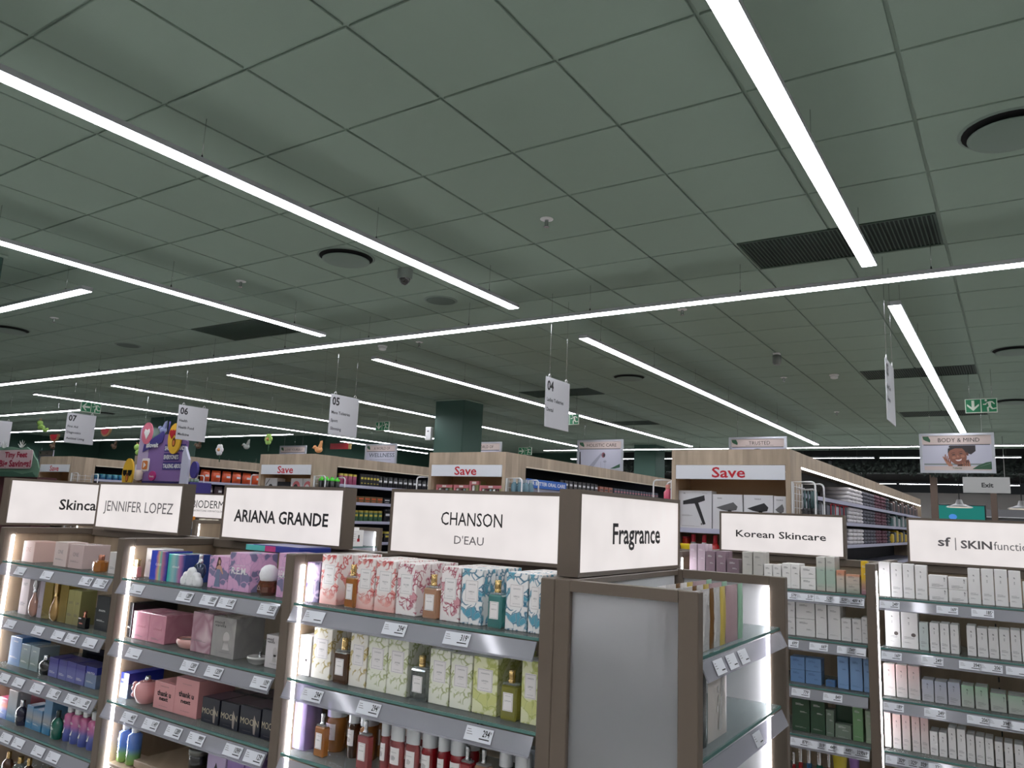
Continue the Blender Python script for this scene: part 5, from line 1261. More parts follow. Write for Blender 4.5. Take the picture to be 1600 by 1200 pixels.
aisle_gondola(-4.92, -4.0, 'oak ended aisle gondola behind the centre black capitals sign', led=False, z1=1.76)
aisle_gondola(-7.50, -6.58, 'oak ended aisle gondola with green topped cans in its side rack', z1=1.66)
aisle_gondola(-10.12, -9.18, 'oak aisle gondola behind the purple emoji display')
aisle_gondola(-12.70, -11.76, 'oak ended aisle gondola farthest left with blue cans')

WT = mat('white_tube', (214, 214, 216), .35)
def side_rack(x, s_, label, trays=(1.50, 1.80)):
    """pair of arched white tube frames hung on the side of an oak end, wire grid between"""
    t = thing('side_rack', label, 'rack', (x, 6.03, 0), 0, 'white side racks on the oak ends')
    for yy in (0, .30):
        P = [(0, yy, .9), (0, yy, 1.99)]; R_ = .03; w_ = .17
        P = [(s_*.0078, yy, .0), (s_*.0078, yy, 1.99), (s_*(w_-R_), yy, 1.99)]
        for k in range(1, 6): 
            a = math.pi/2*k/5; P.append((s_*(w_-R_+R_*math.sin(a)), yy, 1.99-R_+R_*math.cos(a)))
        P.append((s_*w_, yy, .0))
        MB().tube(P, .007, WT, 8).build('arched_frame', t)
    b = MB()
    for k in range(20): b.tube([(s_*.012, 0, .95+k*.053), (s_*.012, .30, .95+k*.053)], .0022, WT, 4)
    for k in range(4): b.tube([(s_*.012, .02+k*.087, .9), (s_*.012, .02+k*.087, 1.98)], .0022, WT, 4)
    b.build('wire_grid', t)
    MB().box(min(0, s_*.012), max(0, s_*.012), -.02, .0, .9, 1.99, WT, .002).build('side_post', t)
    for z in trays: MB().box(min(s_*.01, s_*.165), max(s_*.01, s_*.165), .0, .30, z, z+.006, WT).build('rack_tray', t)
    return t
side_rack(-1.4196, 1, 'white wire side rack hung with dark brushes right of the dryer boxes', (1.36, 1.60))
side_rack(-2.3604, -1, 'white side rack with pink bottles left of the dryer boxes')
side_rack(-3.9996, 1, 'white side rack holding mouthwash behind the centre sign')
side_rack(-4.9204, -1, 'white side rack left of the pink and green gift sets')
side_rack(-6.5796, 1, 'white side rack holding green topped cans')
side_rack(-7.5004, -1, 'white side rack at the far left of the middle Save board')
side_rack(-9.1796, 1, 'white side rack with green tubs beside the emoji display')
side_rack(-11.7596, 1, 'white side rack beside the leftmost Save board')

def bottle(t, h_, r, body, capm, sh=.6, name='bottle_body'):
    MB().lathe([(r*.9, 0), (r, .004), (r, h_*sh), (r*.45, h_*(sh+.14))], body, 14).build(name, t)
    MB().lathe([(r*.5, h_*(sh+.14)), (r*.52, h_*(sh+.16)), (r*.5, h_)], capm, 12).build('cap', t)
def place_row(n, make, pos, labels, name, cat, group, scale=None):
    src = None
    for k in range(n):
        l = labels(k); p = pos(k)
        if src is None:
            src = thing(name, l, cat, p, 0, group); make(src)
        else: dup(src, p, l, group)
def rowl(txt): return lambda k: txt % ORD[k]
# rack contents
PK = mat('pink_bottle', (206, 84, 112), .3, coat=.4); GC = mat('lime_cap', (70, 190, 40), .4); BKB = mat('black_can', (26, 26, 28), .3, coat=.4)
place_row(3, lambda t: bottle(t, .15, .028, PK, mat('peach_cap', (214, 140, 130), .4)), lambda k: (-2.42-.045*(k % 2), 6.08+.09*k, 1.8066), rowl('pink bottle in the white side rack, %s from the front'), 'pink_bottle', 'bottle', 'pink bottles in rack')
place_row(6, lambda t: (MB().lathe([(.030, 0), (.031, .002), (.031, .13), (.028, .135)], BKB, 16).build('can_body', t), MB().lathe([(.0315, .136), (.0315, .155), (.012, .165), (.012, .18)], GC, 16).build('lime_lid', t)),
          lambda k: (-6.522+(k % 2)*.07, 6.08+.085*(k//2), 1.8066), rowl('black can with lime lid in the side rack, %s of six'), 'deodorant_can', 'can', 'lime lidded cans')
MW = mat('mouthwash', (120, 160, 176), .15, trans=.5, coat=.4)
place_row(6, lambda t: bottle(t, .18, .03, MW, mat('grey_cap', (160, 170, 176), .4), .7), lambda k: (-3.945+(k % 2)*.075, 6.08+.085*(k//2), 1.8066), rowl('pale blue mouthwash bottle in the side rack, %s of six'), 'mouthwash_bottle', 'bottle', 'mouthwash bottles')
GT = mat('green_tub', (60, 104, 76), .35, coat=.3)
place_row(4, lambda t: (MB().lathe([(.032, 0), (.034, .003), (.034, .10), (.03, .105)], GT, 16).build('tub_body', t), MB().lathe([(.033, .106), (.033, .13), (.03, .134)], mat('pale_lid', (150, 170, 156), .4), 16).build('lid', t)),
          lambda k: (-9.12+(k % 2)*.08, 6.10+.14*(k//2), 1.8066), rowl('green tub in the side rack by the emoji display, %s of four'), 'supplement_tub', 'tub', 'green tubs in rack')
# dark hair brushes hanging in the rack right of the dryers
def brush(t):
    m_ = MB(); m_.tube([(0, 0, .30), (0, 0, .20), (0, 0, .17)], .008, mat('teal_handle', (50, 76, 78), .4), 8); m_.build('handle', t)
    m_ = MB(); r = random.Random(2)
    m_.lathe([(.012, 0), (.020, .01), (.020, .16), (.012, .17)], BLACKP, 10)
    for k in range(60):
        a = r.uniform(0, 6.28); z = r.uniform(.012, .158); m_.tube([(.018*math.cos(a), .018*math.sin(a), z), (.030*math.cos(a), .030*math.sin(a), z)], .0015, BLACKP, 3)
    m_.build('bristles', t)
    MB().tube([(-.06, 0, .31), (0, 0, .315), (0, 0, .30)], .003, WT, 6).build('hook', t)
place_row(5, brush, lambda k: (-1.335+.05*(k % 2), 6.07+.055*k, 1.628), rowl('dark round hair brush hanging in the side rack, %s of five'), 'hair_brush', 'brush', 'hanging brushes')

# hair dryer boxes
BOXW = mat('white_box_board', (196, 196, 200), .35, coat=.3)
DRY = mat('printed_black', (34, 34, 38), .5)
def dryer_box(x0, x1, h_, label, style):
    w_ = x1-x0; t = thing('hair_dryer_box', label, 'appliance box', ((x0+x1)/2, 6.06, 1.6105), 0, 'hair dryer boxes')
    MB().box(-w_/2, w_/2, 0, .12, 0, h_, BOXW, .002).build('carton', t)
    m_ = MB(); fr = Frame((0, -.0004, 0))
    if style == 0:
        m_.prism(fr, [(-w_*.36, h_*.62), (-w_*.36, h_*.72), (w_*.28, h_*.88), (w_*.30, h_*.74), (w_*.05, h_*.66)], 0, .0006, DRY)
        m_.prism(fr, [(-w_*.02, h_*.68), (w_*.10, h_*.68), (w_*.32, h_*.12), (w_*.24, h_*.10)], 0, .0006, DRY)
        m_.prism(fr, ell(w_*.20, h_*.12, .007, .009, 12), .0006, .0008, GREYINK)
        m_.text(fr, 'ella', -w_*.32, h_*.91, .010, BLACKINK, .01); m_.text(fr, 'PRO IONIC', w_*.3, h_*.92, .006, GREYINK, 0)
        bars(m_, fr, -w_*.4, -w_*.05, h_*.35, 4); bars(m_, fr, -w_*.4, w_*.2, h_*.06, 2)
    else:
        m_.prism(fr, [(-w_*.38, h_*.62), (-w_*.10, h_*.70), (w_*.20, h_*.78), (w_*.34, h_*.66), (w_*.30, h_*.56), (w_*.05, h_*.52), (-w_*.2, h_*.56)], 0, .0006, DRY if style == 2 else mat('printed_grey', (90, 90, 92), .5))
        m_.prism(fr, [(w_*.02, h_*.56), (w_*.14, h_*.56), (w_*.12, h_*.2), (w_*.02, h_*.2)], 0, .0006, DRY)
        m_.text(fr, 'WAHL' if style == 1 else 'TAURUS', -w_*.26 if style == 1 else -w_*.02, h_*.87, .010, BLACKINK, .01)
    m_.build('printed_dryer', t)
dryer_box(-2.322, -2.045, .30, 'large white box with an upright black hair dryer, leftmost of three', 0)
dryer_box(-2.038, -1.80, .275, 'middle white box with a grey hair dryer, above the Korean Skincare sign', 1)
dryer_box(-1.79, -1.565, .275, 'right white box with a dark pointed hair dryer', 2)
dryer_box(-1.56, -1.47, .27, 'thin dark edged box beside the right hair dryer box', 3)
RB = mat('red_bottle', (190, 40, 44), .3, coat=.4); WB = mat('milky_bottle', (206, 206, 206), .3, coat=.4); RC = mat('crimson_cap', (180, 40, 60), .4)
for k, x in enumerate((-2.21, -2.12, -2.03, -1.94)):
    t = thing('lotion_bottle', '%s bottle, %s from left on the shelf under the dryer boxes' % (('white shouldered red capped', 'red capped red')[k//2], ORD[k]), 'bottle', (x, 6.10, 1.3705), 0, 'bottles under the dryer boxes')
    bottle(t, .19, .034, WB if k < 2 else RB, RC, .55)
t = thing('yellow_dish', 'yellow tray in front of the white shouldered bottles', 'tray', (-2.23, 6.035, 1.3705)); MB().lathe([(.02, 0), (.05, .004), (.064, .10), (.07, .115), (.066, .116), (.05, .02)], mat('yellow_tray', (214, 186, 30), .4), 20, sy=.45).build('dish', t)
t = thing('red_tub', 'red tub at the left edge of the shelf under the dryer boxes', 'tub', (-2.288, 6.15, 1.3705)); MB().lathe([(.03, 0), (.032, .003), (.032, .15), (.028, .155)], mat('orange_red', (206, 60, 36), .4), 16).build('tub_body', t); MB().lathe([(.033, .156), (.033, .17)], RC, 16).build('lid', t)
# pink and green gift sets in the second oak end
for k, (x0, x1, hh) in enumerate(((-4.86, -4.66, .16), (-4.64, -4.46, .16), (-4.45, -4.34, .20), (-4.33, -4.07, .16))):
    w_ = x1-x0; t = thing('gift_set', 'pink and green gift set with windows, %s from left in the oak end' % ORD[k], 'gift box', ((x0+x1)/2, 6.06, 1.7605), 0, 'pink and green gift sets')
    b = MB(); b.box(-w_/2, w_/2, .03, .12, 0, hh, board('olive_set', (132, 134, 92)), .002); b.box(-w_/2, w_/2, 0, .03, hh*.82, hh, board('rose_set', (206, 126, 134))); b.box(-w_/2, -w_/2+.02, 0, .03, 0, hh*.82, board('rose_set', (206, 126, 134))); b.box(w_/2-.03, w_/2, 0, .03, 0, hh*.82, board('olive_set', (132, 134, 92)))
    b.build('window_carton', t)
    n = max(1, int((w_-.05)/.04))
    for q in range(n): MB().lathe([(.012, 0), (.014, .003), (.014, hh*.7), (.010, hh*.78)], (WHITEP, mat('plum_tube', (90, 40, 60), .3), mat('grey_tube', (130, 150, 156), .3))[q % 3], 10, cx=-w_/2+.04+q*.042, cy=.016).build('small_tube', t)
    m_ = MB(); m_.quad(Frame((0, -.0004, 0)), -.025, .025, hh*.86, hh*.97, .0004, PAPER); m_.build('paper_label', t)
# boxes in the third oak end
for k, (x0, x1, st) in enumerate(((-7.45, -7.24, 0), (-7.23, -7.01, 1), (-7.0, -6.81, 2), (-6.80, -6.63, 2))):
    w_ = x1-x0; t = thing('appliance_box', ('white box with black dish', 'black boxed appliance', 'white box with a pink ring, left', 'white box with a pink ring, right')[k]+', under the middle Save board', 'appliance box', ((x0+x1)/2, 6.06, 1.6605), 0, 'appliance boxes')
    MB().box(-w_/2, w_/2, 0, .12, 0, .30 if k != 1 else .26, BOXW if k != 1 else board('black_card', (36, 36, 40)), .002).build('carton', t)
    m_ = MB(); fr = Frame((0, -.0004, 0))
    if st == 0: m_.prism(fr, ell(0, .2, .035, .03, 18), 0, .0006, DRY); m_.prism(fr, [(-.09, .22), (-.03, .29), (-.02, .29), (-.085, .21)], 0, .0006, DRY)
    elif st == 1: m_.prism(fr, ell(0, .18, .07, .035, 18), 0, .0006, mat('printed_graphite', (60, 60, 66), .4))
    else: m_.prism(fr, ell(0, .2, .065, .07, 22), 0, .0005, mat('ring_pink', (196, 110, 116), .5)); m_.prism(fr, ell(-.01, .2, .035, .035, 18), .0005, .0008, DRY if k == 2 else BOXW)
    m_.build('printed_picture', t)

# towels and bedding on the long side of the right gondola
TW = {n: mat('towel_'+n, c, .95, noise=.10, nscale=120) for n, c in (('white', (190, 186, 190)), ('grey', (84, 84, 94)), ('plum', (92, 58, 70)), ('slate', (58, 64, 72)), ('mist', (150, 152, 160)))}
def towel_mesh(t, m__, w_=.20, dp=.26, h_=.040):
    """folded towel: rounded folds facing the aisle"""
    m_ = MB(); fr = Frame((0, 0, 0)); n = 12; pts = []
    for k in range(n+1):
        a = math.radians(-90+180*k/n); pts.append((.0+h_/2*math.cos(a)*.9, h_/2+h_/2*math.sin(a)))
    prof = [(-dp, 0)]+pts+[(-dp, h_)]
    vs = []; seg = 5; r = random.Random(5)
    for i in range(seg+1):
        y = -w_/2+w_*i/seg; b_ = .004*math.sin(math.pi*i/seg)+r.uniform(-.001, .001); e = .86 if i in (0, seg) else 1
        for (a, z) in prof: vs.append((a+b_ if a > -.01 else a, y, h_/2+(z-h_/2)*e))
    N = len(prof); fs = []
    for i in range(seg):
        for k in range(N):
            j = (k+1) % N; fs.append((i*N+k, (i+1)*N+k, (i+1)*N+j, i*N+j))
    fs.append(tuple(range(N))); fs.append(tuple(range(seg*N+N-1, seg*N-1, -1)))
    m_.add(vs, fs, m__, True); m_.build('folded_towel', t)
protoT = {}
LVN = {1.92: 'top', 1.72: 'second', 1.50: 'third'}
def towel_stack(y, z, col, n, label):
    for k in range(n):
        l = '%s, %s up on the %s shelf' % (label, ORD[k], LVN[z]); p = (-1.462, y+random.uniform(-.006, .006), z+.001+k*.0405)
        if col not in protoT:
            t = thing('towel', l, 'towel', p, 0, 'folded towels'); towel_mesh(t, TW[col]); protoT[col] = t
        else: dup(protoT[col], p, l, 'folded towels', None, random.uniform(-.03, .03))
SEQ = [(8.62, 'white', 'white folded towel, stack nearest the sign'), (9.06, 'white', 'white folded towel, second stack'), (9.5, 'grey', 'grey folded towel, third stack'), (9.94, 'grey', 'grey folded towel, fourth stack'), (10.38, 'plum', 'plum folded towel, fifth stack'), (10.9, 'plum', 'plum folded towel, sixth stack'), (11.4, 'slate', 'slate folded towel, seventh stack')]
for y, c, l in SEQ:
    for z in (1.92, 1.72, 1.50):
        towel_stack(y, z, c, 4 if z < 1.9 else 4, l)
# widen a pair of piles so they fill the bays
for y, c, l in SEQ[:6]:
    for z in (1.92, 1.72, 1.50):
        towel_stack(y+.215, z, c, 4, l.replace('stack', 'pile behind stack') if 'stack' in l else l)
BAGC = see_through('clear_bag', (206, 206, 212), .25, .1, .9)
for k in range(9):
    y = 6.62+.21*(k % 9); z = 1.72
    c = (TW['mist'], TW['grey'], TW['slate'])[k % 3]
    t = thing('bedding_bag', '%s blanket in a clear zip bag, %s from the oak end' % (('pale', 'grey', 'dark')[k % 3], ORD[k]), 'bedding', (-1.44, y, z+.001), 0, 'bagged blankets')
    MB().box(-.30, 0, -.095, .095, 0, .155, c, .02).build('folded_blanket', t)
    b = MB(); b.tube([(.003, -.098, .158), (.003, .098, .158)], .004, REDINK if k > 4 else BLACKP, 5); b.tube([(.003, -.098, .005), (.003, -.098, .158)], .004, REDINK if k > 4 else BLACKP, 5); b.build('zip_trim', t)
for k in range(7):
    y = 6.62+.27*k
    t = thing('bedding_bag', 'beige bagged cushion on the third towel shelf, %s from the oak end' % ORD[k], 'bedding', (-1.44, y, 1.501), 0, 'bagged cushions')
    MB().box(-.30, 0, -.12, .12, 0, .16, mat('taupe_fabric', (118, 106, 96), .9, noise=.1, nscale=90), .03).build('cushion', t)
for k in range(14):
    y = 11.85+.24*k
    for z in (1.92, 1.72, 1.5):
        c = ((70, 76, 84), (40, 42, 48), (170, 168, 172), (190, 160, 50), (90, 70, 70), (60, 90, 90))[(k*3+int(z*10)) % 6]
        t = thing('household_pack', '%s pack past the towels, %s along, %s shelf' % (('slate', 'black', 'pale', 'yellow', 'brown', 'teal')[(k*3+int(z*10)) % 6], ORD[k], LVN[z]), 'pack', (-1.45, y, z+.001), 0, 'packs past the towels')
        MB().box(-.2, 0, -.09, .09, 0, .12+.05*((k*7) % 3)/2, mat('pack_%d_%d_%d' % c, c, .5), .012).build('pack_body', t)
# packs on the long sides of the other gondolas
def side_packs(xe, y0, dy, n, z, w_, h_, body, lid, desc, name, cat, group, shape='tub', band=None):
    def mk(t):
        if shape == 'tub':
            MB().lathe([(w_*.44, 0), (w_*.48, .004), (w_*.48, h_*.78), (w_*.44, h_*.8)], body, 14).build('tub_body', t)
            MB().lathe([(w_*.49, h_*.8), (w_*.49, h_*.97), (w_*.45, h_)], lid, 14).build('lid', t)
            if band:
                vs = []; r = w_*.485
                for zz in (h_*.45, h_*.62):
                    for k in range(7): a = math.radians(-45+15*k); vs.append((r*math.cos(a), r*math.sin(a), zz))
                MB().add(vs, [(k, k+1, 8+k, 7+k) for k in range(6)], band).build('label_band', t)
        elif shape == 'bag':
            n_ = 8; vs = []; fs = []
            for side in (0, 1):
                for i in range(n_):
                    for j in range(n_):
                        u = i/(n_-1); v = j/(n_-1); e = (math.sin(math.pi*u)*math.sin(math.pi*v))**.5 if 0 < i < n_-1 and 0 < j < n_-1 else 0
                        vs.append(((.045 if side else -.045)*e+.0008*(1 if side else -1), (u-.5)*w_*(.9+.1*math.sin(math.pi*v)), v*h_))
            for side in (0, 1):
                for i in range(n_-1):
                    for j in range(n_-1):
                        a = side*n_*n_+i*n_+j; q = (a, a+n_, a+n_+1, a+1); fs.append(q if side else q[::-1])
            MB().add(vs, fs, body, True).build('pouch', t)
            m_ = MB(); m_.quad(Frame((.0455, 0, 0), '+x'), -w_*.2, w_*.2, h_*.42, h_*.6, .0005, lid); m_.build('front_label', t)
        else:
            MB().box(-.09, 0, -w_/2, w_/2, 0, h_, body, .003).build('carton', t)
            m_ = MB(); fr = Frame((.0004, 0, 0), '+x'); m_.quad(fr, -w_*.38, w_*.38, h_*.55, h_*.72, .0005, lid); m_.quad(fr, -w_*.3, w_*.3, h_*.2, h_*.26, .0005, lid); m_.build('front_label', t)
    off = {'tub': .05+w_*.5, 'bag': .08, 'box': .03}[shape]
    place_row(n, mk, lambda k: (xe-off, y0+dy*k, z+.0008), rowl(desc), name, cat, group)
YEL = mat('pack_yellow', (190, 172, 70), .4); WLB = mat('band_white', (196, 196, 198), .5); BLK = mat('pack_black', (30, 30, 34), .35, coat=.3); ORG = mat('pack_orange', (206, 84, 44), .3, coat=.3)
MAG = mat('pack_magenta', (150, 70, 100), .4); GRN = mat('pack_green', (60, 96, 66), .4); BLU = mat('can_blue', (44, 96, 140), .3, coat=.4); TEAL = mat('can_teal', (60, 140, 150), .3, coat=.4)
XE = -6.58
side_packs(XE, 6.50, .075, 4, 1.92, .065, .13, MAG, YEL, 'magenta supplement tub on the third oak gondola top shelf, %s along', 'supplement_tub', 'tub', 'magenta tubs')
side_packs(XE, 6.81, .055, 6, 1.92, .05, .145, BLK, YEL, 'black and yellow slim tube on the third oak gondola, %s along', 'supplement_tube', 'tub', 'yellow banded tubes', 'box')
side_packs(XE, 7.17, .095, 12, 1.92, .085, .14, BLK, BLK, 'black protein tub with white band on the third oak gondola, %s along', 'protein_tub', 'tub', 'white banded tubs', 'tub', WLB)
side_packs(XE, 6.60, .11, 6, 1.72, .10, .075, board('brown_bar', (110, 84, 56)), ORG, 'brown snack box on second shelf of third oak gondola, %s along', 'snack_box', 'box', 'snack boxes', 'box')
side_packs(XE, 7.28, .12, 6, 1.72, .11, .07, BLK, WLB, 'black lettered pack on second shelf of third oak gondola, %s along', 'snack_box', 'box', 'black lettered packs', 'box')
side_packs(XE, 6.62, .085, 8, 1.50, .075, .13, GRN, YEL, 'green and yellow tub on third shelf of third oak gondola, %s along', 'supplement_tub', 'tub', 'green yellow tubs', 'tub', YEL)
side_packs(XE, 7.35, .13, 6, 1.50, .11, .16, BLK, BLK, 'large black tub on third shelf of third oak gondola, %s along', 'protein_tub', 'tub', 'large black tubs', 'tub', WLB)
side_packs(XE, 6.65, .12, 7, 1.25, .10, .13, BLK, YEL, 'dark tub on fourth shelf of third oak gondola, %s along', 'protein_tub', 'tub', 'dark tubs fourth shelf', 'tub', YEL)
side_packs(-9.18, 6.52, .17, 6, 1.92, .15, .16, ORG, WLB, 'orange snack bag on the gondola behind the emoji display, %s along', 'snack_bag', 'snack', 'orange snack bags', 'bag')
side_packs(-9.18, 6.60, .15, 6, 1.72, .13, .15, mat('pack_brown', (84, 66, 70), .4), WLB, 'brown foil bag under the orange snack bags, %s along', 'snack_bag', 'snack', 'brown snack bags', 'bag')
side_packs(-11.76, 6.44, .10, 6, 1.86+.06, .09, .085, BLU, TEAL, 'blue can upper row on the leftmost oak gondola, %s along', 'drink_can', 'can', 'blue cans', 'tub', TEAL)
side_packs(-11.76, 6.44, .10, 6, 1.72, .09, .12, TEAL, BLU, 'teal can lower row on the leftmost oak gondola, %s along', 'drink_can', 'can', 'teal cans', 'tub', BLU)
XO = -4.0
side_packs(XO, 7.14, .10, 9, 1.92, .075, .12, BLK, WLB, 'black toothbrush pack on the second oak gondola, %s along', 'toothbrush_pack', 'toothbrush', 'toothbrush packs', 'box')
side_packs(XO, 8.08, .12, 3, 1.92, .10, .10, mat('pack_copper', (140, 84, 70), .4), BLK, 'copper pack after the toothbrushes, %s along', 'care_pack', 'box', 'copper packs', 'box')
side_packs(XO, 8.45, .085, 16, 1.92, .07, .10, mat('pack_slate', (66, 72, 84), .4), mat('band_rose', (170, 100, 110), .5), 'slate care pack on the second oak gondola, %s along', 'care_pack', 'box', 'slate packs', 'box')
side_packs(XO, 7.15, .10, 20, 1.72, .08, .15, WLB, MAG, 'white and crimson bottle on second shelf of second oak gondola, %s along', 'lotion_bottle', 'bottle', 'white crimson bottles', 'tub', MAG)
t = thing('shelf_talker', 'blue OTHER ORAL CARE shelf sign behind the Fragrance sign', 'sign', (-4.0+.012, 6.36, 1.925)); 
MB().box(-.004, 0, 0, .80, 0, .085, mat('royal_sign_blue', (34, 92, 178), .4)).build('board', t)
m_ = MB(); m_.text(Frame((.0005, .40, 0), '+x'), 'FOR BETTER ORAL CARE', 0, .028, .036, WHITEINK, .02, width=.74); m_.build('lettering', t)

# ------------------------------------------------------------------ hanging aisle signs
SIGNW = mat('aisle_sign_white', (178, 178, 182), .45)
def aisle_sign(x, y0, num, lines, label):
    w_, h_ = .40, .415; z0 = 2.372
    t = thing('aisle_sign', label, 'sign', (x, y0+w_/2, z0), 0, 'hanging aisle signs')
    MB().box(-.003, .003, -w_/2, w_/2, 0, h_, SIGNW, .0008).build('sign_board', t)
    for fc, s_ in (('+x', 1), ('-x', -1)):
        m_ = MB(); fr = Frame((s_*.0032, 0, 0), fc)
        m_.text(fr, num, -w_/2+.022, h_-.108, .082, BLACKINK, .03, align='l', sx=.92)
        m_.build('lettering', t)
        for k, l in enumerate(lines):
            m_ = MB(); m_.text(fr, l, -w_/2+.022, h_-.200-.082*k, .031, BLACKINK, .022, align='l', sx=.98); m_.build('lettering', t)
    for y in (-.14, .14):
        m_ = MB(); m_.tube([(0, y-.012, h_-.004), (0, y-.014, h_+.016), (0, y, h_+.028), (0, y+.014, h_+.016), (0, y+.012, h_-.004)], .003, WT, 6); m_.build('hanging_eye', t)
        m_ = MB(); m_.tube([(0, y, h_+.028), (0, y, CEIL-.007-z0)], .0014, SILVER, 4); m_.build('hanging_wire', t)
aisle_sign(-3.18, 5.31, '04', ['Ladies Toiletries', 'Dental'], 'white hanging sign 04 Ladies Toiletries, Dental')
aisle_sign(-5.76, 5.40, '05', ['Mens Toiletries', 'Sport', 'Slimming'], 'white hanging sign 05 Mens Toiletries, Sport, Slimming')
aisle_sign(-8.35, 5.42, '06', ['Health', 'Health Food', 'Medicine'], 'white hanging sign 06 Health, Health Food, Medicine')
aisle_sign(-10.93, 5.43, '07', ['First Aid', 'Diagnostics', 'Assisted Living'], 'white hanging sign 07 First Aid, Diagnostics, Assisted Living')
aisle_sign(-13.52, 5.48, '08', ['Baby', 'Baby Food', 'Assisted Living'], 'white hanging sign cut by the left edge, ending in Living')
aisle_sign(-.68, 5.49, '03', ['Cosmetics', 'Body Care', 'Skincare'][1:], 'white hanging sign 03 seen almost edge on at right')

# category posters over the far aisle ends
FRM = mat('silver_frame', (172, 174, 180), .35, .6)
SKY = mat('poster_lilac_grey', (178, 178, 192), .5); PINKP = mat('poster_blush', (186, 170, 164), .5); LEAF = mat('poster_leaf', (46, 84, 60), .5); DRULE = mat('poster_rule', (40, 42, 46), .5)
def poster(x, title, art, label, sub=None):
    y, z0, w_, h_ = 11.75, 2.455, .87, .53
    t = thing('hanging_poster', label, 'poster', (x, y, z0), 0, 'hanging category posters')
    b = MB(); b.box(-w_/2, w_/2, 0, .03, 0, .035, FRM); b.box(-w_/2, w_/2, 0, .03, h_-.03, h_, FRM); b.box(-w_/2, -w_/2+.035, 0, .03, .035, h_-.03, FRM); b.box(w_/2-.035, w_/2, 0, .03, .035, h_-.03, FRM)
    b.build('frame', t)
    MB().box(-w_/2+.035, w_/2-.035, .012, .018, .035, h_-.03, SKY).build('print_sheet', t)
    fr = Frame((0, .0115, 0)); m_ = MB()
    m_.quad(fr, -w_/2+.035, w_/2-.035, h_-.15, h_-.03, .0, PINKP)
    m_.prism(fr, [(-w_/2+.04, h_-.04), (-w_/2+.11, h_-.04), (-w_/2+.135, h_-.09), (-w_/2+.13, h_-.12), (-w_/2+.08, h_-.1), (-w_/2+.05, h_-.08)], 0, .001, LEAF)
    m_.quad(fr, -w_/2+.05, w_/2-.05, h_-.16, h_-.15, .001, DRULE)
    m_.text(fr, title, .03, h_-.118, .056, BLACKINK, 0, width=min(.56, .040*len(title)+.04), d=.002)
    if sub: m_.text(fr, sub, .03, h_-.27, .085, mat('slate_ink', (50, 58, 68), .5), .0, width=.70, d=.002)
    art(m_, fr, w_, h_)
    m_.build('print', t)
    for s_ in (-1, 1): MB().tube([(s_*.3, .015, h_), (s_*.3, .015, CEIL-.007-z0)], .0015, SILVER, 4).build('hanging_wire', t)
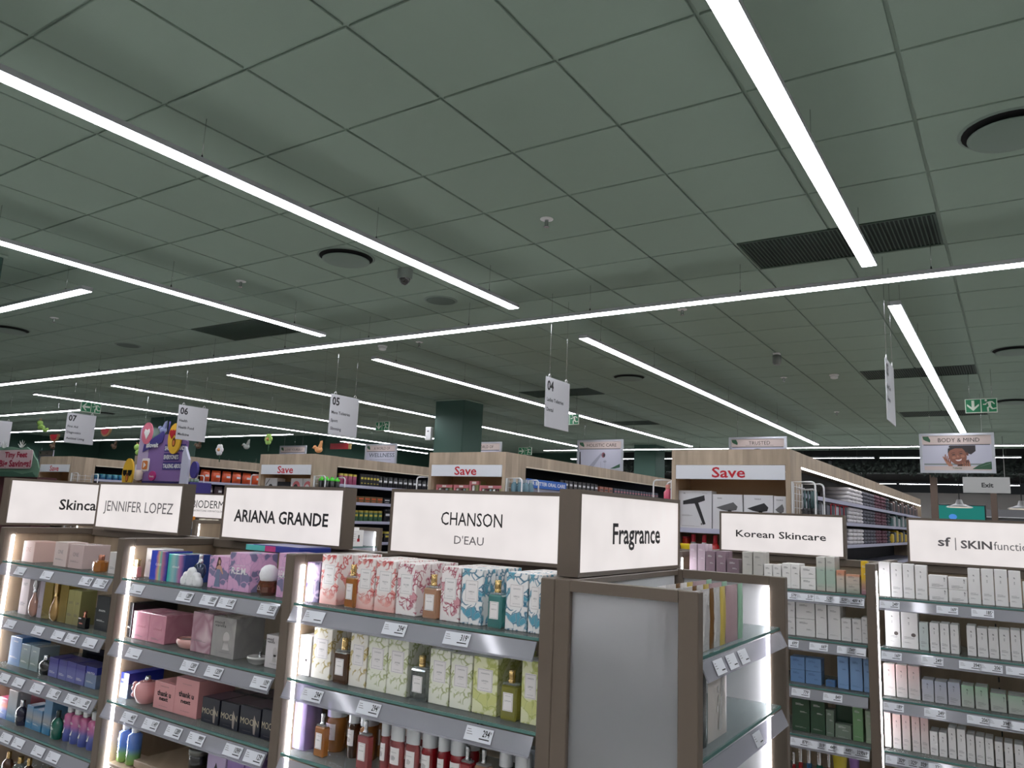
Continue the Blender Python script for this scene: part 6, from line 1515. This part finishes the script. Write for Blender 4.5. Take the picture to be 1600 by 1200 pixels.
def art_face(m_, fr, w_, h_):
    SK = mat('print_brown_skin', (128, 84, 68), .6); SK2 = mat('print_brown_light', (158, 108, 88), .6); SKD = mat('print_brown_shade', (92, 58, 48), .6); HR = mat('print_dark_hair', (46, 42, 44), .6); TH = mat('print_teeth', (220, 214, 210), .5); LP = mat('print_lip', (130, 60, 58), .5)
    band = fr; fr = Frame(band.o+Vector((.03*(1-1.35), 0, .365*(1-1.15)))); fr.u = fr.u*1.35; fr.v = fr.v*1.15; c = math.radians(12)
    def rot(P, cx=.02, cz=.22): return [(cx+(a*math.cos(c)-b*math.sin(c)), cz+(a*math.sin(c)+b*math.cos(c))) for a, b in P]
    m_.prism(fr, [(.0, .10), (.03, .19), (.11, .20), (.13, .10)], 0, .001, SKD)                       # neck
    m_.prism(fr, [(-.06, .345), (-.05, .365), (.17, .365), (.17, .30), (.13, .26), (-.02, .33)], 0, .001, HR)
    m_.prism(fr, rot(ell(0, .03, .078, .108, 26)), .001, .002, SK)                                     # face
    m_.prism(fr, rot([(-.075, .07), (-.06, .125), (0, .142), (.06, .13), (.082, .06), (.06, .10), (0, .115), (-.05, .10)]), .002, .003, HR)
    m_.prism(fr, rot(ell(-.03, .045, .016, .005, 12)), .002, .003, HR); m_.prism(fr, rot(ell(.034, .045, .016, .005, 12)), .002, .003, HR)   # closed eyes
    m_.prism(fr, rot(ell(-.03, .066, .020, .004, 10)), .002, .003, SKD); m_.prism(fr, rot(ell(.036, .066, .020, .004, 10)), .002, .003, SKD)
    m_.prism(fr, rot(ell(-.035, .012, .018, .015, 12)), .002, .003, SK2); m_.prism(fr, rot(ell(.042, .012, .018, .015, 12)), .002, .003, SK2)  # cheeks
    m_.prism(fr, rot([(-.010, .015), (.0, .04), (.012, .015), (.014, .006), (-.012, .006)]), .002, .003, SK2)  # nose
    m_.prism(fr, rot([(-.036, -.012), (0, -.018), (.036, -.010), (.022, -.040), (0, -.046), (-.022, -.040)]), .002, .003, LP)
    m_.prism(fr, rot([(-.030, -.015), (0, -.021), (.030, -.014), (.018, -.033), (0, -.037), (-.018, -.033)]), .003, .004, TH)
    m_.prism(fr, rot(ell(.086, .03, .010, .022, 12)), .001, .002, SKD)                                 # ear
    m_.prism(fr, [(-.115, .235), (-.108, .24), (-.07, .19), (-.02, .12), (.0, .085), (-.04, .085), (-.085, .16)], .003, .004, SK2)   # palm beside the cheek
    for k in range(4): m_.prism(fr, [(-.10+.014*k, .20-.012*k), (-.092+.014*k, .265-.02*k), (-.084+.014*k, .262-.02*k), (-.086+.014*k, .19-.012*k)], .004, .005, SK)
    for k in range(4): m_.prism(fr, [(.055+.017*k, .10), (.052+.019*k, .165+.008*(k % 2)), (.060+.019*k, .17+.008*(k % 2)), (.070+.017*k, .10)], .004, .005, SK2)
    fr = band
    m_.quad(fr, -w_/2+.05, w_/2-.05, .105, .125, .001, mat('poster_green_grey', (120, 128, 124), .5)); m_.quad(fr, -w_/2+.05, w_/2-.05, .035, .09, .0052, PINKP)
    m_.text(fr, 'Toiletries', 0, .055, .020, LEAF, .02, d=.006)
    m_.prism(fr, [(.17, .05), (.24, .10), (.33, .14), (.39, .15), (.39, .05)], .0052, .006, LEAF); m_.prism(fr, [(.22, .07), (.38, .13), (.38, .125)], .006, .0065, mat('leaf_rib', (130, 150, 134), .5))
def art_holistic(m_, fr, w_, h_):
    G_ = mat('poster_soft_grey', (150, 150, 162), .5)
    m_.prism(fr, [(-.22, .06), (.02, .30), (.05, .29), (-.12, .06)], 0, .001, G_); m_.prism(fr, ell(.07, .27, .035, .045, 16), 0, .001, mat('poster_rose', (130, 80, 90), .5)); m_.prism(fr, ell(.085, .265, .018, .03, 12), .001, .002, DRULE)
    for x in (.02, .10): m_.prism(fr, [(x, .04), (x+.006, .04), (x+.006, .16), (x, .16)], 0, .001, G_)
    m_.prism(fr, ell(.1, .16, .03, .02, 12), 0, .001, G_)
    m_.prism(fr, [(.2, .04), (.38, .12), (.38, .06), (.28, .04)], 0, .001, LEAF); m_.prism(fr, [(-.39, .33), (-.37, .33), (-.36, .1), (-.39, .1)], 0, .001, DRULE)
def art_plain(m_, fr, w_, h_): m_.quad(fr, -.2, .2, .12, .2, .001, PINKP)
poster(-.64, 'BODY & MIND', art_face, 'hanging poster BODY & MIND with a smiling woman, far right')
poster(-5.92, 'HOLISTIC CARE', art_holistic, 'hanging poster HOLISTIC CARE above the second oak gondola')
poster(-3.26, 'TRUSTED', lambda m_, fr, w_, h_: (m_.text(fr, 'SKINCARE FAVOURITES', .03, h_-.14, .016, GREYINK, 0, width=.42, d=.002), m_.prism(fr, ell(0, .30, .11, .05, 20), 0, .001, DRULE), art_plain(m_, fr, w_, h_)), 'hanging poster TRUSTED above the right oak gondola')
poster(-8.38, 'A WORLD OF', lambda m_, fr, w_, h_: art_plain(m_, fr, w_, h_), 'hanging poster A WORLD OF right of the green column')
poster(-10.95, 'A WORLD OF', lambda m_, fr, w_, h_: m_.quad(fr, -.3, .3, .2, .206, .001, GREYINK), 'hanging poster A WORLD OF WELLNESS', 'WELLNESS')
poster(-13.62, 'LOVE YOURSELF', art_plain, 'hanging poster above the middle Save board')
poster(-24.6, 'CARE', art_plain, 'hanging poster behind the Tiny Feet sign')

# exit signs
EG = mat('exit_green', (16, 104, 66), .5, emit=(16, 100, 62), es=.10); EW = mat('exit_white', (176, 186, 172), .5, emit=(190, 200, 186), es=.12)
def running_man(m_, fr, cx, s, flip=1):
    def q(P): return [(cx+flip*a*s, b*s) for a, b in (P if flip > 0 else P[::-1])]
    m_.prism(fr, q(ell(-.18, .86, .075, .075, 12)), 0, .001, EW)
    m_.prism(fr, q([(-.12, .74), (.06, .80), (.12, .72), (.12, .45), (-.02, .42), (-.06, .6)]), 0, .001, EW)
    m_.prism(fr, q([(.04, .80), (.20, .80), (.36, .62), (.30, .58), (.17, .71), (.06, .70)]), .0, .0012, EW)
    m_.prism(fr, q([(-.10, .74), (-.18, .55), (-.36, .55), (-.36, .62), (-.22, .63), (-.14, .72)]), 0, .0012, EW)
    m_.prism(fr, q([(-.02, .46), (-.14, .36), (-.12, .08), (-.02, .08), (-.03, .32), (.06, .42)]), 0, .0012, EW)
    m_.prism(fr, q([(.04, .46), (.12, .46), (.22, .30), (.42, .34), (.42, .26), (.16, .22), (.02, .38)]), 0, .0012, EW)
def exit_sign(x, y, z, facing, arrow, label, w_=.31, h_=.16):
    t = thing('exit_sign', label, 'sign', (x, y, z), 0, 'green emergency exit signs')
    fr = Frame((0, 0, 0), facing); b = MB(); b.prism(fr, [(-w_/2, 0), (w_/2, 0), (w_/2, h_), (-w_/2, h_)], -.02, 0, EW); b.build('sign_case', t)
    m_ = MB(); e = .008
    m_.quad(fr, -w_/2+e, -e*.6, e, h_-e, .001, EG); m_.quad(fr, e*.6, w_/2-e, e, h_-e, .001, EG)
    fa = Frame(fr.p(-w_/4, 0, .0012), facing); s = h_
    P = {'down': [(0, .14), (-.38, .50), (-.38, .64), (-.09, .40), (-.09, .88), (.09, .88), (.09, .40), (.38, .64), (.38, .50)],
         'left': [(-.40, .5), (-.05, .86), (.10, .86), (-.14, .59), (.40, .59), (.40, .41), (-.14, .41), (.10, .14), (-.05, .14)],
         'right': [(.40, .5), (.05, .14), (-.10, .14), (.14, .41), (-.40, .41), (-.40, .59), (.14, .59), (-.10, .86), (.05, .86)]}[arrow]
    m_.prism(fa, [(a*s*.95, b_*s) for a, b_ in P], 0, .001, EW)
    fm = Frame(fr.p(w_/4, 0, .0012), facing); running_man(m_, fm, 0, s)
    m_.build('pictogram', t)
    for s_ in (-1, 1): MB().tube([fr.p(s_*w_*.35, h_, -.01), fr.p(s_*w_*.35, CEIL-.007-z, -.01)], .002, SILVER, 4).build('hanging_rod', t)
exit_sign(-.28, 10.0, 3.01, '-y', 'down', 'green exit sign with down arrow above the BODY & MIND poster')
exit_sign(-9.32, 10.0, 3.02, '-y', 'down', 'green exit sign with down arrow right of the aisle 05 sign')
exit_sign(-12.0, 6.30, 2.94, '+x', 'left', 'green exit sign with left arrow above the aisle 07 sign')
exit_sign(-5.55, 10.0, 3.02, '-y', 'down', 'green exit sign half hidden behind the aisle 04 sign')
exit_sign(-9.1, 14.4, 2.98, '-y', 'right', 'small dark green exit sign right of the A WORLD OF poster', .34, .17)

# small red hanging signs on the left far side
t = thing('red_sign', 'small red hanging sign above the middle Save board', 'sign', (-13.45, 13.0, 3.02)); MB().box(-.30, .30, 0, .01, 0, .14, mat('sign_red', (140, 26, 34), .5)).build('sign_board', t); MB().box(.31, .40, -.002, .012, .0, .12, mat('sign_ochre', (120, 100, 60), .5)).build('side_tag', t)
MB().tube([(0, .005, .14), (0, .005, .483)], .003, SILVER, 4).build('hanging_rod', t)
t = thing('fire_sign', 'pale sign with two red fire symbols above the middle Save board', 'sign', (-15.0, 13.0, 2.80)); MB().box(-.28, .28, 0, .01, 0, .17, WHITEP).build('sign_board', t)
m_ = MB(); fr = Frame((0, -.0006, 0)); m_.prism(fr, [(-.12, .03), (-.19, .10), (-.14, .10), (-.14, .14), (-.10, .14), (-.10, .10), (-.05, .10)], 0, .001, REDINK); m_.prism(fr, ell(.12, .085, .05, .05, 16), 0, .001, REDINK); m_.build('symbols', t)
MB().tube([(0, .005, .17), (0, .005, .703)], .003, SILVER, 4).build('hanging_rod', t)

# ------------------------------------------------------------------ purple emoji display and Tiny Feet sign
PUR = mat('display_purple', (132, 104, 158), .5); PURD = mat('display_indigo', (66, 58, 128), .5); HOT = mat('display_magenta', (176, 50, 116), .5); EMY = mat('emoji_yellow', (222, 176, 56), .45); EMO = mat('emoji_orange', (206, 122, 60), .5)
t = thing('emoji_display', 'purple cut-out display with emoji faces and SHOP THE BRANDS lettering', 'display', (-8.85, 5.62, 0))
MB().box(-.50, .52, .05, .35, .0, 1.88, PURD, .004).build('plinth', t)
fr = Frame((0, 0, 0)); 
m_ = MB(); m_.prism(fr, [(-.54, 1.88), (.42, 1.88), (.44, 2.36), (.34, 2.44), (.20, 2.42), (.02, 2.46), (-.14, 2.44), (-.46, 2.36), (-.56, 2.26)], -.03, 0, PUR); m_.build('backing_board', t)
m_ = MB(); m_.prism(fr, [(-.46, 2.24), (-.44, 2.34), (-.06, 2.50), (-.03, 2.46), (-.06, 2.36)], .0, .012, PURD); m_.text(Frame((-.26, -.0125, 2.30)), '#loveit', 0, .0, .06, WHITEINK, .03, width=.26)
m_.build('hashtag_banner', t)
m_ = MB()
for s_, z, wd in (('SHOP THE BRANDS', 2.26, .42), ("EVERYONE'S", 2.15, .30), ('TALKING ABOUT', 2.04, .40)):
    m_.quad(fr, .0, wd+.02, z-.018, z+.072, .004, PURD); m_.text(fr, s_, .01+wd/2, z, .052, WHITEINK, .03, width=wd, d=.0055)
m_.build('slogan', t)
m_ = MB(); m_.prism(fr, rrect(-.56, -.34, 1.98, 2.58, .05), .0, .006, mat('display_pale', (176, 160, 190), .5)); m_.prism(fr, ell(-.40, 2.48, .12, .14, 26), .006, .014, mat('like_pink', (206, 110, 130), .5)); m_.prism(fr, [(-.40, 2.40), (-.46, 2.49), (-.44, 2.535), (-.40, 2.515), (-.36, 2.535), (-.34, 2.49)], .014, .02, WHITEINK); m_.build('like_badge', t)
m_ = MB(); m_.prism(fr, rrect(-.44, -.28, 2.0, 2.16, .02), .006, .012, PAPER); m_.prism(fr, rrect(-.425, -.31, 2.02, 2.13, .02), .012, .016, EMO); m_.prism(fr, [(-.39, 2.04), (-.39, 2.11), (-.34, 2.075)], .016, .02, WHITEINK); m_.build('play_badge', t)
m_ = MB(); m_.prism(fr, ell(-.18, 1.94, .07, .06, 22), .004, .02, HOT); m_.text(fr, 'Beauty', -.18, 1.925, .022, WHITEINK, .02, width=.09, d=.021); m_.build('magenta_badge', t)
def emoji(cx, cz, rx, rz_, eyes, nm):
    e = MB(); f2 = Frame((cx, -.02, cz)); e.prism(f2, ell(0, 0, rx, rz_, 28), -.01, .012, EMY)
    e.prism(f2, ell(0, -.045, rx*.26, rz_*.30, 18), .012, .014, mat('emoji_mouth', (96, 50, 30), .5)); e.prism(f2, ell(0, -.055, rx*.18, rz_*.18, 16), .014, .015, EMO)
    if eyes == 'glasses':
        for s_ in (-1, 1): e.prism(f2, [(s_*.012, .05), (s_*.10, .05), (s_*.095, -.0), (s_*.06, -.03), (s_*.02, -.0)][::s_], .014, .018, BLACKP)
    else:
        for s_ in (-1, 1): e.prism(f2, [(s_*.05+a, .06+b) for a, b in ((0, -.065), (-.055, .0), (-.045, .04), (-.02, .05), (0, .035), (.02, .05), (.045, .04), (.055, .0))][::-1], .012, .018, REDINK)
    e.build(nm, t)
emoji(-.70, 1.96, .12, .20, 'glasses', 'sunglasses_emoji'); emoji(.22, 2.40, .13, .19, 'hearts', 'heart_eyes_emoji')
m_ = MB(); m_.prism(fr, [(.42, 1.62), (.56, 1.70), (.56, 2.14), (.46, 2.30), (.42, 2.22)], .0, .03, mat('display_lilac_white', (188, 188, 206), .45)); m_.prism(fr, ell(.66, 2.02, .07, .10, 20), -.01, .02, PURD); m_.prism(fr, [(.40, 1.60), (.52, 1.60), (.52, 1.74), (.40, 1.68)], .03, .04, mat('display_blue', (40, 80, 160), .5)); m_.build('side_cutout', t)
MB().tube([(.05, -.01, 2.46), (.06, -.01, 2.62)], .012, PURD, 6).build('stem', t)
MB().lathe([(.02, 0), (.05, .02), (.05, .10), (.03, .13)], mat('cream_jar', (206, 190, 176), .4), 14, cx=-.42, cy=-.05, cz=1.88-.0).build('jar_prop', t)

TFG = mat('sign_leaf_green', (96, 128, 108), .6); TFR = mat('sign_crimson', (150, 34, 62), .5)
t = thing('promo_sign', 'green cut-out sign reading Tiny Feet, Big Savings at the left edge', 'sign', (-12.75, 5.62, 0))
MB().box(-.9, .8, .02, .3, 0, 1.90, mat('promo_base', (84, 48, 52), .6), .004).build('plinth', t)
fr = Frame((0, 0, 0)); m_ = MB(); m_.prism(fr, [(-.9, 1.90), (.80, 1.90), (.84, 2.02), (.76, 2.14), (.66, 2.20), (.58, 2.28), (.40, 2.34), (.2, 2.32), (-.1, 2.35), (-.9, 2.35)], -.02, 0, TFG)
m_.prism(fr, [(-.9, 1.90), (.80, 1.90), (.7, 1.97), (.4, 1.94), (.1, 1.98), (-.9, 1.96)], 0, .01, mat('sign_moss', (60, 92, 76), .6)); m_.build('backing_board', t)
m_ = MB(); m_.prism(fr, rrect(-.9, .62, 2.02, 2.30, .05), .0, .008, mat('sign_pale_pink', (190, 166, 170), .5)); m_.text(fr, 'Tiny Feet', .12, 2.19, .085, TFR, .03, width=.70, d=.01); m_.text(fr, 'Big Savings!', .12, 2.05, .10, TFR, .035, width=.98, d=.01); m_.build('lettering', t)
for k, (a, b) in enumerate(((-.25, 2.33), (.30, 2.33))):
    m_ = MB(); 
    for q in range(5): an = math.radians(30+30*q); m_.prism(Frame((a, -.02-.004*q, b)), [(0, 0), (.04*math.cos(an+.3), .04*math.sin(an+.3)), (.12*math.cos(an), .12*math.sin(an)), (.04*math.cos(an-.3), .04*math.sin(an-.3))][::-1], 0, .003, mat('petal_white', (190, 194, 188), .6))
    m_.build('flower_cutout', t)

# decorations hung over the left aisles
def ball(m_, x, y, z, r, mt, sx=1, sy=1, sz=1):
    P = []
    for k in range(9): a = math.pi*k/8-math.pi/2; P.append((max(.0004, r*math.cos(a)), r*sz*math.sin(a)))
    m_.lathe(P, mt, 12, cx=x, cy=y, cz=z, sx=sx, sy=sy, caps=False)
LG = mat('caterpillar_green', (150, 186, 96), .6); MR = mat('melon_red', (176, 40, 54), .5); MG = mat('melon_rind', (150, 120, 84), .6); BRN = mat('feather_brown', (96, 78, 62), .7); BLW = mat('blue_white', (140, 150, 190), .5); ORP = mat('peach_orange', (206, 150, 100), .6)
def hang(name, label, cat, loc, parts_fn):
    t = thing(name, label, cat, loc, 0, 'hanging spring decorations'); parts_fn(t)
    z = loc[2]; q = .72 if 'bird' in name or 'crown' in name else .9; t.scale = (q, q, q)
    MB().tube([(0, 0, .06), (0, 0, (CEIL-.008-z)/q)], .0012, SILVER, 4).build('hanging_thread', t)
def caterpillar(t):
    m_ = MB()
    for k in range(6): ball(m_, -.10+.055*k, 0, .03*math.sin(k*1.3)-.01*k, .045-.003*k, LG)
    ball(m_, -.13, 0, .085, .055, LG); m_.build('body', t)
    m_ = MB(); m_.tube([(-.15, 0, .13), (-.17, 0, .17)], .005, ORP); m_.tube([(-.11, 0, .13), (-.10, 0, .17)], .005, ORP); m_.build('feelers', t)
def melon(t):
    m_ = MB(); m_.prism(Frame((0, 0, 0)), ell(0, .05, .16, .14, 20, 180, 360), -.015, .015, MG); m_.build('rind', t)
    m_ = MB(); m_.prism(Frame((0, -.016, 0)), ell(0, .05, .12, .11, 18, 180, 360), 0, .006, MR); m_.build('flesh', t)
def flower(t, c1=WHITEP):
    m_ = MB()
    for k in range(6): a = math.pi*2*k/6; ball(m_, .05*math.cos(a), 0, .05*math.sin(a), .04, c1, 1, .4, 1)
    m_.build('petals', t); m_ = MB(); ball(m_, 0, -.015, 0, .025, ORP); m_.build('flower_centre', t); MB().tube([(0, .01, -.04), (.01, .01, -.18)], .008, LEAF).build('stem', t)
def bird(t, c1=BRN):
    m_ = MB(); ball(m_, 0, 0, 0, .05, c1, 1.6, .8, 1); ball(m_, -.09, 0, .04, .032, c1); m_.build('body', t)
    m_ = MB(); m_.prism(Frame((0, -.02, 0)), [(-.02, .02), (.06, .13), (.10, .12), (.05, .0)], -.004, .004, c1); m_.prism(Frame((0, .02, 0)), [(-.02, .02), (.0, .14), (.05, .15), (.05, .0)], -.004, .004, c1); m_.build('wings', t)
    MB().tube([(-.115, 0, .04), (-.15, 0, .03)], .006, ORP).build('beak', t)
hang('caterpillar_ornament', 'pale green caterpillar ornament hanging left of the aisle 07 sign', 'ornament', (-14.05, 6.6, 2.80), caterpillar)
hang('melon_ornament', 'red melon slice ornament hanging left of the aisle 07 sign', 'ornament', (-13.60, 6.6, 2.62), melon)
hang('melon_ornament', 'red melon slice ornament hanging right of the aisle 07 sign', 'ornament', (-12.03, 6.6, 2.68), melon)
hang('butterfly_ornament', 'blue and white ornament hanging above the emoji display', 'ornament', (-9.85, 6.2, 2.60), lambda t: bird(t, BLW))
hang('flower_ornament', 'white flower ornament on the oak top right of the emoji display', 'ornament', (-8.98, 6.5, 2.35), flower)
hang('bird_ornament', 'white winged bird ornament near the pale green flower', 'ornament', (-9.07, 7.0, 2.44), lambda t: bird(t, mat('dusty_white', (150, 156, 150), .6)))
hang('flower_ornament', 'pale green flower ornament left of the middle Save board', 'ornament', (-8.62, 7.0, 2.54), lambda t: flower(t, LG))
hang('crown_ornament', 'small orange and peach ornament on the middle oak end', 'ornament', (-6.74, 6.2, 2.30), lambda t: bird(t, ORP))
hang('caterpillar_ornament', 'small green caterpillar on the leftmost oak gondola', 'ornament', (-10.98, 6.6, 2.34), caterpillar)
hang('bird_ornament', 'brown bird ornament under the aisle 06 sign', 'ornament', (-10.18, 7.0, 2.46), bird)
hang('bird_ornament', 'brown bird ornament between the aisle 07 sign and emoji display', 'ornament', (-12.45, 7.0, 2.48), bird)
hang('bird_ornament', 'dark brown bird ornament below the left melon slice', 'ornament', (-13.41, 6.5, 2.44), bird)

# ------------------------------------------------------------------ shop front and mall beyond
DK = mat('fascia_black', (22, 26, 26), .8)
b = MB(); b.box(VX0, VX1, 19.6, 19.8, 2.98, 3.52, DK); b.box(VX0, VX1, 19.55, 19.6, 2.96, 2.99, mat('fascia_rail', (90, 96, 94), .5, .4)); struct(b.build('trim_1'))
POSTM = mat('brown_post', (96, 80, 70), .6)
for k, (x, w_) in enumerate(((-1.55, .14), (-.42, .12), (-3.4, .12), (1.2, .14), (-6.0, .14))):
    t = thing('timber_post', 'brown timber post of the shop front, %s' % ('beside the teal screen', 'under the Exit board', 'hidden by the right oak gondola', 'past the right edge', 'far left')[k], 'post', (x, 19.7, 0)); MB().box(-w_/2, w_/2, -.07, .07, 0, 2.958, POSTM, .006).build('post_shaft', t); MB().box(-w_/2-.03, w_/2+.03, -.075, .075, 0, .08, DK, .004).build('post_foot', t)
# dark foliage garland under the fascia
LM = mat('black_foliage', (20, 30, 24), .8); r = random.Random(11)
m_ = MB()
for k in range(2600):
    x = r.uniform(VX0+.3, 3.5); z = 3.12+r.uniform(-.20, .12)+.12*math.sin(x*2.1)*r.random(); y = 19.4+r.uniform(-.15, .12); a = r.uniform(0, 6.28); l = r.uniform(.05, .12); tl = r.uniform(-.6, .6)
    d = Vector((math.cos(a), tl, math.sin(a)))*l; n_ = Vector((-math.sin(a), r.uniform(-.4, .4), math.cos(a)))*l*.28; p = Vector((x, y, z))
    m_.add([p, p+d*.5+n_, p+d, p+d*.5-n_], [(0, 1, 2, 3)], LM)
o = m_.build('hanging_foliage'); tag(o, 'dark artificial foliage hanging along the black shop front fascia', 'foliage', kind='stuff')
# wall behind the mall: teal screens, shelves, pendant lamps, Exit board
t = thing('mall_screen', 'glowing teal screen between brown post and grey mall wall', 'screen', (-1.16, 22.5, 1.85))
MB().box(-.62, .50, 0, .05, 0, .55, BLACKP, .006).build('screen_case', t)
TS = mat('teal_screen', (10, 60, 60), .4, emit=(14, 140, 128), es=.55)
MB().box(-.06, .06, .01, .04, -1.85, 0, BLACKP).build('screen_stand', t)
m_ = MB(); m_.quad(Frame((0, -.001, 0)), -.59, .47, .03, .52, .0, TS); m_.build('screen_face', t)
m_ = MB(); m_.prism(Frame((0, -.002, 0)), ell(-.22, .24, .09, .07, 20), 0, .002, mat('screen_blue', (60, 120, 190), .4, emit=(70, 130, 200), es=.6)); m_.build('screen_badge', t)
for k, x in enumerate((-1.12, .08)):
    t = thing('pendant_lamp', 'white bell pendant lamp in the mall, '+('left, above the teal screen', 'at the right edge')[k], 'lamp', (x, 20.6, 2.27))
    MB().lathe([(.27, 0), (.27, .012), (.16, .05), (.08, .09), (.06, .16), (.05, .18)], WHITEP, 24).build('lamp_shade', t)
    MB().lathe([(.25, -.006), (.25, .001)], mat('lamp_glow', (220, 210, 200), .5, emit=(255, 236, 214), es=.5), 24).build('lamp_diffuser', t)
    MB().tube([(0, 0, .18), (0, 0, 1.32)], .01, BLACKP, 6).build('lamp_cord', t)
t = thing('exit_board', 'grey hanging Exit board under the BODY & MIND poster', 'sign', (-.47, 17.0, 2.44), 0)
MB().box(-.38, .38, 0, .02, 0, .30, mat('exit_board_grey', (150, 150, 148), .6), .004).build('sign_board', t)
m_ = MB(); m_.text(Frame((0, -.0006, 0)), 'Exit', .02, .11, .085, BLACKINK, .03, width=.19); m_.build('lettering', t)
for s_ in (-1, 1): MB().tube([(s_*.3, .01, .30), (s_*.3, .01, CEIL-.007-2.44)], .006, SILVER, 5).build('hanging_rod', t)
t = thing('mall_kiosk', 'grey kiosk with goods on display in the mall, right side', 'kiosk', (-.1, 24.0, 0))
b = MB(); b.box(-1.3, 1.3, 0, .6, 0, 1.70, mat('kiosk_grey', (120, 120, 122), .6), .01); b.box(-1.3, 1.3, .3, .36, 1.70, 2.35, mat('kiosk_grey', (120, 120, 122), .6)); b.build('counter', t)
for k in range(3): MB().box(-1.0, .4, .02, .28, 1.80+.17*k, 1.815+.17*k, WHITEP).build('kiosk_shelf', t)
for k in range(9):
    t = thing('kiosk_item', 'small %s item on the mall kiosk, %s from left' % (('black', 'green', 'white')[k % 3], ORD[k]), 'item', (-.95+.14*k, 24.15, 1.816), 0, 'mall kiosk items'); MB().lathe([(.03, 0), (.04, .01), (.04, .10), (.02, .14)], (BLACKP, mat('kiosk_green', (40, 130, 60), .5), WHITEP)[k % 3], 10).build('item_body', t)
for k, x in enumerate((-7.2, -5.2, -3.6, .9)):
    t = thing('track_spotlight', 'small dark spotlight on the shop front ceiling, '+ORD[k], 'light', (x, 19.0, 3.2)); MB().tube([(0, 0, 0), (0, .05, -.10)], .035, DK, 10).build('spot_head', t); MB().tube([(0, 0, 0), (0, 0, .303)], .008, DK, 6).build('spot_stem', t)
